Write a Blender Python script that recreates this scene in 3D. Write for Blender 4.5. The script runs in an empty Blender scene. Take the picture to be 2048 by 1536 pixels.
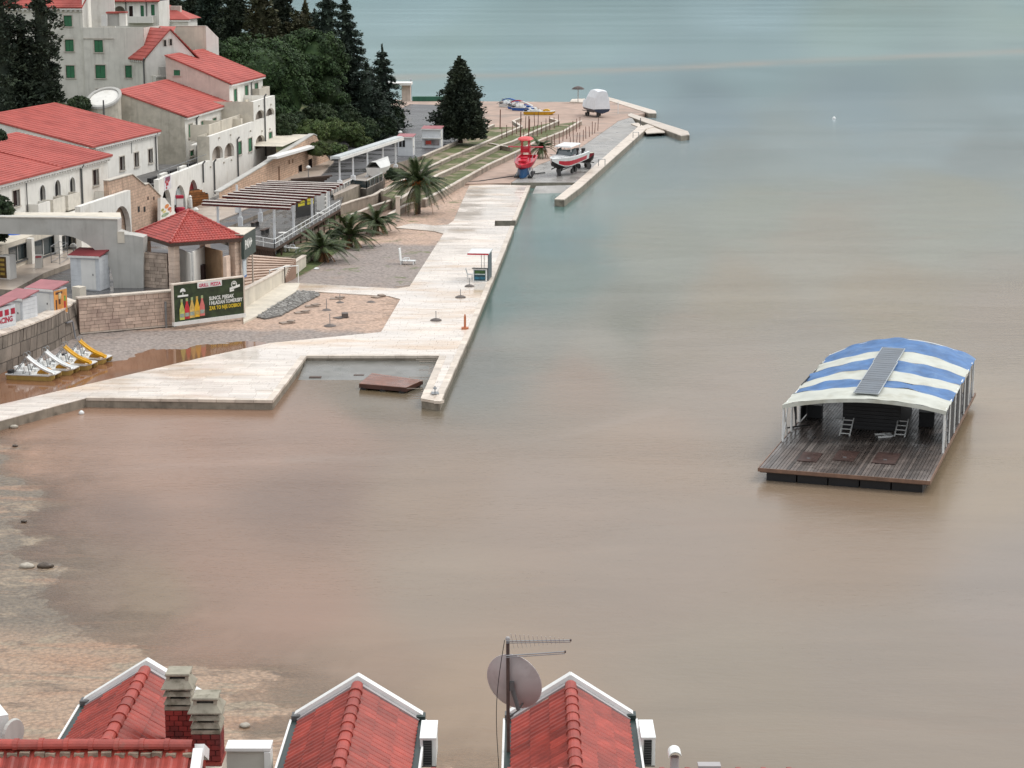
import bpy, math, random
import numpy as np
from mathutils import Vector, Matrix
random.seed(7)
rng = np.random.default_rng(7)
sc = bpy.context.scene
col = sc.collection
R = math.radians

# ------------------------------------------------------------------ camera, sky, sun, exposure
FPX, CAM_H = 4100.0, 29.0                 # focal length in photo pixels (2048 wide), eye height over the water
PITCH = math.atan(858 / FPX)
cam = bpy.data.cameras.new('camera')
cam.sensor_width = 36; cam.lens = FPX / 2048 * 36
cam.clip_start = 1; cam.clip_end = 9000
camo = bpy.data.objects.new('camera', cam); col.objects.link(camo)
camo.location = (0, 0, CAM_H); camo.rotation_euler = (math.pi / 2 - PITCH, 0, 0)
sc.camera = camo

SUN_EL, SUN_AZ = R(52), R(62)             # azimuth clockwise from +Y, sun to the right and a little behind the bay
world = bpy.data.worlds.new('World'); sc.world = world; world.use_nodes = True
wn = world.node_tree.nodes; wl = world.node_tree.links
bg = wn['Background']; bg.inputs['Strength'].default_value = 0.14
sky = wn.new('ShaderNodeTexSky'); sky.sky_type = 'NISHITA'; sky.sun_disc = False
sky.sun_elevation = SUN_EL; sky.sun_rotation = SUN_AZ
sky.air_density = 1.0; sky.dust_density = 4.0; sky.ozone_density = 1.0
hs = wn.new('ShaderNodeHueSaturation'); hs.inputs['Saturation'].default_value = 0.22
wl.new(sky.outputs[0], hs.inputs['Color'])
ov = wn.new('ShaderNodeMix'); ov.data_type = 'RGBA'      # even cloud cover over the clear sky
ov.inputs[0].default_value = 0.8
# overcast sky after the CIE standard: about three times as bright overhead as at the horizon
tc = wn.new('ShaderNodeTexCoord'); sz = wn.new('ShaderNodeSeparateXYZ'); wl.new(tc.outputs['Generated'], sz.inputs[0])
mr = wn.new('ShaderNodeMapRange'); wl.new(sz.outputs[2], mr.inputs[0]); mr.inputs[3].default_value = .5; mr.inputs[4].default_value = 1.5
cm = wn.new('ShaderNodeVectorMath'); cm.operation = 'SCALE'; cm.inputs[0].default_value = (6.9, 7.1, 7.3); wl.new(mr.outputs[0], cm.inputs['Scale'])
wl.new(cm.outputs[0], ov.inputs[7])
wl.new(hs.outputs[0], ov.inputs[6])
wl.new(ov.outputs[2], bg.inputs['Color'])
sl = bpy.data.lights.new('sun', 'SUN'); sl.energy = 1.0; sl.angle = R(18); sl.color = (1, .96, .9)
so = bpy.data.objects.new('sun', sl); col.objects.link(so)
sd = Vector((math.sin(SUN_AZ) * math.cos(SUN_EL), math.cos(SUN_AZ) * math.cos(SUN_EL), math.sin(SUN_EL)))
so.rotation_euler = sd.to_track_quat('Z', 'Y').to_euler()
so.location = (60, 100, 120)
sc.view_settings.view_transform = 'Standard'; sc.view_settings.look = 'None'
sc.view_settings.gamma = 1; sc.view_settings.use_curve_mapping = False
sc.view_settings.exposure = 0.3

# ------------------------------------------------------------------ measuring: from the photo's pixels to places in the bay
CP, SP = math.cos(PITCH), math.sin(PITCH)
def ray(px, py):
    u = -(py - 768) / FPX
    return Vector(((px - 1024) / FPX, CP + SP * u, -SP + CP * u))
def P(px, py, z=0.0):                     # where the sight line meets the level z
    d = ray(px, py); t = (z - CAM_H) / d.z
    return Vector((d.x * t, d.y * t, z))
def VZ(Y, py):                            # height seen at row py at distance Y
    d = ray(1024, py); return CAM_H + Y * d.z / d.y
def PY(px, py, Y):
    d = ray(px, py); t = Y / d.y
    return Vector((d.x * t, Y, CAM_H + d.z * t))
class Fr:                                 # a vertical plane: u runs along it, o stands out from it
    def __init__(s, O, a):
        s.O = Vector((O[0], O[1], 0)); a = R(a)
        s.d = Vector((math.sin(a), math.cos(a), 0)); s.n = Vector((s.d.y, -s.d.x, 0)); s.a = a
    def p(s, u, z, o=0.0):
        q = s.O + s.d * u + s.n * o; q.z = z; return q
    def uz(s, px, py, o=0.0):
        d = ray(px, py); C0 = Vector((0, 0, CAM_H))
        t = (s.O + s.n * o - C0).dot(s.n) / d.dot(s.n)
        q = C0 + d * t
        return (q - s.O).dot(s.d), q.z
    def off(s, o): return Fr(s.O + s.n * o, math.degrees(s.a))
    def rect(s, x0, x1, y0, y1):
        xm, ym = (x0 + x1) / 2, (y0 + y1) / 2
        return s.uz(x0, ym)[0], s.uz(x1, ym)[0], s.uz(xm, y1)[1], s.uz(xm, y0)[1]

# ------------------------------------------------------------------ mesh helpers
WL = {}
def wloc(o): return WL.get(o.name, Vector((0, 0, 0))) if o else Vector((0, 0, 0))
def tag(o, label=None, cat=None, group=None, kind=None):
    if label: o['label'] = label
    if cat: o['category'] = cat
    if group: o['group'] = group
    if kind: o['kind'] = kind
    return o
def thing(name, label, cat, loc=(0, 0, 0), group=None):
    o = bpy.data.objects.new(name, None); o.empty_display_size = .3
    col.objects.link(o); o.location = loc; WL[o.name] = Vector(loc)
    return tag(o, label, cat, group)
def link(name, me, parent=None, mat4=None):
    o = bpy.data.objects.new(name, me); col.objects.link(o)
    if parent is not None:
        o.parent = parent; WL[o.name] = wloc(parent)
        if mat4 is not None: o.matrix_local = Matrix.Translation(-wloc(parent)) @ mat4
    elif mat4 is not None: o.matrix_world = mat4
    return o
def kids(o): return [c for c in bpy.data.objects if c.parent is o]
def copy_tree(o, parent=None):
    c = o.copy(); col.objects.link(c)
    if parent is not None: c.parent = parent
    for ch in CH.get(o.name, []):
        copy_tree(ch, c)
    return c
CH = {}
def reg(o):
    if o.parent is not None: CH.setdefault(o.parent.name, []).append(o)
    return o
class MB:
    def __init__(s): s.v = []; s.f = []
    def poly(s, pts):
        n = len(s.v); s.v += [tuple(p) for p in pts]; s.f.append(tuple(range(n, n + len(pts))))
    quad = lambda s, a, b, c, d: s.poly((a, b, c, d))
    def hexa(s, b, t):                     # bottom ring, top ring (counter-clockwise from above)
        n = len(s.v); k = len(b); s.v += [tuple(p) for p in b] + [tuple(p) for p in t]
        s.f.append(tuple(n + i for i in reversed(range(k)))); s.f.append(tuple(n + k + i for i in range(k)))
        for i in range(k):
            j = (i + 1) % k; s.f.append((n + i, n + j, n + k + j, n + k + i))
    def box(s, c, size, rz=0.0):           # centre of the base, size, turn
        c = Vector(c); w, d, h = size; ca, sa = math.cos(rz), math.sin(rz)
        pts = []
        for x, y in ((-w/2, -d/2), (w/2, -d/2), (w/2, d/2), (-w/2, d/2)):
            pts.append((c.x + x*ca - y*sa, c.y + x*sa + y*ca))
        s.hexa([(x, y, c.z) for x, y in pts], [(x, y, c.z + h) for x, y in pts])
    def obox(s, o, a, b, c):               # corner and three edges
        o, a, b, c = map(Vector, (o, a, b, c))
        if a.cross(b).dot(c) < 0: a, b = b, a
        s.hexa([o, o+a, o+a+b, o+b], [o+c, o+a+c, o+a+b+c, o+b+c])
    def fbox(s, fr, u0, u1, z0, z1, o0, o1):
        s.obox(fr.p(u0, z0, o0), fr.p(u1, z0, o0) - fr.p(u0, z0, o0), fr.p(u0, z0, o1) - fr.p(u0, z0, o0), Vector((0, 0, z1 - z0)))
    def prism(s, poly, z0, z1):
        poly = [(p[0], p[1]) for p in poly]
        A = sum(poly[i][0]*poly[(i+1) % len(poly)][1] - poly[(i+1) % len(poly)][0]*poly[i][1] for i in range(len(poly)))
        if A < 0: poly = poly[::-1]
        s.hexa([(x, y, z0) for x, y in poly], [(x, y, z1) for x, y in poly])
    def tube(s, p, q, r, n=6, r2=None):
        p, q = Vector(p), Vector(q); d = q - p
        if d.length < 1e-6: return
        d.normalize(); a = d.orthogonal().normalized(); b = d.cross(a); r2 = r if r2 is None else r2
        s.hexa([p + (a*math.cos(2*math.pi*i/n) + b*math.sin(2*math.pi*i/n))*r for i in range(n)],
               [q + (a*math.cos(2*math.pi*i/n) + b*math.sin(2*math.pi*i/n))*r2 for i in range(n)])
    def path(s, pts, r, n=6):
        for a, b in zip(pts, pts[1:]): s.tube(a, b, r, n)
    def lathe(s, prof, c=(0, 0, 0), n=16):
        c = Vector(c); k = len(s.v)
        for r, z in prof:
            for i in range(n):
                t = 2*math.pi*i/n; s.v.append((c.x + r*math.cos(t), c.y + r*math.sin(t), c.z + z))
        for j in range(len(prof)-1):
            for i in range(n):
                i2 = (i+1) % n; s.f.append((k+j*n+i, k+j*n+i2, k+(j+1)*n+i2, k+(j+1)*n+i))
        s.f.append(tuple(k+i for i in reversed(range(n)))); s.f.append(tuple(k+(len(prof)-1)*n+i for i in range(n)))
    def loft(s, rings, close=True, caps=True):
        k = len(s.v); n = len(rings[0])
        for r in rings: s.v += [tuple(p) for p in r]
        for j in range(len(rings)-1):
            for i in range(n if close else n-1):
                i2 = (i+1) % n; s.f.append((k+j*n+i, k+j*n+i2, k+(j+1)*n+i2, k+(j+1)*n+i))
        if caps and close:
            s.f.append(tuple(k+i for i in reversed(range(n)))); s.f.append(tuple(k+(len(rings)-1)*n+i for i in range(n)))
    def grid(s, fn, nu, nv):
        k = len(s.v)
        for j in range(nv+1):
            for i in range(nu+1): s.v.append(tuple(fn(i/nu, j/nv)))
        for j in range(nv):
            for i in range(nu):
                a = k + j*(nu+1) + i; s.f.append((a, a+1, a+nu+2, a+nu+1))
    def mesh(s, name, mat, smooth=False, off=None):
        me = bpy.data.meshes.new(name)
        v = s.v if off is None else [(x-off.x, y-off.y, z-off.z) for x, y, z in s.v]
        me.from_pydata(v, [], s.f); me.update()
        if mat: me.materials.append(mat)
        if smooth: me.polygons.foreach_set('use_smooth', [True]*len(me.polygons))
        return me
    def build(s, name, mat, parent=None, smooth=False, kind=None, label=None):
        o = link(name, s.mesh(name, mat, smooth, wloc(parent) if parent else None), parent)
        if kind: o['kind'] = kind
        if label: o['label'] = label
        return reg(o)
def single(name, mb, mat, label, cat, group=None, smooth=False, base=None):   # a thing that is one mesh, its origin at its base
    vs = np.array(mb.v); b = Vector(base) if base is not None else Vector((vs[:, 0].mean(), vs[:, 1].mean(), vs[:, 2].min()))
    o = link(name, mb.mesh(name, mat, smooth, b)); o.location = b
    return tag(o, label, cat, group)
def struct(name, mb, mat, smooth=False):
    o = link(name, mb.mesh(name, mat, smooth)); o['kind'] = 'structure'; return o
def wall(mb, fr, u0, u1, z0, z1, ops=(), t=.3, o=0.0, cap=True):
    """vertical wall with real openings (ua, ub, za, zb, rise of the arch or 0)"""
    us = sorted({u0, u1} | {x for q in ops for x in q[:2] if u0 < x < u1})
    zs = sorted({z0, z1} | {x for q in ops for x in q[2:4] if z0 < x < z1})
    for a, b in zip(us, us[1:]):
        for c, d in zip(zs, zs[1:]):
            um, zm = (a+b)/2, (c+d)/2
            if any(q[0] < um < q[1] and q[2] < zm < q[3] for q in ops): continue
            mb.quad(fr.p(a, c, o), fr.p(b, c, o), fr.p(b, d, o), fr.p(a, d, o))
            mb.quad(fr.p(b, c, o-t), fr.p(a, c, o-t), fr.p(a, d, o-t), fr.p(b, d, o-t))
    if cap:
        mb.quad(fr.p(u0, z1, o), fr.p(u1, z1, o), fr.p(u1, z1, o-t), fr.p(u0, z1, o-t))
        for u in (u0, u1): mb.quad(fr.p(u, z0, o), fr.p(u, z1, o), fr.p(u, z1, o-t), fr.p(u, z0, o-t))
    for ua, ub, za, zb, rise in ops:
        top = []
        if rise:
            n = 10
            for i in range(n+1):
                th = math.pi*i/n
                top.append(((ua+ub)/2 - math.cos(th)*(ub-ua)/2, zb - rise + math.sin(th)*rise))
            for (a, c), (b, d) in zip(top, top[1:]):
                for oo in (o, o-t):
                    if zb - min(c, d) > 1e-4: mb.quad(fr.p(a, c, oo), fr.p(b, d, oo), fr.p(b, zb, oo), fr.p(a, zb, oo))
        else: top = [(ua, zb), (ub, zb)]
        loop = [(ub, za), (ua, za)] + top
        for (a, c), (b, d) in zip(loop, loop[1:] + loop[:1]):
            mb.quad(fr.p(a, c, o), fr.p(b, d, o), fr.p(b, d, o-t), fr.p(a, c, o-t))
def text(s, fr_o, xdir, zdir, size, mat, parent, name='lettering', depth=.004, align='LEFT', sx=1.0, bold=0.0):
    cu = bpy.data.curves.new(name, 'FONT'); cu.body = s; cu.size = size; cu.extrude = depth; cu.align_x = align
    cu.offset = bold; cu.resolution_u = 2
    tmp = bpy.data.objects.new('tmp', cu); col.objects.link(tmp)
    dg = bpy.context.evaluated_depsgraph_get(); me = bpy.data.meshes.new_from_object(tmp.evaluated_get(dg))
    bpy.data.objects.remove(tmp); bpy.data.curves.remove(cu)
    me.name = name; me.materials.clear(); me.materials.append(mat)
    x = Vector(xdir).normalized(); y = Vector(zdir).normalized(); n = x.cross(y)
    m = Matrix(((x.x*sx, y.x, n.x, fr_o[0]), (x.y*sx, y.y, n.y, fr_o[1]), (x.z*sx, y.z, n.z, fr_o[2]), (0, 0, 0, 1)))
    me.transform(Matrix.Translation(-wloc(parent)) @ m)
    return reg(link(name, me, parent))

# ------------------------------------------------------------------ materials
def nodes(name):
    m = bpy.data.materials.new(name); m.use_nodes = True
    nt = m.node_tree
    return m, nt, nt.nodes, nt.links, nt.nodes['Principled BSDF']
def mixc(nt, fac, a, b, mode='MIX'):
    n = nt.nodes.new('ShaderNodeMix'); n.data_type = 'RGBA'; n.blend_type = mode
    for i, x in ((0, fac), (6, a), (7, b)):
        if hasattr(x, 'links') or isinstance(x, bpy.types.NodeSocket): nt.links.new(x, n.inputs[i])
        elif i == 0: n.inputs[0].default_value = x
        else: n.inputs[i].default_value = (*x[:3], 1)
    return n.outputs[2]
def mth(nt, op, a, b=None, clamp=False):
    n = nt.nodes.new('ShaderNodeMath'); n.operation = op; n.use_clamp = clamp
    for i, x in enumerate((a, b)):
        if x is None: continue
        if isinstance(x, bpy.types.NodeSocket): nt.links.new(x, n.inputs[i])
        else: n.inputs[i].default_value = x
    return n.outputs[0]
def rng_(nt, x, a, b, c=0.0, d=1.0, smooth=True):
    n = nt.nodes.new('ShaderNodeMapRange'); n.interpolation_type = 'SMOOTHSTEP' if smooth else 'LINEAR'
    nt.links.new(x, n.inputs[0])
    for i, q in zip((1, 2, 3, 4), (a, b, c, d)): n.inputs[i].default_value = q
    return n.outputs[0]
def posn(nt, scale=(1, 1, 1), rot=(0, 0, 0), loc=(0, 0, 0)):
    g = nt.nodes.new('ShaderNodeNewGeometry'); mp = nt.nodes.new('ShaderNodeMapping')
    nt.links.new(g.outputs['Position'], mp.inputs[0])
    mp.inputs['Scale'].default_value = scale; mp.inputs['Rotation'].default_value = rot; mp.inputs['Location'].default_value = loc
    return mp.outputs[0]
def noise(nt, vec, s, det=4, rough=.55, dist=0.0):
    n = nt.nodes.new('ShaderNodeTexNoise'); nt.links.new(vec, n.inputs['Vector'])
    n.inputs['Scale'].default_value = s; n.inputs['Detail'].default_value = det
    n.inputs['Roughness'].default_value = rough; n.inputs['Distortion'].default_value = dist
    return n.outputs['Fac']
def M(name, c, rough=.6, var=.14, s=1.2, c2=None, c2s=.3, c2r=(.5, .68), streak=0.0, bump=0.0, bs=9.0, rand=0.0, isl=0.0,
      metal=0.0, spec=.5, wet=0.0, stretch=(1, 1, 1), fine=0.0, emit=None):
    m, nt, N, L, b = nodes(name)
    v = posn(nt, stretch)
    n1 = noise(nt, v, s, 5)
    colr = mixc(nt, 1.0, c, rng_comb(nt, n1, 1-var*1.6, 1+var*1.6), 'MULTIPLY')
    if c2 is not None:
        n2 = noise(nt, posn(nt, stretch, loc=(31, 7, 3)), c2s, 6, .62)
        colr = mixc(nt, rng_(nt, n2, *c2r), colr, c2)
    if fine:
        n4 = noise(nt, v, 22, 2); colr = mixc(nt, 1.0, colr, rng_comb(nt, n4, 1-fine*2, 1+fine*2), 'MULTIPLY')
    if streak:
        n3 = noise(nt, posn(nt, (2.2, 2.2, .16)), 1.0, 5, .65)
        colr = mixc(nt, rng_(nt, n3, .5, .75, 0, streak), colr, [x*.42 for x in c])
    if rand:
        oi = nt.nodes.new('ShaderNodeObjectInfo')
        colr = mixc(nt, 1.0, colr, rng_comb(nt, oi.outputs['Random'], 1-rand, 1+rand, False), 'MULTIPLY')
    if isl:
        g = nt.nodes.new('ShaderNodeNewGeometry')
        colr = mixc(nt, 1.0, colr, rng_comb(nt, g.outputs['Random Per Island'], 1-isl, 1+isl, False), 'MULTIPLY')
    L.new(colr, b.inputs['Base Color'])
    b.inputs['Roughness'].default_value = rough; b.inputs['Metallic'].default_value = metal
    b.inputs['Specular IOR Level'].default_value = spec
    if wet:
        n5 = noise(nt, posn(nt, (stretch[0]*1, stretch[1]*.6, 1), loc=(5, 3, 1)), .35, 5)
        L.new(rng_(nt, n5, .4, .62, rough, rough*(1-wet)), b.inputs['Roughness'])
    if bump:
        bp = nt.nodes.new('ShaderNodeBump'); bp.inputs['Strength'].default_value = min(1, bump); bp.inputs['Distance'].default_value = .03
        L.new(noise(nt, v, bs, 4), bp.inputs['Height']); L.new(bp.outputs[0], b.inputs['Normal'])
    return m
def rng_comb(nt, fac, a, b, smooth=False):
    n = nt.nodes.new('ShaderNodeMapRange'); nt.links.new(fac, n.inputs[0])
    lo, hi = (.25, .75) if fac.node.type == 'TEX_NOISE' else (0, 1)
    n.inputs[1].default_value = lo; n.inputs[2].default_value = hi
    n.inputs[3].default_value = a; n.inputs[4].default_value = b; n.clamp = True
    c = nt.nodes.new('ShaderNodeCombineColor')
    for i in range(3): nt.links.new(n.outputs[0], c.inputs[i])
    return c.outputs[0]
def brickmat(name, c1, c2, mort, ang, bw, bh, rough=.8, bump=.6, off=.5, squash=1.0):
    m, nt, N, L, b = nodes(name)
    g = N.new('ShaderNodeNewGeometry'); sx = N.new('ShaderNodeSeparateXYZ'); L.new(g.outputs['Position'], sx.inputs[0])
    u = mth(nt, 'ADD', mth(nt, 'MULTIPLY', sx.outputs[0], math.sin(R(ang))), mth(nt, 'MULTIPLY', sx.outputs[1], math.cos(R(ang))))
    cx = N.new('ShaderNodeCombineXYZ'); L.new(u, cx.inputs[0]); L.new(sx.outputs[2], cx.inputs[1])
    br = N.new('ShaderNodeTexBrick'); L.new(cx.outputs[0], br.inputs['Vector'])
    br.inputs['Color1'].default_value = (*c1, 1); br.inputs['Color2'].default_value = (*c2, 1); br.inputs['Mortar'].default_value = (*mort, 1)
    br.inputs['Scale'].default_value = 1; br.inputs['Brick Width'].default_value = bw; br.inputs['Row Height'].default_value = bh
    br.inputs['Mortar Size'].default_value = .018; br.inputs['Mortar Smooth'].default_value = .3; br.offset = off; br.squash = squash
    n1 = noise(nt, g.outputs['Position'], 2.0, 6, .65)
    cc = mixc(nt, 1.0, br.outputs['Color'], rng_comb(nt, n1, .68, 1.3), 'MULTIPLY')
    n3 = noise(nt, posn(nt, (1.6, 1.6, .2)), 1.0, 5, .65)
    cc = mixc(nt, rng_(nt, n3, .58, .72, 0, .7), cc, [x*.3 for x in c1])
    L.new(cc, b.inputs['Base Color']); b.inputs['Roughness'].default_value = rough
    bp = N.new('ShaderNodeBump'); bp.inputs['Strength'].default_value = bump; bp.inputs['Distance'].default_value = .04; bp.invert = True
    L.new(br.outputs['Fac'], bp.inputs['Height']); L.new(bp.outputs[0], b.inputs['Normal'])
    return m
WHITE = M('white_plaster', (.74, .72, .67), .85, .05, .8, c2=(.6, .57, .5), c2s=.5, c2r=(.52, .8), streak=.3)
BEIGE = M('stained_grey_plaster', (.5, .46, .385), .9, .1, 1.1, c2=(.38, .35, .29), c2s=.5, streak=.45)
PALEG = M('pale_grey_plaster', (.64, .62, .565), .9, .06, .8, c2=(.52, .5, .45), c2s=.4, streak=.35)
CREAM = M('cream_plaster', (.6, .545, .455), .88, .08, .9, c2=(.5, .46, .39), c2s=.4, streak=.3)
PINKP = M('pinkish_plaster', (.56, .48, .42), .88, .08, .9, c2=(.46, .4, .35), c2s=.5, streak=.35)
GREYP = M('grey_cement_render', (.45, .44, .41), .85, .08, .6, c2=(.38, .365, .335), c2s=.35, streak=.35)
ROOF = M('red_roof_covering', (.385, .085, .069), .7, .12, .7, spec=.3, c2=(.31, .06, .048), c2s=.25, rand=0, bump=.3, bs=6)
TRIM = M('white_painted_trim', (.72, .71, .68), .6, .05, 1, streak=.25)
SHUT = M('green_shutter_paint', (.012, .135, .05), .5, .15, 3)
SHUTF = M('dark_green_frame', (.02, .06, .03), .6, .1)
DARKW = M('dark_window', (.014, .013, .014), .5, .3, 2, spec=.3)
BROWNW = M('brown_shutter', (.035, .02, .018), .75, .2, 4, spec=.2)
STONEF = M('stone_surround', (.5, .46, .4), .8, .1, 3)
PIPE = M('dark_grey_pipe', (.09, .09, .09), .5, .1)
WMET = M('white_metal', (.7, .71, .7), .4, .05, 3)
GMET = M('grey_metal', (.3, .31, .32), .35, .1, 3, metal=.6)
GLASS = M('dark_glass', (.045, .06, .065), .06, .2, .5, spec=.8)
CONC = M('wet_concrete', (.3, .285, .265), .5, .14, .8, c2=(.2, .19, .175), c2s=.3, wet=.5)
DCONC = M('dark_wet_wall', (.13, .115, .1), .55, .25, 1.2, c2=(.05, .045, .04), c2s=.5, streak=.5)
COPE = M('pale_coping_stone', (.6, .52, .44), .42, .1, 1.5, rand=.14, c2=(.42, .35, .29), c2s=.6)
WOODD = M('dark_wood', (.07, .04, .028), .5, .3, 3, stretch=(4, 1, 4))

# ================================================================== THE SETTING
def lin(r, g, b):
    f = lambda c: (c/255/12.92 if c <= 10.3 else ((c/255+.055)/1.055)**2.4)
    return np.array([f(r), f(g), f(b)])
def to_px(x, y, z=0.0):
    h = z - CAM_H; f = y*CP - h*SP; u = y*SP + h*CP
    return 1024 + FPX*x/f, 768 - FPX*u/f
def pl(pts, z): return [P(x, y, z) for x, y in pts]

def vnoise(x, y, s, seed=0):
    r = np.random.default_rng(seed); T = r.random((64, 64))
    x = x*s; y = y*s; i = np.floor(x).astype(int); j = np.floor(y).astype(int); fx = x-i; fy = y-j
    fx = fx*fx*(3-2*fx); fy = fy*fy*(3-2*fy)
    g = lambda a, b: T[a % 64, b % 64]
    return (g(i, j)*(1-fx)+g(i+1, j)*fx)*(1-fy)+(g(i, j+1)*(1-fx)+g(i+1, j+1)*fx)*fy - .5
# ---- water: silt brought by the flood colours the bay (a map of turbidity fixed in the bay)
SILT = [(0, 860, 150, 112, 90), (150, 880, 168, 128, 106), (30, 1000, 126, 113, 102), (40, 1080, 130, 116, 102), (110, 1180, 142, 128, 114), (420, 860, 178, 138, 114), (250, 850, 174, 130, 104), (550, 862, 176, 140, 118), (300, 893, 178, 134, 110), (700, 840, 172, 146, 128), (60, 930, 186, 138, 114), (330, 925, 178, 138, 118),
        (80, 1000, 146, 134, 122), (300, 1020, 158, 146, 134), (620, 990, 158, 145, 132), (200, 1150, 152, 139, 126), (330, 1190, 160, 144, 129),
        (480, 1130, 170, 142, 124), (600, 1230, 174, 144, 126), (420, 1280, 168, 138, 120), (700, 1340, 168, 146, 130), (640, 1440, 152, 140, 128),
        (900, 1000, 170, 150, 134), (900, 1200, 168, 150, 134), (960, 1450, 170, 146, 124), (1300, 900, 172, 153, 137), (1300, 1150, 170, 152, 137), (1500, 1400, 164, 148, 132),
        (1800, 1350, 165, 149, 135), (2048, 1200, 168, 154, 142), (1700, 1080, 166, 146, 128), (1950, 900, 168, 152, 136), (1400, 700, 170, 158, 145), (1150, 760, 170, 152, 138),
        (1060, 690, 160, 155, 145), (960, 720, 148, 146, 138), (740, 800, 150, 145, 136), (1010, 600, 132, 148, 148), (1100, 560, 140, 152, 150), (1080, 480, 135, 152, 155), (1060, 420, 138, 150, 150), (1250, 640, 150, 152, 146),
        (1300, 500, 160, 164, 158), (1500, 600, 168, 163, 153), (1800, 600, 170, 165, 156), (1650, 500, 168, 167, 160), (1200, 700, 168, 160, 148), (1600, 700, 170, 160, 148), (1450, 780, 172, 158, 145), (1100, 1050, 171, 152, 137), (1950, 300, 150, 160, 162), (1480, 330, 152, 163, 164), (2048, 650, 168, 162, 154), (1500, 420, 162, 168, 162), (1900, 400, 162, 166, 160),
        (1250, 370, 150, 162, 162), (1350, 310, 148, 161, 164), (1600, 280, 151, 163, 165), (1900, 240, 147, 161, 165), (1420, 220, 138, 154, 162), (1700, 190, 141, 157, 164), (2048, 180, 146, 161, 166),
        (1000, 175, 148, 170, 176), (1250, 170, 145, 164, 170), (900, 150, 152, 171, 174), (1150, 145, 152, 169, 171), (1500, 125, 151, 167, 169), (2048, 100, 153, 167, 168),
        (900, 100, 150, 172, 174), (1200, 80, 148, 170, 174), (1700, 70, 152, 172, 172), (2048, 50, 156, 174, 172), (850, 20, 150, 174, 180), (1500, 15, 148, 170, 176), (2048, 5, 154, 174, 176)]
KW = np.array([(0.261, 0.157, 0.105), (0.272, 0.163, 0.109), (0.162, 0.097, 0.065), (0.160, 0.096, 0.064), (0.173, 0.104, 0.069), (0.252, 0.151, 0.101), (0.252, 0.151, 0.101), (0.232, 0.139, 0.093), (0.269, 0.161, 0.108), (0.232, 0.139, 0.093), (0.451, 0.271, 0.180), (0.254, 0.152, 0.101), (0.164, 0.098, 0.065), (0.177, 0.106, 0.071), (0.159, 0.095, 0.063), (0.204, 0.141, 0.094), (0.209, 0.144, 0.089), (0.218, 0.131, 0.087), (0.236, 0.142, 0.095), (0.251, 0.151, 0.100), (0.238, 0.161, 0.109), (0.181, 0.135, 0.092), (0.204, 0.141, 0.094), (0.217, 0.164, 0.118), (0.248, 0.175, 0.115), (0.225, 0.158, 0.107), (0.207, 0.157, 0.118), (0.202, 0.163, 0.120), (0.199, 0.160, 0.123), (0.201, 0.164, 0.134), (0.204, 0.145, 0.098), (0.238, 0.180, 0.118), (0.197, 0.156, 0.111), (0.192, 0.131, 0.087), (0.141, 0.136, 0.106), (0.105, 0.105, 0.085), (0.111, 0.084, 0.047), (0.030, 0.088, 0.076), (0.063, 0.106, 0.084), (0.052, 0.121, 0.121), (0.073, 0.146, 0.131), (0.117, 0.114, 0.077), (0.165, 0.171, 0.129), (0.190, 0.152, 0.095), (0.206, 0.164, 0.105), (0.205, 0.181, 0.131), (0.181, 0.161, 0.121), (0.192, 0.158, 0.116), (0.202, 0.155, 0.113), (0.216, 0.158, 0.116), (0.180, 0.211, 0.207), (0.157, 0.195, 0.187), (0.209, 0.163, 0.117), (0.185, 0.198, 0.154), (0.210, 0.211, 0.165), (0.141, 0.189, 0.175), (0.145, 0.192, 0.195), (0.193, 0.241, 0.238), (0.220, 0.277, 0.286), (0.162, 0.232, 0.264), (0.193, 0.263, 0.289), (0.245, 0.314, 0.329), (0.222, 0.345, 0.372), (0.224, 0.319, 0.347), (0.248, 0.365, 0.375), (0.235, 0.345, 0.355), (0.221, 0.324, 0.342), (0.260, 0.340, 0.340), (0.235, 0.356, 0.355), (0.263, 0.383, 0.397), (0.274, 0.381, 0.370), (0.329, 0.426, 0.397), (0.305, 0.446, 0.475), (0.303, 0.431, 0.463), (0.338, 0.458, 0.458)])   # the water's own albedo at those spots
KP = np.array([q[:2] for q in SILT], float)
WK = 0.2                                             # share of the seen colour that is the water's own
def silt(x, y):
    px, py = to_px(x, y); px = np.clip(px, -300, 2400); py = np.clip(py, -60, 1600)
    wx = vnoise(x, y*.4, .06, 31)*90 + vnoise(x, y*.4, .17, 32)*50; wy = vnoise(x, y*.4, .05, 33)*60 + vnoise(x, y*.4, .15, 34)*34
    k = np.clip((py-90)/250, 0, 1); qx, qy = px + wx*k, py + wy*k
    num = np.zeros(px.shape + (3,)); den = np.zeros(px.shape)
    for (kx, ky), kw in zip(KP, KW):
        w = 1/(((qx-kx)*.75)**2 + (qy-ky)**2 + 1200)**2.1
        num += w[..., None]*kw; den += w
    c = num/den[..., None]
    def seam(pts, wid, colr, amt):                 # thin drifting lines of silt and foam
        nonlocal c
        xs, ys = zip(*pts); ly = np.interp(px, xs, ys) + wy*.25*k; m = np.exp(-((py-ly)/wid)**2)*amt*((px > xs[0]) & (px < xs[-1]))*np.clip(1+vnoise(x, y*.3, .12, 35)*1.4, .2, 1.5)
        c = c*(1-m[..., None]) + np.array(colr)*m[..., None]
    seam([(760, 157), (1000, 152), (1500, 127), (2100, 101)], 5, (.4, .36, .31), .6)
    seam([(-100, 962), (0, 956), (200, 948), (330, 938), (560, 926)], 6, (.3, .2, .15), .3)
    seam([(560, 926), (900, 903), (1120, 868), (1330, 822)], 7, (.27, .21, .17), .25)
    return c
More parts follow.
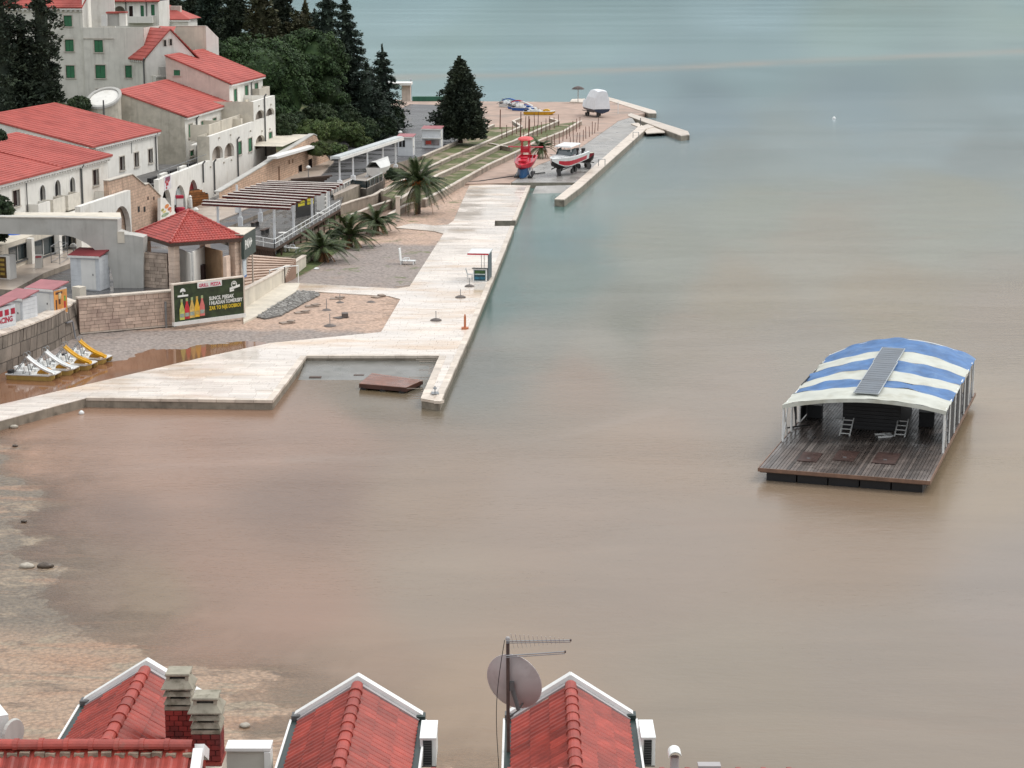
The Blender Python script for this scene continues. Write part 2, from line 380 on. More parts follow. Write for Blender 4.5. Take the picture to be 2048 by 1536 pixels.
def water_mat():
    m, nt, N, L, b = nodes('silty_bay_water')
    at = N.new('ShaderNodeAttribute'); at.attribute_name = 'silt'
    v = posn(nt, (.06, .16, 1))
    n1 = noise(nt, v, 1.0, 6, .6, 1.2)
    g = N.new('ShaderNodeNewGeometry'); sy = N.new('ShaderNodeSeparateXYZ'); L.new(g.outputs['Position'], sy.inputs[0])
    near = rng_(nt, sy.outputs[1], 200, 480, 1.0, 0.0)
    c = mixc(nt, near, at.outputs['Color'], mixc(nt, 1.0, at.outputs['Color'], rng_comb(nt, n1, .92, 1.08), 'MULTIPLY'))
    n2 = noise(nt, posn(nt, (.035, .1, 1), loc=(9, 4, 0)), 1.0, 7, .62, 2.0)
    c = mixc(nt, mth(nt, 'MULTIPLY', near, rng_(nt, n2, .54, .72, 0, .16)), c, (.225, .125, .078))
    n8 = noise(nt, posn(nt, (.004, .012, 1), loc=(3, 5, 0)), 1.0, 4, .55, .8)
    c = mixc(nt, 1.0, c, rng_comb(nt, n8, .975, 1.025), 'MULTIPLY')
    # the pale seam of silt far out and the reddish one near the shore
    L.new(c, b.inputs['Base Color'])
    b.inputs['IOR'].default_value = 1.33
    n6 = noise(nt, posn(nt, (.004, .01, 1), loc=(2, 8, 0)), 1.0, 5, .6, .8)
    L.new(rng_(nt, n6, .35, .65, .155, .185), b.inputs['Roughness'])
    w3 = noise(nt, posn(nt, (1.6, 6.0, 1), rot=(0, 0, .05)), 1.0, 3, .6, .3)
    w1 = noise(nt, posn(nt, (.9, 2.4, 1), rot=(0, 0, .12)), 1.0, 4, .6, .4)
    w2 = noise(nt, posn(nt, (.16, .5, 1), rot=(0, 0, -.1)), 1.0, 4, .55, .5)
    h = mth(nt, 'ADD', mth(nt, 'ADD', mth(nt, 'MULTIPLY', w1, .028), mth(nt, 'MULTIPLY', w2, .016)), mth(nt, 'MULTIPLY', w3, .019))
    patch = rng_(nt, noise(nt, posn(nt, (.02, .05, 1), loc=(1, 1, 0)), 1.0, 4, .6, 1), .35, .7, .4, 1.0)
    bp = N.new('ShaderNodeBump'); bp.inputs['Distance'].default_value = 1.0
    L.new(mth(nt, 'MULTIPLY', patch, rng_(nt, sy.outputs[1], 200, 460, 1.0, .07)), bp.inputs['Strength'])
    L.new(h, bp.inputs['Height']); L.new(bp.outputs[0], b.inputs['Normal'])
    # over the beach the water is only centimetres deep and lets the bottom show
    sh = N.new('ShaderNodeAttribute'); sh.attribute_name = 'shallow'
    tr = N.new('ShaderNodeBsdfTransparent'); mx = N.new('ShaderNodeMixShader'); out = N['Material Output']
    L.new(sh.outputs['Fac'], mx.inputs[0]); L.new(b.outputs[0], mx.inputs[1]); L.new(tr.outputs[0], mx.inputs[2]); L.new(mx.outputs[0], out.inputs['Surface'])
    return m
def water():
    ys = np.concatenate([np.arange(50, 150, .9), np.geomspace(150, 420, 130), np.geomspace(425, 3200, 80)])
    nx = 400
    verts, cols = [], []
    V = np.zeros((len(ys), nx, 3))
    for j, y in enumerate(ys):
        half = max(60, y*.62); V[j, :, 0] = np.linspace(-half, half, nx); V[j, :, 1] = y
    C = silt(V[..., 0], V[..., 1])
    me = bpy.data.meshes.new('bay_water')
    idx = np.arange(len(ys)*nx).reshape(len(ys), nx)
    q = np.stack([idx[:-1, :-1], idx[:-1, 1:], idx[1:, 1:], idx[1:, :-1]], -1).reshape(-1, 4)
    me.vertices.add(V.size//3); me.vertices.foreach_set('co', V.reshape(-1))
    me.loops.add(q.size); me.loops.foreach_set('vertex_index', q.reshape(-1))
    me.polygons.add(len(q)); me.polygons.foreach_set('loop_start', np.arange(0, q.size, 4)); me.polygons.foreach_set('loop_total', np.full(len(q), 4))
    me.update(); me.validate()
    a = me.color_attributes.new('silt', 'FLOAT_COLOR', 'POINT')
    a.data.foreach_set('color', np.concatenate([C.reshape(-1, 3), np.ones((C.size//3, 1))], 1).reshape(-1))
    dep = np.clip(-shore_z(V[..., 0], V[..., 1]), 0, 2)
    shl = np.where((V[..., 1] < 128) & (V[..., 0] < 8), .85*np.exp(-dep*17), 0)
    a2 = me.attributes.new('shallow', 'FLOAT', 'POINT'); a2.data.foreach_set('value', shl.reshape(-1))
    me.materials.append(water_mat())
    o = link('water', me); o['kind'] = 'structure'
mb = MB(); mb.quad((-2600, -60, -3.2), (2600, -60, -3.2), (2600, 3400, -3.2), (-2600, 3400, -3.2))
struct('seabed', mb, M('mud', (.16, .11, .08), .9, .2, .2))

def hills_z(x, y):
    e = np.clip((y-1430)/700, 0, 1)
    return -2 + e**.75*(235+70*vnoise(x, y, .0016, 21)*2) + vnoise(x, y, .006, 22)*30*np.clip(e*6, 0, 1)
HILLG = M('wooded_far_hill', (.06, .078, .075), .95, .3, .02, c2=(.1, .095, .075), c2s=.006)
# ---- the pebble beach in the near left corner, running out under the water
SHORE = [P(*q) for q in [(-300, 830), (-60, 870), (10, 905), (45, 960), (50, 1050), (80, 1135), (165, 1240), (205, 1262), (262, 1290), (290, 1330), (500, 1362), (560, 1420), (520, 1470), (610, 1500), (860, 1560), (1100, 1620)]]
def shore_sd(x, y):
    poly = np.array([(p.x, p.y) for p in SHORE] + [(20., 30.), (-120., 30.), (-120., 128.)])
    n = len(SHORE); dmin = np.full(x.shape, 1e9)
    for i in range(n-1):
        a, b = poly[i], poly[i+1]; ab = b-a
        t = np.clip(((x-a[0])*ab[0]+(y-a[1])*ab[1])/(ab@ab), 0, 1)
        dmin = np.minimum(dmin, np.hypot(x-a[0]-t*ab[0], y-a[1]-t*ab[1]))
    ins = np.zeros(x.shape, bool); m = len(poly)
    for i in range(m):
        a, b = poly[i], poly[(i+1) % m]
        if a[1] == b[1]: continue
        c = ((a[1] > y) != (b[1] > y)) & (x < (b[0]-a[0])*(y-a[1])/(b[1]-a[1])+a[0]); ins ^= c
    return np.where(ins, dmin, -dmin)
def np_grid(name, xs, ys, zf, mat, smooth=True):
    X, Y = np.meshgrid(xs, ys); Z = zf(X, Y); nx = len(xs)
    V = np.stack([X, Y, Z], -1); idx = np.arange(X.size).reshape(X.shape)
    q = np.stack([idx[:-1, :-1], idx[:-1, 1:], idx[1:, 1:], idx[1:, :-1]], -1).reshape(-1, 4)
    me = bpy.data.meshes.new(name); me.from_pydata(V.reshape(-1, 3).tolist(), [], q.tolist()); me.update()
    me.polygons.foreach_set('use_smooth', [smooth]*len(q)); me.materials.append(mat)
    return me
o = link('hills', np_grid('hills', np.arange(-2200, 2201, 40), np.arange(1430, 2400, 35), hills_z, HILLG)); o['kind'] = 'structure'
def pebble_mat():
    m, nt, N, L, b = nodes('flooded_pebbles')
    v = posn(nt)
    vo = N.new('ShaderNodeTexVoronoi'); L.new(posn(nt, (4.5, 4.5, 4.5)), vo.inputs['Vector']); vo.inputs['Scale'].default_value = 1.0
    vo2 = N.new('ShaderNodeTexVoronoi'); L.new(v, vo2.inputs['Vector']); vo2.inputs['Scale'].default_value = 10.0
    sx = N.new('ShaderNodeSeparateXYZ'); L.new(v, sx.inputs[0])
    n0 = noise(nt, v, .1, 5, .6)
    yy = mth(nt, 'ADD', sx.outputs[1], mth(nt, 'MULTIPLY', n0, 16))
    c = mixc(nt, rng_(nt, yy, 88, 97), (.38, .255, .17), (.18, .14, .1))
    c = mixc(nt, rng_(nt, noise(nt, posn(nt, (.22, .5, 1), loc=(3, 1, 0)), 1.0, 6, .65, 1), .5, .62), c, (.31, .24, .165))
    c = mixc(nt, rng_(nt, noise(nt, posn(nt, (.3, .7, 1), loc=(7, 2, 0)), 1.0, 6, .7, 1), .52, .66, 0, .8), c, (.15, .1, .065))
    c = mixc(nt, rng_(nt, noise(nt, posn(nt, (.08, .4, 1), loc=(1, 9, 0)), 1.0, 4, .6, 1), .52, .66, 0, .7), c, (.35, .2, .12))
    c = mixc(nt, 1.0, c, rng_comb(nt, vo.outputs['Distance'], 1.2, .62), 'MULTIPLY')
    c = mixc(nt, 1.0, c, rng_comb(nt, vo2.outputs['Distance'], 1.12, .82), 'MULTIPLY')
    L.new(c, b.inputs['Base Color']); b.inputs['Roughness'].default_value = .38
    bp = N.new('ShaderNodeBump'); bp.inputs['Strength'].default_value = .7; bp.inputs['Distance'].default_value = .12; bp.invert = True
    L.new(vo.outputs['Distance'], bp.inputs['Height']); L.new(bp.outputs[0], b.inputs['Normal'])
    return m
def shore_z(x, y):
    d = shore_sd(x, y)
    return np.clip(d*.026, -.45, .9) + vnoise(x, y*2.2, .3, 1)*.1*np.exp(-np.abs(d)/9) + vnoise(x, y, 1.3, 2)*.03 + vnoise(x, y, 3.1, 3)*.03
water()
o = link('pebble_beach', np_grid('pebble_beach', np.arange(-52, 12, .17), np.arange(58, 129.5, .2), shore_z, pebble_mat())); o['kind'] = 'structure'

# ---- promenade
PZ = .62
PROM = pl([(-160, 884), (172, 796), (545, 801), (612, 712), (880, 712), (843, 797), (880, 803), (945, 657), (1006, 509), (1028, 452), (989, 452), (990, 441), (1031, 441), (1060, 371), (940, 368),
           (907, 441), (896, 449), (869, 451), (825, 446), (790, 455), (869, 462), (887, 467), (853, 520), (819, 573), (792, 577), (597, 566), (540, 566), (482, 590), (487, 640), (512, 632), (626, 583), (778, 592), (801, 598),
           (762, 664), (540, 686), (400, 716), (293, 741), (-160, 846)], PZ)
def clipn(poly):
    return [(p.x, p.y) for p in poly]
STONEP = M('wet_pale_paving', (.66, .59, .525), .34, .1, .5, c2=(.58, .45, .34), c2s=.16, c2r=(.5, .66), wet=.75, rand=.1, fine=.05, stretch=(.45, 1.2, 1))
STONEB = M('paving_bed', (.3, .24, .2), .6, .12, 1)
QUAYW = M('quay_wall_stone', (.25, .215, .17), .6, .18, 1.5, c2=(.09, .075, .055), c2s=.6, streak=.6)
def bm_poly(poly, z0, z1, mat_top, mat_side, name):
    import bmesh
    bm = bmesh.new(); A = sum(poly[i][0]*poly[(i+1) % len(poly)][1] - poly[(i+1) % len(poly)][0]*poly[i][1] for i in range(len(poly)))
    if A < 0: poly = poly[::-1]
    top = [bm.verts.new((p[0], p[1], z1)) for p in poly]; bot = [bm.verts.new((p[0], p[1], z0)) for p in poly]
    f = bm.faces.new(top); f.material_index = 0
    for i in range(len(poly)):
        j = (i+1) % len(poly); g = bm.faces.new((bot[i], bot[j], top[j], top[i])); g.material_index = 1
    bm.normal_update(); bmesh.ops.triangulate(bm, faces=[f])
    me = bpy.data.meshes.new(name); bm.to_mesh(me); bm.free()
    me.materials.append(mat_top); me.materials.append(mat_side)
    return me
def slab(name, poly, z0, z1, mat, side):
    o = link(name, bm_poly(clipn(poly), z0, z1, mat, side, name)); o['kind'] = 'structure'; return o
prom = slab('promenade', PROM, -2.5, PZ - .04, STONEB, QUAYW)
def inside(poly, x, y):
    c = False; j = len(poly)-1
    for i in range(len(poly)):
        a, b = poly[i], poly[j]
        if (a[1] > y) != (b[1] > y) and x < (b[0]-a[0])*(y-a[1])/(b[1]-a[1])+a[0]: c = not c
        j = i
    return c
def poly_clip(sub, cell):                      # cut a polygon by a convex cell (counter-clockwise)
    out = sub
    for k in range(len(cell)):
        a, b = cell[k], cell[(k+1) % len(cell)]; inp = out; out = []
        side = lambda p: (b[0]-a[0])*(p[1]-a[1]) - (b[1]-a[1])*(p[0]-a[0])
        for i in range(len(inp)):
            p, q = inp[i-1], inp[i]; sp_, sq = side(p), side(q)
            if sp_ < 0 < sq or sq < 0 < sp_:
                t = sp_/(sp_-sq); out.append((p[0]+(q[0]-p[0])*t, p[1]+(q[1]-p[1])*t))
            if sq >= 0: out.append(q)
        if not out: return []
    return out
def pave(parent, poly, ang, w, l, z, mat, gap=.016, th=.04, limit=300, name='paving_slab', seed=3):
    poly = clipn(poly); r = random.Random(seed); ca, sa = math.cos(R(ang)), math.sin(R(ang))
    A = sum(poly[i][0]*poly[(i+1) % len(poly)][1] - poly[(i+1) % len(poly)][0]*poly[i][1] for i in range(len(poly)))
    if A < 0: poly = poly[::-1]
    rot = [(x*ca - y*sa, x*sa + y*ca) for x, y in poly]
    x0, x1 = min(p[0] for p in rot), max(p[0] for p in rot); y0, y1 = min(p[1] for p in rot), max(p[1] for p in rot)
    cells = []
    j = 0; y = y0
    while y < y1:
        x = x0 - r.random()*w
        while x < x1:
            ww = w*r.uniform(.75, 1.3)
            c = poly_clip(rot, [(x+gap, y+gap), (x+ww, y+gap), (x+ww, y+l), (x+gap, y+l)])
            if len(c) > 2:
                back = [(px*ca + py*sa, -px*sa + py*ca) for px, py in c]
                ar = abs(sum(back[i][0]*back[i-1][1]-back[i-1][0]*back[i][1] for i in range(len(back))))/2
                if ar > .02: cells.append(back)
            x += ww
        y += l
    def seen(c):
        cy = sum(p[1] for p in c)/len(c); cx = sum(p[0] for p in c)/len(c); q = to_px(cx, cy, z)
        return cy + (0 if -10 < q[0] < 2058 else 1e4)
    cells.sort(key=seen)
    rest = MB()
    for i, c in enumerate(cells):
        dz = r.uniform(-.006, .006)
        if i < limit:
            q = MB(); q.prism(c, z-th+.002, z+dz); q.build(name, mat, parent)
        else: rest.prism(c, z-th+.002, z+dz)
    if rest.v: rest.build(name + 's', mat, parent, kind='stuff')
pave(prom, PROM, 2.5, 1.5, .62, PZ, STONEP)
# coping blocks along the water's edge, standing a little proud
def coping(parent, pts, z, w, lay, mat, side=1, ln=1.4, th=.16, name='coping_stone'):
    for a, b in zip(pts, pts[1:]):
        a = Vector((a[0], a[1], 0)); b = Vector((b[0], b[1], 0)); d = b-a; L = d.length; d.normalize(); n = Vector((d.y, -d.x, 0))*side
        k = max(1, round(L/ln))
        for i in range(k):
            s0, s1 = i*L/k+.012, (i+1)*L/k-.012
            q = MB(); dz = random.uniform(-.008, .008); jo = random.uniform(-.015, .015)
            p = a + d*s0 - n*lay; p.z = z-th
            q.obox(p, d*(s1-s0), n*(w+lay+jo), Vector((0, 0, th+.03+dz))); q.build(name, mat, parent)
coping(prom, PROM[1:3], PZ, .06, .45, COPE, ln=1.25)
coping(prom, PROM[2:5], PZ, .05, .4, COPE, ln=1.6)
coping(prom, PROM[4:7], PZ, .05, .45, COPE, ln=1.5)
coping(prom, PROM[6:9], PZ, .05, .4, COPE, ln=2.2)
coping(prom, PROM[8:10], PZ, .05, .4, COPE, ln=2.4)
coping(prom, PROM[12:14], PZ, .05, .4, COPE, ln=2.6)

# ---- beach terrace behind the promenade
def gravel_mat():
    m, nt, N, L, b = nodes('beach_gravel')
    g = N.new('ShaderNodeNewGeometry'); sx = N.new('ShaderNodeSeparateXYZ'); L.new(g.outputs['Position'], sx.inputs[0])
    v = g.outputs['Position']
    big = noise(nt, v, .12, 5, .6, .6)
    far = rng_(nt, sx.outputs[1], 196, 203)
    pk = mth(nt, 'MAXIMUM', rng_(nt, sx.outputs[1], 176.5, 174.5), rng_(nt, mth(nt, 'ADD', sx.outputs[1], mth(nt, 'MULTIPLY', big, 14)), 211, 214))
    edge = rng_(nt, mth(nt, 'ADD', sx.outputs[1], mth(nt, 'MULTIPLY', big, 6)), 158.5, 160.5)
    pk = mth(nt, 'MULTIPLY', pk, edge)
    c = mixc(nt, pk, (.27, .225, .2), (.46, .32, .24))
    c = mixc(nt, rng_(nt, noise(nt, v, .35, 5, .6), .5, .68, 0, .6), c, (.29, .22, .18))
    gr = rng_(nt, noise(nt, posn(nt, (1, 1, 1), loc=(4, 4, 4)), .22, 6, .7), .58, .64, 0, .75)
    c = mixc(nt, mth(nt, 'MULTIPLY', gr, rng_(nt, sx.outputs[1], 172, 180)), c, (.1, .13, .03))
    vo = N.new('ShaderNodeTexVoronoi'); L.new(v, vo.inputs['Vector']); vo.inputs['Scale'].default_value = 3.4
    c = mixc(nt, 1.0, c, rng_comb(nt, vo.outputs['Distance'], 1.25, .6), 'MULTIPLY')
    c = mixc(nt, 1.0, c, rng_comb(nt, noise(nt, v, 14, 3, .7), .72, 1.28), 'MULTIPLY')
    L.new(c, b.inputs['Base Color']); b.inputs['Roughness'].default_value = .75
    bp = N.new('ShaderNodeBump'); bp.inputs['Strength'].default_value = .8; bp.inputs['Distance'].default_value = .06; bp.invert = True
    L.new(vo.outputs['Distance'], bp.inputs['Height']); L.new(bp.outputs[0], b.inputs['Normal'])
    return m
GRAVEL = gravel_mat()
c0, c1, c2, c3 = P(-160, 846, PZ), P(400, 716, PZ), P(540, 686, PZ), P(762, 664, PZ)
def bz(x, y):
    z = np.full(x.shape, .5)
    # low basin behind the causeway, still full of flood water
    px, py = to_px(x, y, .4)
    edge = np.interp(px, [-400, 0, 400, 540, 762], [905, 805, 716, 686, 664])
    shore = np.interp(px, [-400, 0, 110, 215, 300, 480, 560, 900], [760, 745, 715, 728, 703, 684, 690, 690])
    t = np.clip((py - shore)/12, -3, 1)
    z = np.where(py < edge+25, .32 - t*.10, .1)
    px2, py2 = to_px(x, y, .6)
    rightedge = np.interp(py2, [300, 371, 441, 573, 657, 800], [1075, 1000, 950, 880, 830, 800])
    z = np.where((px2 > rightedge) | (py > edge+12), -1.2, z)
    z = np.minimum(z, .55) + vnoise(x, y, .9, 5)*.07 + vnoise(x, y, 2.7, 6)*.03
    return z
o = link('beach_gravel', np_grid('beach_gravel', np.arange(-62, -2, .3), np.arange(134, 292, .35), bz, GRAVEL)); o['kind'] = 'structure'
mb = MB(); mb.prism([(p.x, p.y) for p in pl([(-160, 866), (0, 822), (172, 772), (400, 735), (540, 704), (600, 690)], .5)] + [(-15, 157), (-62, 157)], -.3, .34)
POOL = M('muddy_flood_water', (.2, .095, .05), .08, .12, .3)
struct('flood_pool_water', mb, POOL, )

# ---- road, its retaining edge, and the ground behind the houses
RZ = 2.5
ASPH = M('wet_asphalt', (.075, .072, .074), .5, .15, .6, c2=(.05, .048, .05), c2s=.2, wet=.72, bump=.2, bs=30, stretch=(.5, 1.4, 1))
PAVE = M('beige_pavement', (.42, .35, .29), .5, .1, .8, c2=(.3, .25, .21), c2s=.3, wet=.4)
LAWN = M('wet_grass_ground', (.085, .1, .03), .9, .3, 1.6, c2=(.27, .21, .15), c2s=.3, c2r=(.47, .62), bump=.5, bs=14)
SAND = M('pink_shingle', (.38, .27, .215), .8, .12, .7, c2=(.27, .21, .175), c2s=.15, bump=.3, bs=12)
TERRW = M('terrace_wall_stone', (.3, .25, .2), .8, .15, 1.2, c2=(.18, .15, .12), c2s=.6, streak=.4)
road_edge = [(-90, 715), (2, 676), (60, 654), (105, 636), (140, 616), (152, 609)]
_in = [P(x, y, 2.85) + Vector((-.5, .75, 0)) for x, y in ((-120, 712), (0, 673), (60, 651), (105, 633), (140, 613), (152, 604))]
_sa, _sb = P(160, 672, .45), P(352, 655, .45); _d = (_sb-_sa).normalized(); _n = Vector((_d.y, -_d.x, 0))
RPOLY = _in + [_sa - _n*.55 + _d*.8, _sb - _n*.55 + _d*1.0] + pl([(480, 556), (498, 505), (420, 480), (462, 451), (525, 425), (671, 365), (760, 335), (844, 312), (909, 284), (960, 232), (930, 212), (820, 208), (740, 250), (600, 330)], RZ) + [Vector((-46, 250, 0)), Vector((-95, 250, 0)), Vector((-95, 140, 0))]
slab('road', RPOLY, -.5, RZ, ASPH, TERRW)
slab('pavement', pl([(640, 318), (668, 322), (640, 352), (545, 392), (470, 428), (425, 446), (330, 470), (318, 440), (372, 420), (430, 400), (560, 350)], RZ+.12), RZ-.2, RZ+.12, PAVE, PAVE)
slab('seaward_pavement', pl([(655, 373), (671, 366), (760, 336), (768, 345), (705, 377), (668, 392)], RZ+.1), RZ-1.6, RZ+.1, PAVE, TERRW)
slab('hotel_pavement', pl([(25, 580), (90, 545), (152, 522), (215, 505), (215, 490), (150, 490), (0, 530), (-60, 545), (-60, 575)], RZ+.45), RZ-.2, RZ+.45, PAVE, TERRW)
def hill_z(x, y):
    xr = np.interp(y, [120, 200, 250, 300, 360, 420], [-48, -44, -31, -24, -19, -30])
    d = np.clip(xr - x, -5, 80)
    lower = np.clip((y-232)/25, 0, 1)
    return np.where(d > 0, RZ - .1 + d*(.12 + .18*lower) , RZ - .1 + d*.8) + vnoise(x, y, .12, 8)*1.2*np.clip(d/6, 0, 1)
HILL = M('hillside_grass', (.06, .075, .026), .95, .35, .5, c2=(.13, .1, .05), c2s=.25, bump=.6, bs=4)
o = link('hillside', np_grid('hillside', np.arange(-150, -12, 2.0), np.arange(150, 400, 2.5), hill_z, HILL)); o['kind'] = 'structure'

# ---- far yard, quays and the beach at the point
QZ = .8
quayline = [(1109, 399), (1152, 365), (1276, 253)]
slab('boat_yard', pl([(915, 367), (1058, 365), (1152, 365), (1276, 253), (1262, 232), (1240, 226), (1180, 236), (1080, 268), (1030, 300), (940, 345)], QZ-.1), -2, QZ-.1, CONC, QUAYW)
slab('shingle_bank', pl([(905, 368), (1020, 366), (1075, 330), (1156, 298), (1235, 243), (1180, 236), (1110, 252), (1030, 300), (930, 352)], QZ-.04), -.5, QZ-.04, SAND, SAND)
slab('far_beach', pl([(700, 196), (860, 202), (1000, 203), (1160, 204), (1206, 196), (1262, 214), (1290, 226), (1265, 233), (1235, 242), (1180, 250), (1060, 262), (930, 262), (800, 235)], .75), -2, .75, SAND, SAND)
def quay(name, pts, label, cap=True, z=QZ):
    o = thing(name, label, 'quay', pts[0]); mb = MB(); mb.prism(clipn(pts), -2.5, z-.06); mb.build('quay_wall', QUAYW, o)
    mb = MB(); mb.prism(clipn(pts), z-.055, z+.06); mb.build('quay_top', COPE, o); return o
quay('quay', pl([(1109, 399), (1152, 365), (1276, 254), (1262, 248), (1276, 246), (1293, 257), (1286, 264), (1164, 373), (1128, 400)], QZ), 'long pale stone quay wall running from the boat slip to the point')
quay('jetty', pl([(1256, 229), (1262, 227), (1376, 263), (1379, 270), (1362, 272), (1256, 232)], QZ), 'pale stone jetty slanting out beyond the long quay')
quay('breakwater', pl([(1204, 194), (1209, 192), (1311, 222), (1313, 227), (1298, 227), (1204, 197)], QZ), 'farthest thin stone breakwater behind the covered boat')
mb = MB(); mb.obox(P(1293, 268, .5), P(1330, 266, .5)-P(1293, 268, .5), P(1318, 252, .5)-P(1330, 266, .5), (0, 0, .12)); mb.obox(P(1293, 259, .62), P(1318, 251, .62)-P(1293, 259, .62), P(1280, 254, .62)-P(1293, 259, .62), (0, 0, .1))
struct('slip_steps', mb, COPE)
mb = MB(); mb.prism(clipn(pl([(1140, 204), (1144, 199), (1170, 198), (1172, 206)], .9)), 0, 1.0); single('stone_pier', mb, COPE, 'small pale stone block pier behind the thatched parasol', 'pier')
# boat slip between promenade and quay
mb = MB(); mb.obox(P(1072, 372, .68), P(1150, 370, .68)-P(1072, 372, .68), P(1144, 385, -.15)-P(1152, 366, .7), (0, 0, -.3))
struct('boat_slip', mb, CONC)
mb = MB(); a, b = P(612, 716, .45), P(880, 716, .45)
mb.obox(Vector((a.x, a.y, .28)), Vector((b.x-a.x, 0, 0)), Vector((0, -8.5, -.42)), (0, 0, -.3)); struct('swimming_slip', mb, M('algae_wet_concrete', (.16, .155, .14), .35, .15, .8, c2=(.1, .1, .085), c2s=.3, wet=.4))

# ---- stepped garden terraces between road and beach
def line(pts, z): return [P(x, y, z) for x, y in pts]
W1 = line([(845, 398), (887, 377), (917, 360), (975, 328), (1038, 299), (1068, 283), (1124, 262), (1160, 241)], 1.5)
W2 = line([(796, 397), (872, 349), (917, 329), (997, 290), (1023, 282), (1059, 265), (1115, 241)], 2.0)
W3 = line([(761, 381), (872, 325), (900, 312), (969, 283), (1041, 252)], 2.35)
W4 = line([(844, 311), (909, 283), (985, 248)], 2.7)
def area(name, a, b, z, mat=LAWN):
    o = slab(name, a + b[::-1], -.3, z, mat, TERRW); return o
area('lower_terrace_ground', W1, W2, 1.38); area('middle_terrace_ground', W2, W3, 1.85); area('upper_terrace_ground', W3, W4, 2.2)
def terrace_wall(pts, z, z0, label, name='terrace_wall', w=.35, stone=2.0, cat='wall'):
    o = thing(name, label, cat, (pts[0].x, pts[0].y, z0), 'low walls of the garden terraces')
    mb = MB()
    for a, b in zip(pts, pts[1:]):
        d = (b-a); d.z = 0; n = Vector((d.y, -d.x, 0)).normalized()*w
        mb.obox((a.x, a.y, z0), (d.x, d.y, 0), (n.x, n.y, 0), (0, 0, z-.1-z0))
    mb.build('wall_body', TERRW, o)
    for a, b in zip(pts, pts[1:]):
        d = (b-a); d.z = 0; L = d.length; k = max(1, round(L/stone)); d.normalize(); n = Vector((d.y, -d.x, 0))
        for i in range(k):
            p = a + d*(L*i/k+.03) - n*.05
            q = MB(); q.obox((p.x, p.y, z-.1), d*(L/k-.06), n*(w+.1), (0, 0, .1+random.uniform(-.01, .015))); q.build('coping_stone', COPE, o)
    return o
terrace_wall(W1, 1.5, .3, 'low stone terrace wall nearest the boats, with pale coping')
terrace_wall(W2, 2.0, 1.2, 'second terrace wall up from the boats, with pale coping')
terrace_wall(W3, 2.35, 1.7, 'third terrace wall up from the boats, past the lone cypress')
terrace_wall(W4, 2.7, 2.0, 'low kerb wall along the seaward road edge beside the lone cypress')
terrace_wall(line([(1115, 241), (1098, 236)], 2.0), 2.0, 1.3, 'short kinked wall piece at the far end of the second terrace wall')
terrace_wall(line([(1041, 252), (1024, 241), (1040, 235)], 2.35), 2.35, 1.7, 'zigzag wall piece ending the third terrace wall near the pedal boats')
terrace_wall(line([(925, 277), (971, 284), (1025, 294)], 2.0), 2.0, 1.3, 'short cross wall between terraces beside the lone cypress')
terrace_wall(line([(673, 411), (705, 400), (745, 389), (763, 378)], 2.1), 2.1, .9, 'curved low wall below the dark glass railing')
terrace_wall(line([(697, 430), (740, 412), (796, 394)], 1.6), 1.6, .6, 'low wall behind the three small palms, ending at a post')
terrace_wall(line([(775, 428), (800, 413), (848, 393)], 1.3), 1.3, .4, 'low wall just behind the trunk of the tall palm')
mb = MB(); p = P(796, 442, .6); mb.box(p, (.45, .45, 2.6)); mb.box((p.x, p.y, 3.2), (.6, .6, .12)); single('stone_post', mb, COPE, 'square pale stone post at the end of the beach path', 'post')
area('grass_bank', line([(560, 500), (610, 470), (700, 425), (760, 400)], 1.0), line([(540, 470), (600, 440), (673, 411), (763, 379)], 1.0), 1.0)
slab('planted_slope', pl([(560, 520), (590, 505), (660, 480), (690, 492), (640, 530), (600, 552), (572, 562)], .62), 0, .64, M('weedy_grass', (.06, .08, .02), .95, .35, 1.2, c2=(.14, .11, .06), c2s=.5, bump=.7, bs=9), TERRW)
slab('stair_lawn', pl([(548, 512), (565, 497), (625, 480), (640, 500), (612, 518), (590, 530)], 1.1), -.3, 1.1, LAWN, TERRW)

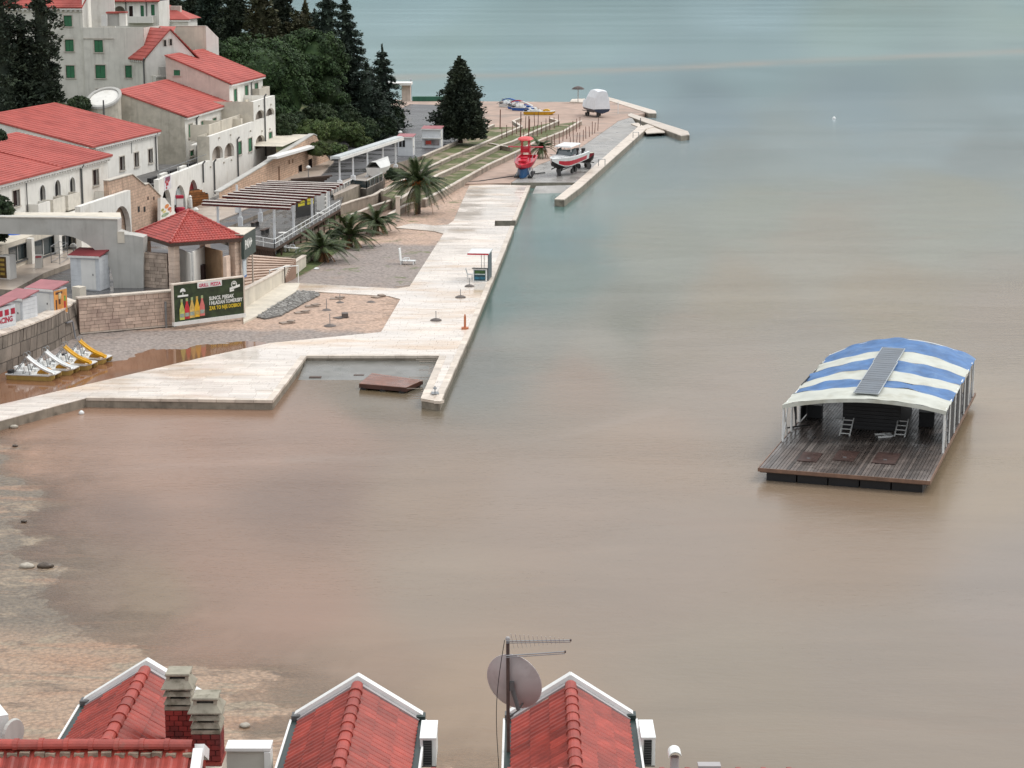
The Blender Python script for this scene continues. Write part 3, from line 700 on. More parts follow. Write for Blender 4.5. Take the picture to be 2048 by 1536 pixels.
# ================================================================== BUILDINGS
def window(fr, q, parent, kind='shutter', rise=0, dep=.12, fw=.11, frame=STONEF, sill=True):
    """q = (ua, ub, za, zb): surround, sill and shutters or pane set into the opening"""
    ua, ub, za, zb = q
    mb = MB()
    if not rise:
        mb.fbox(fr, ua-fw, ua, za, zb, -dep, .05); mb.fbox(fr, ub, ub+fw, za, zb, -dep, .05)
        mb.fbox(fr, ua-fw, ub+fw, zb, zb+fw, -dep, .053)
    else:
        n = 10
        pts = [((ua+ub)/2-math.cos(math.pi*i/n)*(ub-ua)/2, zb-rise+math.sin(math.pi*i/n)*rise) for i in range(n+1)]
        pts = [(ua, za)] + pts + [(ub, za)]; cx, cz = (ua+ub)/2, zb-rise
        for (a, c), (b, d) in zip(pts, pts[1:]):
            e = lambda u, z: ((u + (fw if u > cx else -fw)*(min(1, abs(u-cx)/((ub-ua)/2)))), z + (fw*min(1, max(0, (z-cz)/max(rise, .01)))))
            (a2, c2), (b2, d2) = e(a, c), e(b, d)
            mb.quad(fr.p(a, c, .05), fr.p(b, d, .05), fr.p(b2, d2, .05), fr.p(a2, c2, .05))
            mb.quad(fr.p(a2, c2, .05), fr.p(b2, d2, .05), fr.p(b2, d2, -.02), fr.p(a2, c2, -.02))
            mb.quad(fr.p(b, d, .05), fr.p(a, c, .05), fr.p(a, c, -dep), fr.p(b, d, -dep))
    w = mb.build('window', frame, parent)
    if sill:
        mb = MB(); mb.fbox(fr, ua-fw-.05, ub+fw+.05, za-.1, za, -dep, .13); mb.build('sill', frame, w)
    if kind == 'shutter':
        um = (ua+ub)/2
        mb = MB(); mb.fbox(fr, ua+.005, ub-.005, za+.005, zb-.005, -dep-.06, -dep+.02); mb.build('shutter_frame', SHUTF, w)
        for a, b in ((ua+.05, um-.02), (um+.02, ub-.05)):
            mb = MB(); k = max(5, int((zb-za)/.12))
            for i in range(k):
                z = za+.06 + (zb-za-.12)*i/k
                h = (zb-za-.12)/k
                mb.quad(fr.p(a, z, -dep+.06), fr.p(b, z, -dep+.06), fr.p(b, z+h, -dep+.03), fr.p(a, z+h, -dep+.03))
                mb.quad(fr.p(a, z+h, -dep+.03), fr.p(b, z+h, -dep+.03), fr.p(b, z+h, -dep+.06), fr.p(a, z+h, -dep+.06))
            mb.build('shutter', SHUT, w)
    else:
        mat = {'brown': BROWNW, 'dark': DARKW, 'glass': GLASS}[kind]
        mb = MB(); mb.quad(fr.p(ua-.02, za-.02, -dep-.12), fr.p(ub+.02, za-.02, -dep-.12), fr.p(ub+.02, zb+.02, -dep-.12), fr.p(ua-.02, zb+.02, -dep-.12))
        mb.build('pane', mat, w)
        if not rise:
            mb = MB(); um = (ua+ub)/2; mb.fbox(fr, um-.03, um+.03, za, zb, -dep-.11, -dep-.05); mb.build('glazing_bar', BROWNW if kind != 'glass' else TRIM, w)
    return w
def roof(name, fr, u0, u1, oe, ze, orr, zr, parent, mat=ROOF, n=None, th=.14, over=.25):
    """mono-pitched roof laid in stepped courses: eave at o=oe, ridge at o=orr"""
    n = n or max(6, int(abs(oe-orr)/.42)); mb = MB()
    for i in range(n):
        a, b = i/n, (i+1)/n
        oa, ob = oe+(orr-oe)*a, oe+(orr-oe)*b; za, zb = ze+(zr-ze)*a, ze+(zr-ze)*b
        mb.quad(fr.p(u0, za+.05, oa), fr.p(u1, za+.05, oa), fr.p(u1, zb, ob), fr.p(u0, zb, ob))
        mb.quad(fr.p(u0, za-th*(i == 0), oa), fr.p(u1, za-th*(i == 0), oa), fr.p(u1, za+.05, oa), fr.p(u0, za+.05, oa))
    for u in (u0, u1): mb.quad(fr.p(u, ze-th, oe), fr.p(u, ze+.05, oe), fr.p(u, zr, orr), fr.p(u, zr-th, orr))
    mb.quad(fr.p(u0, ze-th, oe), fr.p(u1, ze-th, oe), fr.p(u1, zr-th, orr), fr.p(u0, zr-th, orr))
    mb.quad(fr.p(u0, zr-th, orr), fr.p(u1, zr-th, orr), fr.p(u1, zr, orr), fr.p(u0, zr, orr))
    return mb.build(name, mat, parent)
def cornice(fr, u0, u1, z, parent, dent=True, out=.35):
    mb = MB(); mb.fbox(fr, u0, u1, z-.2, z, -.02, out); mb.build('cornice', TRIM, parent)
    if dent:
        mb = MB(); k = int((u1-u0)/.6)
        for i in range(k):
            u = u0 + (i+.5)*(u1-u0)/k; mb.fbox(fr, u-.13, u+.13, z-.4, z-.202, -.02, out*.7)
        mb.build('dentils', TRIM, parent, kind='stuff')
def pipe(fr, x, y0, y1, parent, r=.08, mat=PIPE, o=.12):
    u, z0 = fr.uz(x, y1); z1 = fr.uz(x, y0)[1]
    mb = MB(); mb.tube(fr.p(u, z0, o), fr.p(u, z1, o), r, 8); mb.tube(fr.p(u, z1, o), fr.p(u, z1+.3, o+.25), r, 8)
    return mb.build('downpipe', mat, parent)

# ---------------------------------------------------------------- A: the long white hotel with red roofs
A = thing('hotel_building', 'long white hotel under two joined red roofs, with three arched balconies', 'building', (-42, 205, RZ))
fA = Fr((P(314, 262, 10.4).x, P(314, 262, 10.4).y), 10.5)
ze1 = 10.4
def wops(fr, rects, rise=None):
    out = []
    for q in rects:
        ua, ub, za, zb = fr.rect(*q); out.append((ua, ub, za, zb, ((ub-ua)/2*1.0 if rise else 0)))
    return out
w1 = wops(fA, [(239, 249, 313, 341), (268.5, 277, 305, 334), (296.5, 305, 298, 326)])
un1 = fA.uz(178, 292)[0]
mb = MB(); wall(mb, fA, un1-8, 0, 2, ze1, w1, cap=False)
wdep = 11.6; zr1 = 13.2
mb.poly([fA.p(0, 2, 0), fA.p(0, ze1, 0), fA.p(0, zr1, -wdep), fA.p(0, 2, -wdep)])
mb.poly([fA.p(un1, 2, 0), fA.p(un1, ze1-.02, 0), fA.p(un1, zr1-.02, -wdep), fA.p(un1, 2, -wdep)])
mb.poly([fA.p(0, 2, -wdep), fA.p(0, zr1, -wdep), fA.p(un1, zr1, -wdep), fA.p(un1, 2, -wdep)])
mb.build('wall', WHITE, A)
for q in w1: window(fA, q[:4], A, 'brown')
roof('roof', fA, un1-.1, .25, .42, ze1+.06, -wdep-.1, zr1+.1, A)
cornice(fA, un1+1, .2, ze1-.1, A)
pipe(fA, 313.5, 270, 394, A)
mb = MB(); mb.tube(fA.p(fA.uz(262, 285)[0], ze1-.4, .05), fA.p(fA.uz(262, 285)[0], fA.uz(266, 306)[1], .05), .04, 5); mb.build('cable_duct', GMET, A)
zA2 = 9.75
pe = P(216, 311, zA2); fA2 = Fr((pe.x, pe.y), 10.3)
w2 = wops(fA2, [(185.5, 197, 339, 371), (25.5, 39, 380, 413)])
w2a = wops(fA2, [(79, 90, 370, 403), (109, 120.5, 360, 394), (139, 149.5, 354, 385)], True)
g1 = wops(fA2, [(70, 118, 468, 512)]); 
uL = -40
mb = MB(); wall(mb, fA2, uL, -.2, 5.3, zA2, w2 + w2a, cap=False)
w2d = 9.5; zrA2 = zA2 + 2.15
for u in (-.2, uL): mb.poly([fA2.p(u, 2, 0), fA2.p(u, zA2, 0), fA2.p(u, zrA2, -w2d), fA2.p(u, 2, -w2d)])
mb.build('wall', WHITE, A)
for q in w2: window(fA2, q[:4], A, 'brown')
for q in w2a: window(fA2, q[:4], A, 'dark', rise=q[4], fw=.14, frame=TRIM, sill=False)
roof('roof', fA2, uL, .15, .45, zA2+.06, -w2d, zrA2, A)
mb = MB(); us = fA2.uz(116, 332)[0]; mb.fbox(fA2, us-.06, us+.06, zA2+.1, zA2+.16, -.1, .5)
for i in range(1, 24): mb.fbox(fA2, us-.07, us+.07, zA2+.08+2.1*i/24, zA2+.2+2.1*i/24, -.1-w2d*i/24, .35-w2d*i/24)
mb.build('roof_seam', ROOF, A)
cornice(fA2, uL, .1, zA2-.1, A)
pipe(fA2, 164, 335, 428, A, .1); pipe(fA2, 53, 362, 425, A, .05)
BALC = M('balcony_render', (.6, .56, .49), .85, .08, 2, streak=.3)
for i, (x0, x1, y0, y1) in enumerate([(77, 100, 402, 425), (107, 130, 393, 423), (137, 160, 384, 417)]):
    ua, za = fA2.uz(x0, y1-3, 1.1); ub, zb = fA2.uz(x1, y0, 1.1)
    za = zb - 1.25
    mb = MB()
    mb.fbox(fA2, ua, ub, za-.15, za, .02, 1.1)
    mb.fbox(fA2, ua, ub, za, zb, .98, 1.1); mb.fbox(fA2, ua, ua+.12, za, zb, .02, .978); mb.fbox(fA2, ub-.12, ub, za, zb, .02, .978)
    mb.build('balcony', BALC if i else WHITE, A)
# ground floor with glazed openings behind the bridge arch, and a portico of arches
fG = fA2.off(2.6)
go = wops(fG, [(18, 60, 490, 522), (66, 114, 477, 512), (122, 148, 470, 495)])
mb = MB(); wall(mb, fG, uL, fG.uz(190, 470)[0], 2, 5.2, go, cap=True); mb.quad(fG.p(uL, 5.22, 0), fG.p(2, 5.22, 0), fG.p(2, 5.22, -2.6), fG.p(uL, 5.22, -2.6)); mb.build('ground_floor_wall', CREAM, A)
for q in go:
    w = window(fG, q[:4], A, 'glass', frame=PIPE, fw=.06)
for x, y0, y1 in ((64, 480, 536), (118, 468, 500)):
    u, z = fG.uz(x, y1, .3); mb = MB(); mb.fbox(fG, u-.3, u+.3, 2.6, 5.15, .02, .5); mb.build('pillar', WHITE, A)
pp = P(264, 470, 2.5); fP = Fr((pp.x, pp.y), 9.0)
ztp = fP.uz(264, 379)[1]; ul = fP.uz(160, 412)[0]
po = []
for x0, x1, y0, y1 in ((224, 261, 412, 468), (183, 216, 422, 466)):
    ua, ub, za, zb = fP.rect(x0, x1, y0, y1); po.append((ua, ub, 2.2, zb, (ub-ua)/2*.9))
mb = MB(); wall(mb, fP, ul, 0, 2, ztp, po, t=.5); mb.quad(fP.p(ul, ztp-1.1, -.5), fP.p(0, ztp-1.1, -.5), fP.p(0, ztp-1.1, -5), fP.p(ul, ztp-1.1, -5))
mb.quad(fP.p(0, 2, -.5), fP.p(0, ztp-.15, -.5), fP.p(0, ztp-.15, -5), fP.p(0, 2, -5)); mb.build('portico', WHITE, A)
mb = MB(); mb.fbox(fP, po[0][0]+.6, po[0][1]-.2, 2.5, po[0][3]-.9, -2.6, -2.5); mb.build('roller_door', M('roller_door_metal', (.2, .19, .185), .5, .1), A)
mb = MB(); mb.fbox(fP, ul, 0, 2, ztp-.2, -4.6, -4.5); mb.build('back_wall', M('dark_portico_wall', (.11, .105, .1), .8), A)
# stone flank of the outside stair
STST = brickmat('rough_pink_stone', (.54, .37, .27), (.47, .33, .24), (.33, .25, .2), 9, .75, .3, bump=.5)
stw = thing('stone_stair_wall', 'stepped pink stone stair wall standing beside the white portico', 'wall', fP.p(2, RZ))
f2 = fP.off(-.6)
pts = [f2.uz(x, y) for x, y in ((217, 362), (264, 349), (289, 370), (296, 367), (321, 393))]
u1 = pts[-1][0]
mb = MB(); ring = [(pts[0][0], 2.0)] + [(u1, 2.0)] + pts[::-1]
front = [f2.p(u, z, 0) for u, z in ring]; back = [f2.p(u, z, -.5) for u, z in ring]
mb.hexa(back, front); mb.build('wall_body', STST, stw)
mb = MB()
for (a, c), (b, d) in zip(pts, pts[1:]): mb.obox(f2.p(a, c+.003, -.55), f2.p(b, d+.003, -.55)-f2.p(a, c+.003, -.55), f2.n*.65, (0, 0, .08))
mb.build('coping', STONEF, stw)
for x in (277.5, 289):
    q = f2.rect(x-2, x+2, 413, 424); mb = MB(); mb.fbox(f2, q[0], q[1], q[2], q[3], -.1, .012); mb.build('slit_window', DARKW, stw)
    q = f2.rect(x+17, x+20, 393, 400); mb = MB(); mb.fbox(f2, q[0], q[1], q[2], q[3], -.1, .012); mb.build('vent_hole', WOODD, stw)

# ---------------------------------------------------------------- B: the terraced apartment house with arcades
B = thing('apartment_house', 'white terraced apartment house with arched loggias and two red monopitch roofs', 'building', (-33, 225, RZ))
q0 = P(372, 415, 2.7); fF = Fr((q0.x, q0.y), 6.5)
uz = fF.uz
uF0 = uz(321, 400)[0]; zF = uz(361, 343)[1]
uL0 = uz(419, 290)[0]; uL1 = uz(551, 250)[0]
# low front wall with shop arches
fa = [fF.rect(324, 342, 377, 412), fF.rect(348, 371, 370, 415), fF.rect(375, 398, 359, 415)]
fo = [(a, b, 2.4, d, (b-a)/2*(1.0 if i < 2 else 1.5)) for i, (a, b, c, d) in enumerate(fa)]
mb = MB(); wall(mb, fF, uF0-.5, uL0, 2, zF, fo, t=.5)
mb.build('front_wall', WHITE, B)
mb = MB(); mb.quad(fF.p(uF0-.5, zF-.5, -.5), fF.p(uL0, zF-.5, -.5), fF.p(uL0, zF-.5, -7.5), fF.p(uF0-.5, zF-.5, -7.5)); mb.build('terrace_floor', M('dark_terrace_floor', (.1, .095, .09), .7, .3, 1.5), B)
for k in range(5):
    ua = uF0+.6+(uL0-uF0-1.2)*k/5; mb = MB(); mb.fbox(fF, ua, ua+(uL0-uF0)*.12, zF-.49, zF+.02, -1.5, -1.1); mb.build('planter', WHITE if k % 2 else DARKW, B)
    mb = MB(); mb.tube(fF.p(ua, zF, -.25), fF.p(ua, zF+.75, -.25), .04, 5); mb.tube(fF.p(ua, zF+.72, -.25), fF.p(ua+(uL0-uF0)*.19, zF+.72, -.25), .035, 5); mb.build('terrace_rail', GMET, B)
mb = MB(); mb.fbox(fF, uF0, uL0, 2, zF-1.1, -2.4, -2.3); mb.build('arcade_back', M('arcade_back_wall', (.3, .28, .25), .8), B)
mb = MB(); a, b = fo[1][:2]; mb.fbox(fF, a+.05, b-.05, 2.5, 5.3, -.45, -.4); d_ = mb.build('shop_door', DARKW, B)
for k in (0, 1):
    mb = MB(); mb.fbox(fF, a+.15+k*(b-a-.1)/2, a+(b-a)/2-.1+k*(b-a-.1)/2, 3.3+.0, 4.9, -.397, -.37); mb.build('pane', M('pale_window_%d' % k, (.5, .56, .57), .15), d_)
mb = MB(); a, b = fo[2][:2]; mb.fbox(fF, a+.1, b-.1, 2.5, fo[2][3]-.3, -.45, -.4); mb.build('red_door', M('red_door_paint', (.3, .02, .025), .5), B)
# notice with a red figure on the wall
q = fF.rect(328, 342, 351, 379); mb = MB(); mb.fbox(fF, *q[:2], q[2], q[3], .01, .03); pst = mb.build('poster', M('poster_paper', (.62, .6, .62), .6), B)
mb = MB(); um = (q[0]+q[1])/2; zm = q[2]+(q[3]-q[2])*.5
for du, dz, w_, h_ in ((-.7, .15, .6, .28), (-.25, -.15, .9, .3), (.5, .25, .5, .35), (-.5, -.5, .4, .25), (.1, .1, .5, .2)):
    mb.fbox(fF, um+du-w_/2, um+du+w_/2, zm+dz-h_/2, zm+dz+h_/2, .032+.002*abs(du), .036+.002*abs(du))
mb.build('print', M('red_print', (.4, .02, .03), .6), pst)
mb = MB(); mb.fbox(fF, q[0]+.4, q[1]-.4, q[3]-.5, q[3]-.12, .032, .038); mb.build('print_band', M('purple_print', (.2, .06, .1), .6), pst)
# tall lower block with loggias
zT = uz(421, 272)[1]; uT = uz(507, 225)[0]; zTT = uz(549, 191)[1]; uT = uT
lo = []
for q in ((425, 445, 293, 320), (449.5, 467.5, 287, 316), (512, 529, 271, 296)):
    a, b, c, d = fF.rect(q[0]-1, q[1]+1, q[2]-1, q[3]); lo.append((a, b, c-.0, d, min((b-a)/2*.8, (d-c)*.6)))
lw = wops(fF, [(475.5, 483, 283, 309), (496.5, 504, 276, 303), (537.5, 544.5, 264, 290)])
mb = MB(); wall(mb, fF, uL0, uL1, 2, zT, lo + lw, t=.35)
zfl = zT - 1.0
mb.quad(fF.p(uL0, zfl, -.35), fF.p(uL1, zfl, -.35), fF.p(uL1, zfl, -4), fF.p(uL0, zfl, -2.2))
mb.quad(fF.p(uL1, 2, 0), fF.p(uL1, zT, 0), fF.p(uL1, zT, -6), fF.p(uL1, 2, -6))
mb.build('lower_wall', WHITE, B)
mb = MB(); dd_ = Vector((0, 0, CAM_H)); rr_ = ray(394, 290); OO = fF.p(uL0-.012, 0); t_ = (OO-dd_).dot(fF.d)/rr_.dot(fF.d); swd = (dd_+rr_*t_-OO).dot(fF.n)
mb.quad(fF.p(uL0-.012, 2, 0), fF.p(uL0-.012, zT, 0), fF.p(uL0-.012, zT, swd), fF.p(uL0-.012, 2, swd)); mb.quad(fF.p(uL0-.012, 2, swd), fF.p(uL0-.012, zT, swd), fF.p(uL0+6, zT, swd), fF.p(uL0+6, 2, swd)); mb.build('side_wall', BEIGE, B)
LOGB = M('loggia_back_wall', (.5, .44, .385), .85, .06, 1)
def loggia(fr, q):
    mb = MB(); a, b, c, d, r = q; D = .75
    mb.quad(fr.p(a-.2, c-.02, -D), fr.p(b+.2, c-.02, -D), fr.p(b+.2, d+.2, -D), fr.p(a-.2, d+.2, -D))
    mb.quad(fr.p(a-.2, c-.02, -.3), fr.p(b+.2, c-.02, -.3), fr.p(b+.2, c-.02, -D), fr.p(a-.2, c-.02, -D))
    for u in (a-.2, b+.2): mb.quad(fr.p(u, c-.02, -.3), fr.p(u, d+.2, -.3), fr.p(u, d+.2, -D), fr.p(u, c-.02, -D))
    mb.quad(fr.p(a-.2, d+.2, -.3), fr.p(b+.2, d+.2, -.3), fr.p(b+.2, d+.2, -D), fr.p(a-.2, d+.2, -D))
    mb.build('loggia', LOGB, B)
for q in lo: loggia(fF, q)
for q in lw: window(fF, q[:4], B, 'shutter')
# tower part with the upper loggias
up = []
for q in ((511.5, 529, 221, 245), (532.5, 548.5, 217, 238)):
    a, b, c, d = fF.rect(q[0]-.6, q[1]+.6, q[2]-1, q[3]); up.append((a, b, c, d, min((b-a)/2*.85, (d-c)*.6)))
mb = MB(); wall(mb, fF, uT, uL1, zT+.003, zTT, up, t=.35)
mb.quad(fF.p(uT, zTT-.9, -.35), fF.p(uL1, zTT-.9, -.35), fF.p(uL1, zTT-.9, -5.5), fF.p(uT, zTT-.9, -5.5))
mb.quad(fF.p(uL1, zT, -.35), fF.p(uL1, zTT, -.35), fF.p(uL1, zTT, -5.5), fF.p(uL1, zT, -5.5)); mb.build('tower_wall', WHITE, B)
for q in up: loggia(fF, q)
mb = MB(); mb.quad(fF.p(uT-.012, zT-1, 0), fF.p(uT-.012, zTT, 0), fF.p(uT-.012, zTT, -5), fF.p(uT-.012, zT-1, -5)); mb.build('side_wall', CREAM, B)
# terrace parapets: stepped screens
for (x0, x1, y0, y1, o) in ((418, 441, 250, 272, -1.2), (443, 486, 241, 258, -1.6), (482, 485, 238, 262, -.6)):
    ua, zb = fF.uz(x0, y0, o); ub, _ = fF.uz(x1, y0+ (y1-y0)*.0 - (x1-x0)*.2, o)
    mb = MB(); mb.fbox(fF, ua, ub, zfl+.003, zb, o-.16, o); mb.fbox(fF, ua, ua+.16, zfl+.003, zb, o-2.2, o-.162); mb.build('terrace_screen', CREAM, B)
for x, y0, y1 in ((475, 278, 355), (530, 192, 312), (428, 323, 388), (405, 327, 365)): pipe(fF, x, y0, y1, B, .09)
# small lamps and vents on the white wall
for x, y in ((437, 276), (460, 270), (447, 325), (420, 334), (462, 320), (500, 262), (523, 262), (517, 212), (541, 209), (539, 258)):
    u, z = fF.uz(x, y); mb = MB(); mb.fbox(fF, u-.12, u+.12, z-.1, z+.1, .012, .16); mb.build('wall_lamp', STONEF, B)
# upper storey with roof 1 (set back) and roof 2
zeB = 11.15; pb = P(369, 234, zeB); fB = Fr((pb.x, pb.y), 6.0)
uB1 = fB.uz(463, 211)[0]
bw = wops(fB, [(377, 385, 248, 275), (402, 409, 242, 257), (425.5, 432.5, 236, 250), (447.5, 455, 230, 244), (380, 387, 301, 312)])
mb = MB(); wall(mb, fB, 0, uB1+.3, 5, zeB, bw, cap=False)
zr_, orr_ = None, None
d0 = Vector((0, 0, CAM_H)); 
def side_of(fr, u, px, py):                      # hit of the sight line with the end plane u = const
    d = ray(px, py); O = fr.p(u, 0); t = (O - Vector((0, 0, CAM_H))).dot(fr.d)/d.dot(fr.d)
    q = Vector((0, 0, CAM_H)) + d*t; return (q-O).dot(fr.n), q.z
oR, zR = side_of(fB, 0, 232, 182)
mb.poly([fB.p(uB1, 4, 0), fB.p(uB1, zeB, 0), fB.p(uB1, zR, oR), fB.p(uB1, 4, oR)])
mb.quad(fB.p(0, 4, oR), fB.p(uB1, 4, oR), fB.p(uB1, zR, oR), fB.p(0, zR, oR))
mb.build('upper_wall', WHITE, B)
for q in bw: window(fB, q[:4], B, 'shutter')
mb = MB(); mb.poly([fB.p(-.03, 3, .02), fB.p(-.03, zeB-.05, .02), fB.p(-.03, zR-.05, oR), fB.p(-.03, 3, oR)]); mb.poly([fB.p(.2, 3, 0), fB.p(.2, zeB-.05, 0), fB.p(.2, zR-.05, oR), fB.p(.2, 3, oR)]); mb.build('gable_wall', BEIGE, B)
roof('roof', fB, -.15, uB1+.2, .4, zeB+.05, oR-.1, zR+.08, B); cornice(fB, 0, uB1+.3, zeB-.1, B, False)
pipe(fB, 394, 236, 322, B, .09)
zeC = VZ(fB.p(uB1+.3, 0).y, 167); pc = P(458, 168, zeC); fC = Fr((pc.x, pc.y), 7.0)
uC1 = fC.uz(525, 153)[0]; oC, zC = side_of(fC, 0, 331, 111)
cw = wops(fC, [(467.5, 474, 178, 203), (489.5, 496.5, 171, 200), (509, 516, 166, 178)])
mb = MB(); wall(mb, fC, 0, uC1, 6, zeC, cw, cap=False)
mb.poly([fC.p(uC1, 5, 0), fC.p(uC1, zeC, 0), fC.p(uC1, zC, oC), fC.p(uC1, 5, oC)]); mb.build('upper_wall', WHITE, B)
for q in cw: window(fC, q[:4], B, 'shutter')
gf = Fr(fC.p(-.03, 0, 0), math.degrees(fC.a)+90)       # the gable plane looking at us: u runs towards the sea
a, za = side_of(fC, -.03, 348, 151); b, zb = side_of(fC, -.03, 360, 140)
mb = MB(); wq = (a, b, za, zb, 0)
mb.poly([fC.p(-.03, 4, .02), fC.p(-.03, zeC-.05, .02), fC.p(-.03, zC-.05, oC), fC.p(-.03, 4, oC)]); mb.build('gable_wall', PINKP, B)
window(gf, (a, b, za, zb), B, 'shutter', dep=-.03)
roof('roof', fC, -.15, uC1+.2, .4, zeC+.05, oC-.1, zC+.08, B); cornice(fC, 0, uC1+.15, zeC-.1, B, False)
pipe(fC, 502, 165, 195, B, .07)
mb = MB(); ua = fC.uz(503, 185)[0]; ub = fC.uz(524, 180)[0]; zt = fC.uz(513, 179, 1.0)[1]
mb.fbox(fC, ua, ub, zt-1.5, zt, .9, 1.02); mb.fbox(fC, ua, ua+.12, zt-1.5, zt, .02, .898); mb.fbox(fC, ub-.12, ub, zt-1.5, zt, .02, .898); mb.fbox(fC, ua, ub, zt-1.62, zt-1.502, .02, 1.02); mb.build('balcony', CREAM, B)
ua = fC.uz(482, 205)[0]; mb = MB(); o_, z_ = side_of(fC, ua, 482, 200)
mb.fbox(fC, ua, fC.uz(507, 200)[0], zT-1, z_, .5, .66); mb.build('terrace_screen', CREAM, B)
# the round stair tower
tw = thing('round_tower', 'round grey stair tower with a white flat top beside the red roof', 'tower', P(208, 245, 6))
pt = PY(208, 198, fB.O.y-1.5); r_ = 33/FPX*pt.y
def slant(mb, zmin):                              # the tower is cut off aslant, low towards the viewer
    mb.v = [(x, y, z + (((y-pt.y)*.5 + (x-pt.x)*.12) if z > zmin else 0)) for x, y, z in mb.v]; return mb
mb = MB(); mb.lathe([(r_, 3), (r_, pt.z-.02)], (pt.x, pt.y, 0), 28); slant(mb, 4).build('shaft', BEIGE, tw)
mb = MB(); mb.lathe([(r_+.1, pt.z), (r_+.1, pt.z+.25), (r_-.22, pt.z+.25), (r_-.22, pt.z+.02)], (pt.x, pt.y, 0), 28); slant(mb, 4).build('parapet', GREYP, tw)
mb = MB(); mb.lathe([(r_-.25, pt.z+.03), (r_-.25, pt.z+.1)], (pt.x, pt.y, 0), 28); slant(mb, 4).build('roof_membrane', WHITE, tw)
mb = MB(); mb.tube((pt.x+.3, pt.y-r_-.08, 3), (pt.x+.3, pt.y-r_-.08, pt.z), .09, 6); mb.build('downpipe', PIPE, tw)

# ---------------------------------------------------------------- C: tall house with green shutters, and its small gabled wing
Cb = thing('tall_house', 'tall grey rendered house with rows of green shutters behind the cypresses', 'building', (-52, 262, 6))
YC = 262.0; o1 = PY(166, 54, YC); fH = Fr((o1.x, o1.y), 94); fHs = fH
cwl = wops(fH, [(127.5, 144, 31, 53), (130, 147.5, 79, 103), (132, 149.5, 131, 156)])
mb = MB(); zCe = fH.uz(140, 15)[1]
wall(mb, fH, -14, 0, 4, zCe, cwl, cap=False); mb.build('wall', PALEG, Cb)
mb = MB(); mb.quad(fH.p(0, 4, 0), fH.p(0, zCe+4, 0), fH.p(0, zCe+4, -12), fH.p(0, 4, -12)); mb.build('sea_wall', WHITE, Cb)
for q in cwl: window(fH, q[:4], Cb, 'shutter')
roof('roof', fH, -14, .1, .4, zCe+.05, -6, zCe+3, Cb); cornice(fH, -14, .1, zCe-.1, Cb)
fH2 = fH.off(.35); ur = fH.uz(291, 140)[0]; zp = fH2.uz(200, 55)[1]
cw2 = wops(fH2, [(188.5, 206, 80, 104.5), (191, 211, 130, 156.5), (250.5, 270, 131, 155.5), (193, 214, 178, 200)])
mb = MB(); wall(mb, fH2, .05, ur, 4, zp, cw2, t=.4); mb.quad(fH2.p(.05, zp-.6, -.4), fH2.p(ur, zp-.6, -.4), fH2.p(ur, zp-.6, -9), fH2.p(.05, zp-.6, -9))
mb.quad(fH2.p(ur, 4, 0), fH2.p(ur, zp, 0), fH2.p(ur, zp, -10), fH2.p(ur, 4, -10)); mb.build('wall', PALEG, Cb)
for q in cw2: window(fH2, q[:4], Cb, 'shutter')
mb = MB(); zb_ = fH2.uz(200, 77)[1]; mb.fbox(fH2, .05, fH2.uz(228, 75)[0], zb_-.06, zb_+.06, .003, .08); mb.build('string_course', STONEF, Cb)
mb = MB(); a = fH2.uz(217, 30)[0]; mb.fbox(fH2, .4, a, zp-.6, zp+8, -3.2, -3.0); mb.build('upper_sea_wall', WHITE, Cb)
# roof terrace fittings
mb = MB(); a, z0 = fH2.uz(215, 52, -1); b, z1 = fH2.uz(238, 27, -1); mb.fbox(fH2, a, b, z0, z1, -2.2, -1); sh = mb.build('stair_hatch', GREYP, Cb)
mb = MB(); mb.fbox(fH2, a-.1, b+.1, z1+.003, z1+.22, -2.4, -.8); mb.build('hatch_roof', ROOF, sh)
a, z0 = fH2.uz(239, 52, -.6); b, z1 = fH2.uz(251, 26, -.6); mb = MB(); mb.fbox(fH2, a, b, z0, z1, -1.4, -.6); ch = mb.build('chimney', WHITE, Cb); mb = MB(); mb.fbox(fH2, a-.1, b+.1, z1+.003, z1+.18, -1.5, -.5); mb.build('chimney_cap', ROOF, ch)
a, z0 = fH2.uz(203, 52, -.3); b, z1 = fH2.uz(213, 30, -.3); mb = MB(); mb.fbox(fH2, a, b, z0, z1, -.8, -.3); mb.build('air_conditioner', TRIM, Cb)
W = thing('gabled_wing', 'small gabled house wing with steep red roof and two slit windows', 'building', fH2.p(ur, 6))
zw = VZ(258, 117); o1 = PY(290, 117, 258.0); fs = Fr((o1.x, o1.y), 55)            # gable plane: runs right and away
fe = Fr((o1.x, o1.y), 55-90)                                                     # eave line: runs left and away from the gable corner
ww, LL = 7.0, 6.4; ze = zw; zr = VZ(fs.p(ww/2, 0).y, 57)
fe2 = Fr(fe.p(0, 0), math.degrees(fe.a)+180)                                       # same line, outward side to the left
mb = MB()
A_ = [fs.p(-.35, ze-.1, .25), fs.p(-.35, ze-.1, -LL), fs.p(ww/2, zr, -LL), fs.p(ww/2, zr, .25)]
B_ = [fs.p(ww+.35, ze-.1, .25), fs.p(ww+.35, ze-.1, -LL), fs.p(ww/2, zr, -LL), fs.p(ww/2, zr, .25)]
for q in (A_, B_):
    for i in range(9):
        a0, a1 = i/9, (i+1)/9
        e0_, e1_, f0_, f1_ = q[0].lerp(q[3], a0), q[1].lerp(q[2], a0), q[0].lerp(q[3], a1), q[1].lerp(q[2], a1)
        up_ = Vector((0, 0, .06)); mb.quad(e0_+up_, e1_+up_, f1_, f0_); mb.quad(e0_-up_*2, e1_-up_*2, e1_+up_, e0_+up_)
    dn = Vector((0, 0, -.14)); mb.quad(q[0]+dn, q[3]+dn, q[3], q[0]); mb.quad(q[0]+dn, q[1]+dn, q[2]+dn, q[3]+dn)
mb.build('roof', ROOF, W)
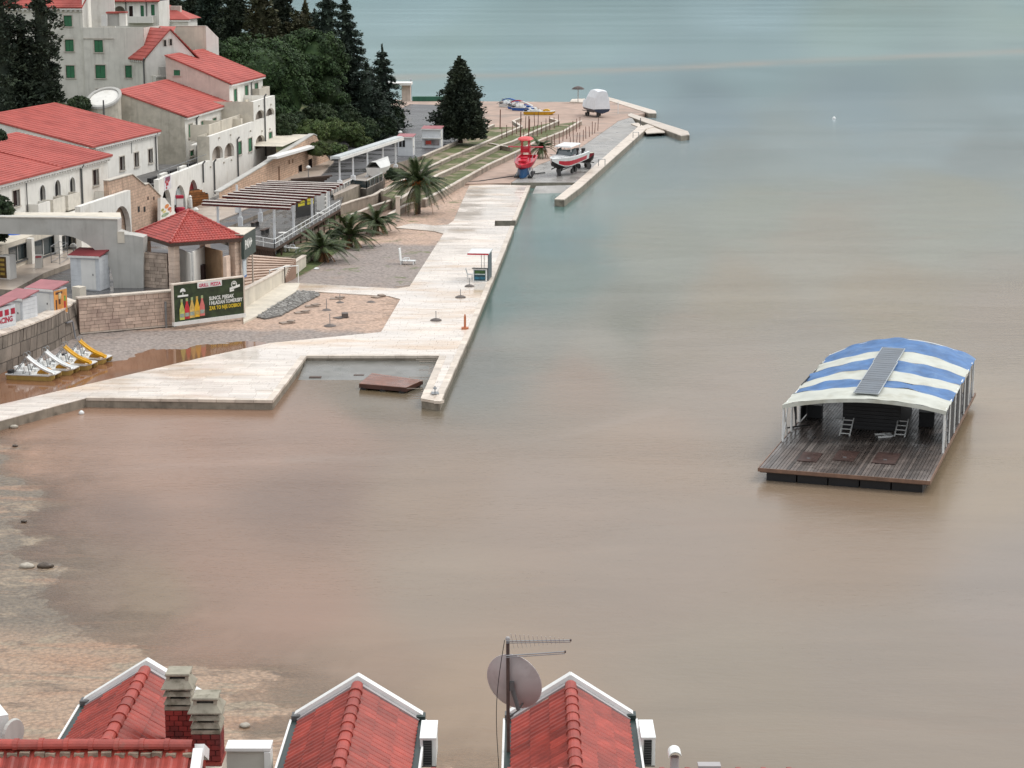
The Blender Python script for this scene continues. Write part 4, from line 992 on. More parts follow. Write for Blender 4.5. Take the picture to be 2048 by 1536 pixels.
mb = MB(); mb.poly([fs.p(0, 4), fs.p(ww, 4), fs.p(ww, ze-.15), fs.p(ww/2, zr-.16), fs.p(0, ze-.15)]); mb.build('gable_wall', WHITE, W)
mb = MB(); mb.quad(fs.p(0, 4, 0), fs.p(0, ze-.15, 0), fs.p(0, ze-.15, -LL), fs.p(0, 4, -LL)); mb.build('eave_wall', PALEG, W)
mb = MB()
for i in range(10):
    q = fs.p(-.02, ze-.5, -.4-i*.6); mb.obox(q, fs.d*-.22, fs.n*-.25, (0, 0, .24))
mb.build('dentils', TRIM, W, kind='stuff')
for x0, x1, y0, y1 in ((327, 331.5, 80, 92), (338.5, 343, 78, 90)):
    q = fs.rect(x0, x1, y0, y1); window(fs, q, W, 'dark', dep=-.16, fw=.06, sill=False)
pipe(fs, 288, 121, 170, W, .1)
q = fs.rect(315, 326, 133, 150); mb = MB(); mb.fbox(fs, q[0], q[1], q[2], q[3], .3, .7); mb.build('air_conditioner', GREYP, W)
mb = MB(); mb.fbox(fs, q[0]-.8, q[0]+1.6, q[2]-.25, q[2]-.05, .02, 1.3); mb.fbox(fs, q[0]-.8, q[0]+1.6, q[2]-2.5, q[2]-.252, .02, 1.2); mb.build('ledge', PALEG, W)

# ---------------------------------------------------------------- D: houses higher up at the top edge
D1 = thing('white_house', 'white house with an arch and brown balcony window at the top edge', 'building', (-56, 290, 12))
o1 = PY(217, 50, 292); fD = Fr((o1.x, o1.y), 92); u2 = fD.uz(317, 40)[0]; z0 = fD.uz(250, 50)[1]; z1 = fD.uz(270, 2)[1]
dq = wops(fD, [(258, 266, 12, 34), (281, 288, 11, 33), (302, 309.5, 9, 31)]); ra = fD.rect(228, 250, 12, 28)
dq.append((ra[0], ra[1], ra[2]-1, ra[3], (ra[1]-ra[0])/2))
mb = MB(); wall(mb, fD, 0, u2, z0-5, z1, dq); mb.quad(fD.p(u2, z0-5, 0), fD.p(u2, z1, 0), fD.p(u2, z1, -8), fD.p(u2, z0-5, -8)); mb.build('wall', WHITE, D1)
for i, q in enumerate(dq[:3]): window(fD, q[:4], D1, 'shutter' if i else 'brown', frame=TRIM)
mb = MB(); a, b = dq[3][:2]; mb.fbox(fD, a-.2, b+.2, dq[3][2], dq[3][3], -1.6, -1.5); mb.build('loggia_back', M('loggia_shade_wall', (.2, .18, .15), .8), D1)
mb = MB(); a = fD.uz(255, 40, .8)[0]; b = fD.uz(305, 40, .8)[0]; zz = fD.uz(280, 33, .8)[1]; mb.fbox(fD, a, b, zz-.9, zz, .003, .9); mb.build('balcony', WHITE, D1)
roof('roof', fD, -.2, u2+.3, .5, z1+.02, -6, z1+2.8, D1)
for x in (253, 294): pipe(fD, x, 3, 40, D1, .08)
D2 = thing('far_cottage', 'small white cottage with hipped red roof and block chimney', 'building', (-48, 300, 12))
o1 = PY(318, 50, 300); fE = Fr((o1.x, o1.y), 95)
u1_, ze = fE.uz(380, 38); zr = fE.uz(322, 10)[1]
mb = MB(); wall(mb, fE, 0, u1_-.4, ze-4, ze-.05); mb.quad(fE.p(u1_-.4, ze-4, 0), fE.p(u1_-.4, ze, 0), fE.p(u1_-.4, ze, -6), fE.p(u1_-.4, ze-4, -6)); mb.build('wall', WHITE, D2)
mb = MB(); mb.poly([fE.p(-.2, ze, .3), fE.p(u1_, ze, .3), fE.p(.6, zr, -3.5), fE.p(-.2, zr, -3.5)]); mb.poly([fE.p(u1_, ze, .3), fE.p(u1_, ze, -7), fE.p(.6, zr, -3.5)]); mb.poly([fE.p(-.2, ze-.15, .3), fE.p(u1_, ze-.15, .3), fE.p(u1_, ze, .3), fE.p(-.2, ze, .3)]); mb.build('roof', ROOF, D2)
mb = MB(); mb.fbox(fE, -.2, u1_, ze-.4, ze-.16, -.1, .28); mb.build('cornice', TRIM, D2)
a, za = fE.uz(341, 28, -2); b, zb = fE.uz(360, 12, -2); mb = MB(); mb.fbox(fE, a, b, za-1, zb, -3, -2); mb.build('chimney', PINKP, D2)
D3 = thing('blank_gable_house', 'beige windowless house block with white sea gable above the monopitch roof', 'building', (-44, 270, 10))
o1 = PY(352, 105, 272); fJ = Fr((o1.x, o1.y), 94); u2 = fJ.uz(412, 80)[0]; z1 = fJ.uz(380, 53)[1]
mb = MB(); mb.quad(fJ.p(0, 4, 0), fJ.p(u2, 4, 0), fJ.p(u2, z1, 0), fJ.p(0, z1, 0)); mb.build('wall', CREAM, D3)
fk = Fr(fJ.p(u2, 0, 0), 52); uk, zk = fk.uz(437, 80)
mb = MB(); mb.poly([fk.p(0, 4, .01), fk.p(0, z1, .01), fk.p(uk*.12, z1+.05, .01), fk.p(uk, zk+.3, .01), fk.p(uk, 4, .01)]); mb.build('gable_wall', WHITE, D3)
mb = MB(); mb.fbox(fJ, -.1, u2, z1+.003, z1+.1, -.5, .06); mb.build('coping', STONEF, D3)
mb = MB(); a = PY(318, 70, 268); b = PY(352, 52, 268); c_ = PY(345, 68, 272)
mb.poly([PY(316, 52, 270), PY(352, 53, 270), PY(346, 66, 266), PY(335, 60, 266)]); single('roof_ridge_piece', mb, ROOF, 'small triangle of red roof between gabled wing and beige block', 'roof')

# ---------------------------------------------------------------- E: stone terrace wall with doors and a white canopy
STE = brickmat('warm_squared_stone', (.58, .39, .27), (.48, .33, .235), (.27, .19, .14), 8, .62, .26, bump=.7)
Eb = thing('stone_retaining_wall', 'warm stone retaining wall with doors, its top sloping up to the right', 'wall', P(560, 360, RZ))
e0 = P(600, 345, RZ+.1); fE2 = Fr((e0.x, e0.y), 8.2)
et = [fE2.uz(x, y) for x, y in ((438, 385), (470, 366), (521, 335), (560, 310), (590, 292), (627, 269), (633, 272))]
fE2w = [fE2.uz(633, 272), fE2.uz(645, 300), fE2.uz(662, 322)]
ed = [fE2.rect(597, 604, 330, 358), fE2.rect(617, 624, 318, 345), fE2.rect(556.5, 560, 333, 366)]
eo = [(a, b, RZ+.1, d, 0) for a, b, c, d in ed] + wops(fE2, [(577, 580, 320, 328), (584, 587, 318, 326)])
top0 = fE2.uz(560, 337)[1]
mb = MB(); u0, u9 = et[0][0], fE2w[-1][0]
zlow = min(z for u, z in et)
mb2 = [(u0, 2.0), (u9, 2.0)] + fE2w[::-1] + et[::-1]
zc = max(q[3] for q in eo) + .02
us_, ue_ = min(q[0] for q in eo)-.5, max(q[1] for q in eo)+.5
def ztop(u):
    allp = et + fE2w
    for (a, c), (b, d) in zip(allp, allp[1:]):
        if a <= u <= b: return c + (d-c)*(u-a)/max(b-a, 1e-6)
    return allp[-1][1]
wall(mb, fE2, us_, ue_, 2.0, zc, eo, t=.5, cap=False)
cut = sorted({u0, us_, ue_, u9} | {u for u, z in et + fE2w})
for a, b in zip(cut, cut[1:]):
    lo_ = zc if us_ <= (a+b)/2 <= ue_ else 2.0
    if ztop(a) > lo_ and b-a > 1e-4: mb.quad(fE2.p(a, lo_), fE2.p(b, lo_), fE2.p(b, max(lo_, ztop(b))), fE2.p(a, max(lo_, ztop(a)-.0)))
mb.quad(fE2.p(u9, 2), fE2.p(u9, fE2w[-1][1]), fE2.p(u9, fE2w[-1][1], -5), fE2.p(u9, 2, -5))
mb.build('wall_body', STE, Eb)
for q in ed[:2]:
    d = MB(); d.fbox(fE2, q[0]+.02, q[1]-.02, RZ+.1, q[3]-.02, -.42, -.36); dd = d.build('door', M('blue_grey_door', (.1, .12, .16), .3), Eb); d = MB(); d.fbox(fE2, q[0], q[0]+.12, RZ+.1, q[3], -.3, .03); d.fbox(fE2, q[1]-.12, q[1], RZ+.1, q[3], -.3, .03); d.build('door_frame', BROWNW, dd)
d = MB(); d.fbox(fE2, ed[2][0]+.02, ed[2][1]-.02, RZ+.1, ed[2][3]-.02, -.35, -.3); d.build('door', M('rust_door', (.12, .035, .025), .5), Eb)
for q in eo[3:]:
    d = MB(); d.fbox(fE2, q[0], q[1], q[2], q[3], -.4, -.35); d.build('vent_window', DARKW, Eb)
d = MB()
for (a, c), (b, d_) in zip(et, et[1:]): d.obox(fE2.p(a, c+.003, -.6), fE2.p(b, d_+.003, -.6)-fE2.p(a, c+.003, -.6), fE2.n*.68, (0, 0, .12))
d.build('coping', GREYP, Eb)
d = MB(); d.quad(fE2.p(et[4][0]-4, et[4][1]+.3, -.5), fE2.p(et[5][0], et[5][1], -.5), fE2.p(et[5][0], et[5][1], -5.5), fE2.p(et[4][0]-4, et[4][1]+.3, -5.5)); d.build('terrace_floor', CREAM, Eb)
d = MB(); a = fE2.uz(554, 318, 1.2); b = fE2.uz(633, 295, 1.2); d.obox(fE2.p(a[0], a[1], .02), fE2.p(b[0], b[1], .02)-fE2.p(a[0], a[1], .02), fE2.n*1.2, (0, 0, .28)); d.build('canopy', TRIM, Eb)

# ================================================================== WALLS, SHEDS AND FITTINGS ALONG THE ROAD
def piece(name, mb, mat, parent): return mb.build(name, mat, parent)
# curved sea wall of big blocks, left of the corner
cw_ = thing('curved_sea_wall', 'curved retaining wall of big grey-brown blocks behind the pedal boats', 'wall', P(60, 700, .3))
top = line([(-120, 712), (0, 673), (60, 651), (105, 633), (140, 613), (152, 604)], 2.85)
bot = [P(x, y, .2) for x, y in ((-120, 798), (0, 752), (62, 726), (105, 708), (145, 688), (166, 676))]
def along(pts, t):
    L = [0]
    for a, b in zip(pts, pts[1:]): L.append(L[-1] + (b-a).length)
    s = t*L[-1]
    for i in range(len(pts)-1):
        if s <= L[i+1] + 1e-6: return pts[i].lerp(pts[i+1], (s-L[i])/(L[i+1]-L[i]))
    return pts[-1]
mb = MB()
N_ = 24
def cwp(t, h): return along(bot, t).lerp(along(top, t), h)
nrm = Vector((.55, -.8, .12)).normalized()
for i in range(N_):
    a, b = i/N_, (i+1)/N_
    mb.quad(cwp(a, -.15)-nrm*.06, cwp(b, -.15)-nrm*.06, cwp(b, 1)-nrm*.06, cwp(a, 1)-nrm*.06)
    mb.quad(cwp(a, 1)-nrm*.06, cwp(b, 1)-nrm*.06, cwp(b, 1)-nrm*.55, cwp(a, 1)-nrm*.55); mb.quad(cwp(b, .3)-nrm*.55, cwp(a, .3)-nrm*.55, cwp(a, 1)-nrm*.55, cwp(b, 1)-nrm*.55)
piece('wall_core', mb, DCONC, cw_)
BLOCK = M('grey_brown_block', (.2, .165, .135), .8, .14, .8, c2=(.12, .1, .08), c2s=.4, rand=.2, streak=.5, bump=.4, bs=6)
rr = random.Random(5)
for h0, h1, ln in ((-.12, .30, 1.1), (.305, .66, 2.1), (.665, .985, .8)):
    t = 0.0
    while t < .995:
        dt = min(1-t, ln*rr.uniform(.7, 1.3)/32)
        a, b = t+.0012, t+dt-.0012; pr_ = rr.uniform(-.02, .04)
        f = [cwp(a, h0+.008)+nrm*pr_, cwp(b, h0+.008)+nrm*pr_, cwp(b, h1-.008)+nrm*pr_, cwp(a, h1-.008)+nrm*pr_]
        k = [p - nrm*.12 for p in f]
        q = MB(); q.hexa(k, f); piece('stone_block', q, BLOCK, cw_); t += dt
for i in range(26):
    a, b = i/26+.0008, (i+1)/26-.0008; q = MB()
    t_ = [cwp(a, 1)+nrm*.1, cwp(b, 1)+nrm*.1, cwp(b, 1)-nrm*1.7, cwp(a, 1)-nrm*1.7]
    for p in t_: p.z = 2.85
    q.hexa([p + Vector((0, 0, .0)) for p in t_], [p + Vector((0, 0, .13)) for p in t_]); piece('coping_stone', q, COPE, cw_)
mb = MB(); c = Vector(cwp(.83, .6)); e = cwp(.9, .62)+nrm*.25
mb.path([cwp(.845, .64)+nrm*.02, cwp(.85, .64)+nrm*.3, cwp(.895, .62)+nrm*.3, cwp(.9, .58)+nrm*.3, cwp(.915, -.02)+nrm*.3], .07, 8)
single('wall_pipe', mb, M('grey_plastic_pipe', (.2, .2, .21), .4), 'bent grey drain pipe on the curved block wall behind the pedal boats', 'pipe')
# straight stone wall with individual stones
sw = thing('stone_sea_wall', 'straight pink stone wall of small blocks left of the drinks billboard', 'wall', P(250, 665, .4))
sa_, sb_ = P(160, 672, .45), P(352, 655, .45)
dS = sb_-sa_; ang = math.degrees(math.atan2(dS.x, dS.y)); fS = Fr((sa_.x, sa_.y), ang); LS = math.hypot(dS.x, dS.y)
zS = VZ((sa_.y+sb_.y)/2, 591)
mb = MB(); mb.fbox(fS, 0, LS, -.2, zS, -.6, -.04); piece('wall_core', mb, M('recessed_mortar', (.17, .125, .1), .9, .1), sw)
mb = MB(); mb.fbox(fS, -.02, LS, -.2, .62, -.5, .14); piece('plinth', mb, DCONC, sw)
mb = MB(); mb.fbox(fS, 0, LS, .624, .7, -.5, .2); piece('ledge', mb, COPE, sw)
SBLK = M('pink_stone_block', (.6, .45, .36), .8, .1, 2, rand=.17, c2=(.46, .33, .27), c2s=.28, c2r=(.47, .56), streak=.3, bump=.3, bs=8)
rr = random.Random(11); z = .71
while z < zS-.05:
    h = min(rr.choice((.24, .28, .32)), zS-z); u = 0
    if zS-z-h < .12: h = zS-z
    while u < LS-.02:
        w_ = rr.uniform(.38, .85); w_ = min(w_, LS-u)
        if LS-u-w_ < .2: w_ = LS-u
        q = MB(); p_ = rr.uniform(-.015, .03); q.fbox(fS, u+.012, u+w_-.012, z+.012, z+h-.012, -.1, p_); piece('stone', q, SBLK, sw); u += w_
    z += h
for i in range(9):
    q = MB(); q.fbox(fS, LS*i/9+.01-.05*(i == 0), LS*(i+1)/9-.01, zS+.002, zS+.13, -.68, .1); piece('coping_stone', q, COPE, sw)
mb = MB(); u, _ = fS.uz(330, 630); mb.tube(fS.p(u, .4, .2), fS.p(u, 2.6, .2), .09, 8); single('drain_pipe', mb, GMET, 'grey upright drain pipe against the straight pink stone wall', 'pipe')

# billboard for cider on the wall below the pavilion
ba, bb = P(350, 655, .62), P(486, 637, .62); ang = math.degrees(math.atan2(bb.x-ba.x, bb.y-ba.y)); fBB = Fr((ba.x, ba.y), ang).off(.35); LB = fBB.uz(487, 600)[0]; uB0 = fBB.uz(348, 620)[0]
zb0, zb1 = fBB.uz(351, 652)[1], fBB.uz(346, 571)[1]
bl = thing('billboard', 'dark green drinks billboard with five bottles and a white GRILL PIZZA strip', 'billboard', fBB.p(uB0, zb0))
mb = MB(); mb.fbox(fBB, uB0, LB, zb0+.3, zb1, -.18, 0); piece('panel', mb, M('dark_green_print', (.022, .036, .014), .45, .5, 1.6, c2=(.04, .07, .022), c2s=1.2), bl)
mb = MB(); mb.fbox(fBB, uB0-.1, LB+.12, zb0, zb0+.296, -.2, .12); piece('base_strip', mb, TRIM, bl)
mb = MB(); mb.fbox(fBB, uB0-.08, uB0, zb0+.3, zb1, -.2, .05); mb.fbox(fBB, LB, LB+.1, zb0+.3, zb1, -.2, .05); mb.fbox(fBB, uB0-.08, LB+.1, zb1+.002, zb1+.1, -.4, .05); piece('frame', mb, COPE, bl)
HB = zb1-zb0-.3; WB = LB-uB0
def bpos(fx, fy, o=.02): return fBB.p(uB0+fx*WB, zb1-fy*HB, o)
YEL = M('yellow_print', (.7, .5, .03), .5); WPR = M('white_print', (.75, .76, .72), .5); RPR = M('magenta_print', (.5, .03, .1), .5)
def btext(t, fx, fy, hgt, wid, mat):
    o = text(t, bpos(fx, fy), fBB.d, (0, 0, 1), hgt*1.35, mat, bl, bold=.012)
    xs = [v.co.dot(fBB.d) for v in o.data.vertices]; k = wid*WB/(max(xs)-min(xs)); x0 = min(xs)
    for v in o.data.vertices: v.co += fBB.d*((v.co.dot(fBB.d)-x0)*(k-1))
btext('SUNCE, PIJESAK', .5, .52, .3, .36, WPR); btext('I HLADAN SOMERSBY', .5, .65, .3, .48, WPR); btext('ZAR TO NIJE DOBRO?', .5, .79, .3, .46, YEL)
mb = MB(); mb.fbox(fBB, uB0+.335*WB, uB0+.685*WB, zb1-.155*HB, zb1-.0*HB+.03, .02, .07); ps = piece('white_strip', mb, TRIM, bl)
o = text('GRILL  PIZZA', fBB.p(uB0+.51*WB, zb1-.125*HB, .075), fBB.d, (0, 0, 1), .36, RPR, bl, align='CENTER', sx=.95, bold=.012)
for k, (c_, n_) in enumerate([((.52, .52, .12), 0), ((.5, .03, .04), 1), ((.62, .42, .12), 2), ((.75, .42, .03), 3), ((.6, .16, .14), 4)]):
    fx = .11 + .072*k; mb = MB(); cx = fx*WB; hb = .56*HB; z0 = zb1-.96*HB+.03*k; w_ = .07*WB
    prof = [(.5, 0), (.5, .5), (.3, .68), (.2, .78), (.2, .97), (.24, 1)]
    L_ = [fBB.p(uB0+cx-p*w_, z0+q_*hb, .02) for p, q_ in prof]; R_ = [fBB.p(uB0+cx+p*w_, z0+q_*hb, .02) for p, q_ in prof]
    for a in range(5): mb.quad(L_[a], R_[a], R_[a+1], L_[a+1])
    bo = piece('bottle_print', mb, M('bottle_print_%d' % k, c_, .4, .2, 4), bl)
    for z_, h_, cc in ((.12, .18, (.3, .36, .3)), (.86, .14, (.35, .42, .2))):
        ww_ = w_*(.42 if z_ < .5 else .22)
        mb = MB(); mb.fbox(fBB, uB0+cx-ww_, uB0+cx+ww_, z0+z_*hb, z0+(z_+h_)*hb, .022, .026); piece('bottle_label', mb, M('label_print_%d_%d' % (k, int(z_*10)), cc if k != 3 else (.5, .35, .1), .5, .2, 6), bo)
def disc(mb, c, r, o0, o1, a0=0, a1=math.pi*2, n=18, ri=0.0):
    for i in range(n):
        t0, t1 = a0+(a1-a0)*i/n, a0+(a1-a0)*(i+1)/n
        g = lambda t, q: c + fBB.d*math.cos(t)*q + Vector((0, 0, math.sin(t)*q))
        mb.quad(g(t0, ri), g(t0, r), g(t1, r), g(t1, ri))
mb = MB(); disc(mb, bpos(.13, .19), .24, 0, 0, -.25, math.pi+.25); mb.obox(bpos(.055, .335), fBB.d*.95, (0, 0, .14), fBB.n*.004); mb.obox(bpos(.125, .29), fBB.d*.06, (0, 0, .2), fBB.n*.004); piece('tree_emblem', mb, WPR, bl)
mb = MB(); disc(mb, bpos(.865, .16), .27, 0, 0, ri=.2); disc(mb, bpos(.865, .16, .021), .15, 0, 0, 0, math.pi)
mb.obox(bpos(.80, .31), fBB.d*.95+Vector((0, 0, .2)), (0, 0, .19), fBB.n*.004); mb.obox(bpos(.80, .36), fBB.d*.4+Vector((0, 0, .05)), (0, 0, .14), fBB.n*.004); piece('round_emblem', mb, WPR, bl)

# pavilion with a pyramid roof
gc = [P(340, 487, 6.35), P(487, 476, 6.35), None, P(272, 466, 6.35)]
gc[2] = gc[1] + gc[3] - gc[0]; gcen = (gc[1]+gc[3])/2; zap = VZ(gcen.y, 421); apex = Vector((gcen.x, gcen.y, zap))
pv = thing('pavilion', 'open stone pavilion with a red pyramid roof above the billboard', 'pavilion', (gcen.x, gcen.y, RZ))
RTILE = M('red_clay_tile', (.40, .065, .05), .42, .12, 2.5, rand=.1, isl=.12, c2=(.3, .05, .04), c2s=.8)
def tiled_face(a, b, top, nu, nv, amp=.07):
    mb = MB()
    nrm_ = (b-a).cross(top-a).normalized()
    if nrm_.z < 0: nrm_ = -nrm_
    for j in range(nv):
        v0, v1 = j/nv, (j+1)/nv
        la, lb = a.lerp(top, v0), b.lerp(top, v0); ta, tb = a.lerp(top, v1), b.lerp(top, v1)
        full = (b-a).length; wid = (lb-la).length
        dv = (b-a).normalized(); s0 = (la-a).dot(dv); pitch = full/nu
        i0 = int(math.floor(s0/pitch)); i1 = int(math.ceil((s0+wid)/pitch))
        for i in range(i0, i1):
            for k in range(4):
                q0 = max(s0, (i+k/4)*pitch); q1 = min(s0+wid, (i+(k+1)/4)*pitch)
                if q1 <= q0: continue
                hh = lambda k_: amp*math.sin(math.pi*(k_/4))**1.0
                def pt_(q, hgt, vv):
                    base = a + dv*q; 
                    up = (top - (a+b)/2); l_ = a.lerp(top, vv)+dv*(q-(l0(vv)))
                    return l_ + nrm_*hgt
                l0 = lambda vv: (a.lerp(top, vv)-a).dot(dv)
                P0, P1 = pt_(q0, hh(k)+.04, v0), pt_(q1, hh(k+1)+.04, v0)
                lim0, lim1 = l0(v1), l0(v1) + (tb-ta).length
                q0b, q1b = min(max(q0, lim0), lim1), min(max(q1, lim0), lim1)
                P2, P3 = pt_(q1b, hh(k+1), v1), pt_(q0b, hh(k), v1)
                if (P2-P3).length < 1e-4: mb.poly([P0, P1, P2])
                else: mb.quad(P0, P1, P2, P3)
                mb.quad(pt_(q0, 0, v0), pt_(q1, 0, v0), P1, P0)
    return mb
for i in range(4):
    a, b = gc[i], gc[(i+1) % 4]
    mb = tiled_face(a, b, apex, 24, 14); mb.build('roof_tiles', RTILE, pv, kind='stuff')
    for k in range(12):
        p0, p1 = a.lerp(apex, k/12), a.lerp(apex, (k+1)/12+.01)
        q = MB(); q.tube(p0+Vector((0, 0, .08)), p1+Vector((0, 0, .06)), .13, 8, .1); q.build('ridge_tile', RTILE, pv)
mb = MB()
for i in range(4):
    a, b = gc[i].copy(), gc[(i+1) % 4].copy(); ia, ib = a.lerp(gcen, .06), b.lerp(gcen, .06); z_ = Vector((0, 0, -.28)); ia.z = ib.z = a.z
    mb.hexa([a+z_, b+z_, ib+z_, ia+z_], [a, b, ib, ia])
piece('eave_board', mb, WOODD, pv)
PSTN = M('pink_pillar_stone', (.66, .51, .41), .8, .1, 1.6, rand=.12, streak=.25, bump=.3)
for i in range(4):
    c = gc[i].lerp(gcen, .17); zt = 6.1; k = 11; h_ = (zt-RZ)/k
    for j in range(k):
        q = MB(); q.box((c.x, c.y, RZ+j*h_+.01), (.62+.02*((j*7+i) % 3), .62+.02*((j*5+i) % 3), h_-.012), R(-33)); q.build('pillar_stone', PSTN, pv)
mb = MB(); mb.prism([(p.lerp(gcen, .06).x, p.lerp(gcen, .06).y) for p in gc], RZ+.004, RZ+.2); piece('floor', mb, PAVE, pv)
# walls inside and beside the pavilion
bw_ = thing('bar_hut', 'white and brown walled bar hut under the pavilion roof', 'hut', (gcen.x, gcen.y, RZ+.2))
def quadbox(mb, x0, y0, x1, y1, zb, zt, Yo=0, t=.12):
    a, b = P(x0, y0, zb), P(x1, y1, zb); d = b-a; n = Vector((d.y, -d.x, 0)).normalized()*t
    mb.obox(a, d, n, (0, 0, zt-zb))
za_ = RZ+.2
mb = MB(); quadbox(mb, 350, 560, 385, 575, za_, 5.5); quadbox(mb, 386, 575, 410, 560, za_, 5.6); piece('white_wall', mb, WHITE, bw_)
mb = MB(); quadbox(mb, 411, 560, 447, 570, za_, 5.5); piece('brown_wall', mb, M('brown_boarding', (.3, .19, .11), .6, .15, 2), bw_)
mb = MB(); quadbox(mb, 447, 570, 455, 566, za_, 5.0, t=.3); piece('corner_stone', mb, PSTN, bw_)
mb = MB(); quadbox(mb, 401, 567, 405, 564, za_, 4.2, t=.3); piece('door', mb, BROWNW, bw_)
lw_ = thing('low_stone_wall', 'weathered stone wall between the white bridge pillar and the pavilion', 'wall', P(310, 575, RZ))
a, b = P(288, 574, RZ), P(336, 578, RZ); ff = Fr((a.x, a.y), math.degrees(math.atan2(b.x-a.x, b.y-a.y))); LL_ = (b-a).length
mb = MB(); za_, zb_ = VZ(a.y, 497), VZ(b.y, 508)
mb.obox(ff.p(0, RZ, -.5), ff.d*LL_, ff.n*.45, (0, 0, min(za_, zb_)-RZ)); piece('wall_core', mb, M('recessed_mortar_grey', (.15, .12, .1), .9), lw_)
rr = random.Random(3); z = RZ; zt = min(za_, zb_)
DSTN = M('weathered_stone', (.42, .33, .265), .85, .15, 2, rand=.2, streak=.4, bump=.4)
while z < zt-.04:
    h = min(rr.uniform(.24, .34), zt-z); u = 0
    while u < LL_-.05:
        w_ = min(rr.uniform(.4, .8), LL_-u); q = MB(); q.fbox(ff, u+.012, u+w_-.012, z+.012, z+h-.012, -.06, rr.uniform(-.02, .02)); piece('stone', q, DSTN, lw_); u += w_
    z += h

# bridge arch
pb_ = P(285, 577, RZ); YB = pb_.y; fbr = Fr((0, YB), 90.5)
def bu(x, y): return fbr.uz(x, y)
br = thing('bridge_arch', 'grey rendered footbridge with one wide flat arch left of the pavilion', 'bridge', fbr.p(bu(255, 577)[0], RZ))
inner = [(227, 577), (226, 560), (222, 542), (216, 531), (209, 522), (199, 509), (187, 497), (173, 487), (156, 478), (145, 474), (133, 471), (118, 470), (101, 470), (47, 469), (-40, 466), (-200, 462)]
outer = [(287, 577), (287, 475), (268, 471), (250, 469), (235, 463), (235, 440), (190, 439), (118, 437), (25, 436), (-40, 435), (-200, 433)]
I = [bu(*q) for q in inner]; O_ = [bu(*q) for q in outer]
mb = MB(); T = 1.7
def strip(I, O_):
    # stitch inner and outer outlines of the face
    i = j = 0; out = []
    while i < len(I)-1 or j < len(O_)-1:
        ti = i/(len(I)-1); tj = j/(len(O_)-1)
        if j == len(O_)-1 or (i < len(I)-1 and ti <= tj): out.append((I[i], I[i+1], O_[j])); i += 1
        else: out.append((I[i], O_[j+1], O_[j])); j += 1
    return out
for q in strip(I, O_):
    mb.poly([fbr.p(u, z, 0) for u, z in q]); mb.poly([fbr.p(u, z, -T) for u, z in q])
for L_ in (I, O_):
    for (a, c), (b, d) in zip(L_, L_[1:]): mb.quad(fbr.p(a, c, 0), fbr.p(b, d, 0), fbr.p(b, d, -T), fbr.p(a, c, -T))
piece('arch_body', mb, GREYP, br)
mb = MB()
for (a, c), (b, d) in zip(O_[5:], O_[6:]): mb.obox(fbr.p(b, d+.003, -.3), fbr.p(a, c+.003, -.3)-fbr.p(b, d+.003, -.3), fbr.n*.36, (0, 0, .1))
piece('coping', mb, STONEF, br)
mb = MB(); z_ = O_[5][1]-.15; mb.quad(fbr.p(O_[5][0], z_, -T), fbr.p(O_[-1][0], z_, -T), fbr.p(O_[-1][0], z_, -T-4.5), fbr.p(O_[5][0]-1, z_, -T-4.5)); piece('deck', mb, CREAM, br)
mb = MB(); q = fbr.rect(235, 249, 463, 486); mb.fbox(fbr, q[0], q[1], q[2], q[3], .003, .05); piece('stone_patch', mb, CREAM, br)

# sheds
SHED = M('white_shed_cladding', (.6, .62, .64), .5, .06, 2, streak=.25); SROOF = M('dull_red_shed_roof', (.33, .12, .13), .6, .1, 1, streak=0)
SROOFD = M('dark_red_shed_roof', (.2, .025, .03), .5, .1, 1)
def shed(px, py, w, d, h, rz, label, roofm=SROOF, rise=.35, over=.14, group='white sheds along the sea wall', z=RZ+.01, door='front', planks=7, top=None):
    c = P(px, py, z) if top is None else P(px, top, z+h)
    c.z = z                                   # the near corner
    t = thing('shed', label, 'shed', c, group); rz = R(rz)
    e1 = Vector((-math.cos(rz), -math.sin(rz), 0)); e2 = Vector((-math.sin(rz), math.cos(rz), 0))   # left along the front, back along the side
    if e2.y < 0: e2 = -e2
    up = Vector((0, 0, 1))
    mb = MB(); mb.obox(c, e1*w, e2*d, up*h); piece('wall', mb, SHED, t)
    for i in range(planks):
        for e, n_, L_ in ((e1, -e2, w), (e2, -e1, d)):
            mb = MB(); z0 = h*i/planks; mb.obox(c+n_*.0+e*.05+up*(z0+.015), e*(L_-.1), n_*.02, up*(h/planks-.03)); piece('plank', mb, SHED, t)
    mb = MB(); lo_, hi_ = h+.003, h+rise
    q = [c-e1*over-e2*over+up*lo_, c+e1*(w+over)-e2*over+up*lo_, c+e1*(w+over)+e2*(d+over)+up*hi_, c-e1*over+e2*(d+over)+up*hi_]
    mb.hexa(q, [p+up*.09 for p in q]); piece('roof', mb, roofm, t)
    mb = MB(); mb.obox(c-e1*over-e2*(over+.03)+up*(lo_-.1), e1*(w+2*over), -e2*.03, up*.17); piece('fascia', mb, TRIM, t)
    mb = MB(); e, n_, L_ = (e1, -e2, w) if door == 'front' else (e2, -e1, d)
    mb.obox(c+e*L_*.12+n_*.022+up*.1, e*L_*.5, n_*.03, up*(h-.35)); dr = piece('door', mb, TRIM, t)
    mb = MB(); mb.obox(c+e*L_*.2+n_*.055+up*h*.45, e*.05, n_*.05, up*.14); piece('handle', mb, PIPE, dr)
    return t, c, e1, e2
t, c, e1, e2 = shed(105, 0, 2.3, 1.75, 1.98, -24, 'white shed with an orange poster on its seaward side, rightmost of the wall row', top=581)
up = Vector((0, 0, 1)); n_ = -e1
PST = M('orange_poster', (.62, .27, .07), .45, .25, 1.2, c2=(.68, .4, .12), c2s=.8)
mb = MB(); mb.obox(c+e2*.07+n_*.04+up*.1, e2*1.6, n_*.02, up*1.8); po_ = piece('poster', mb, PST, t)
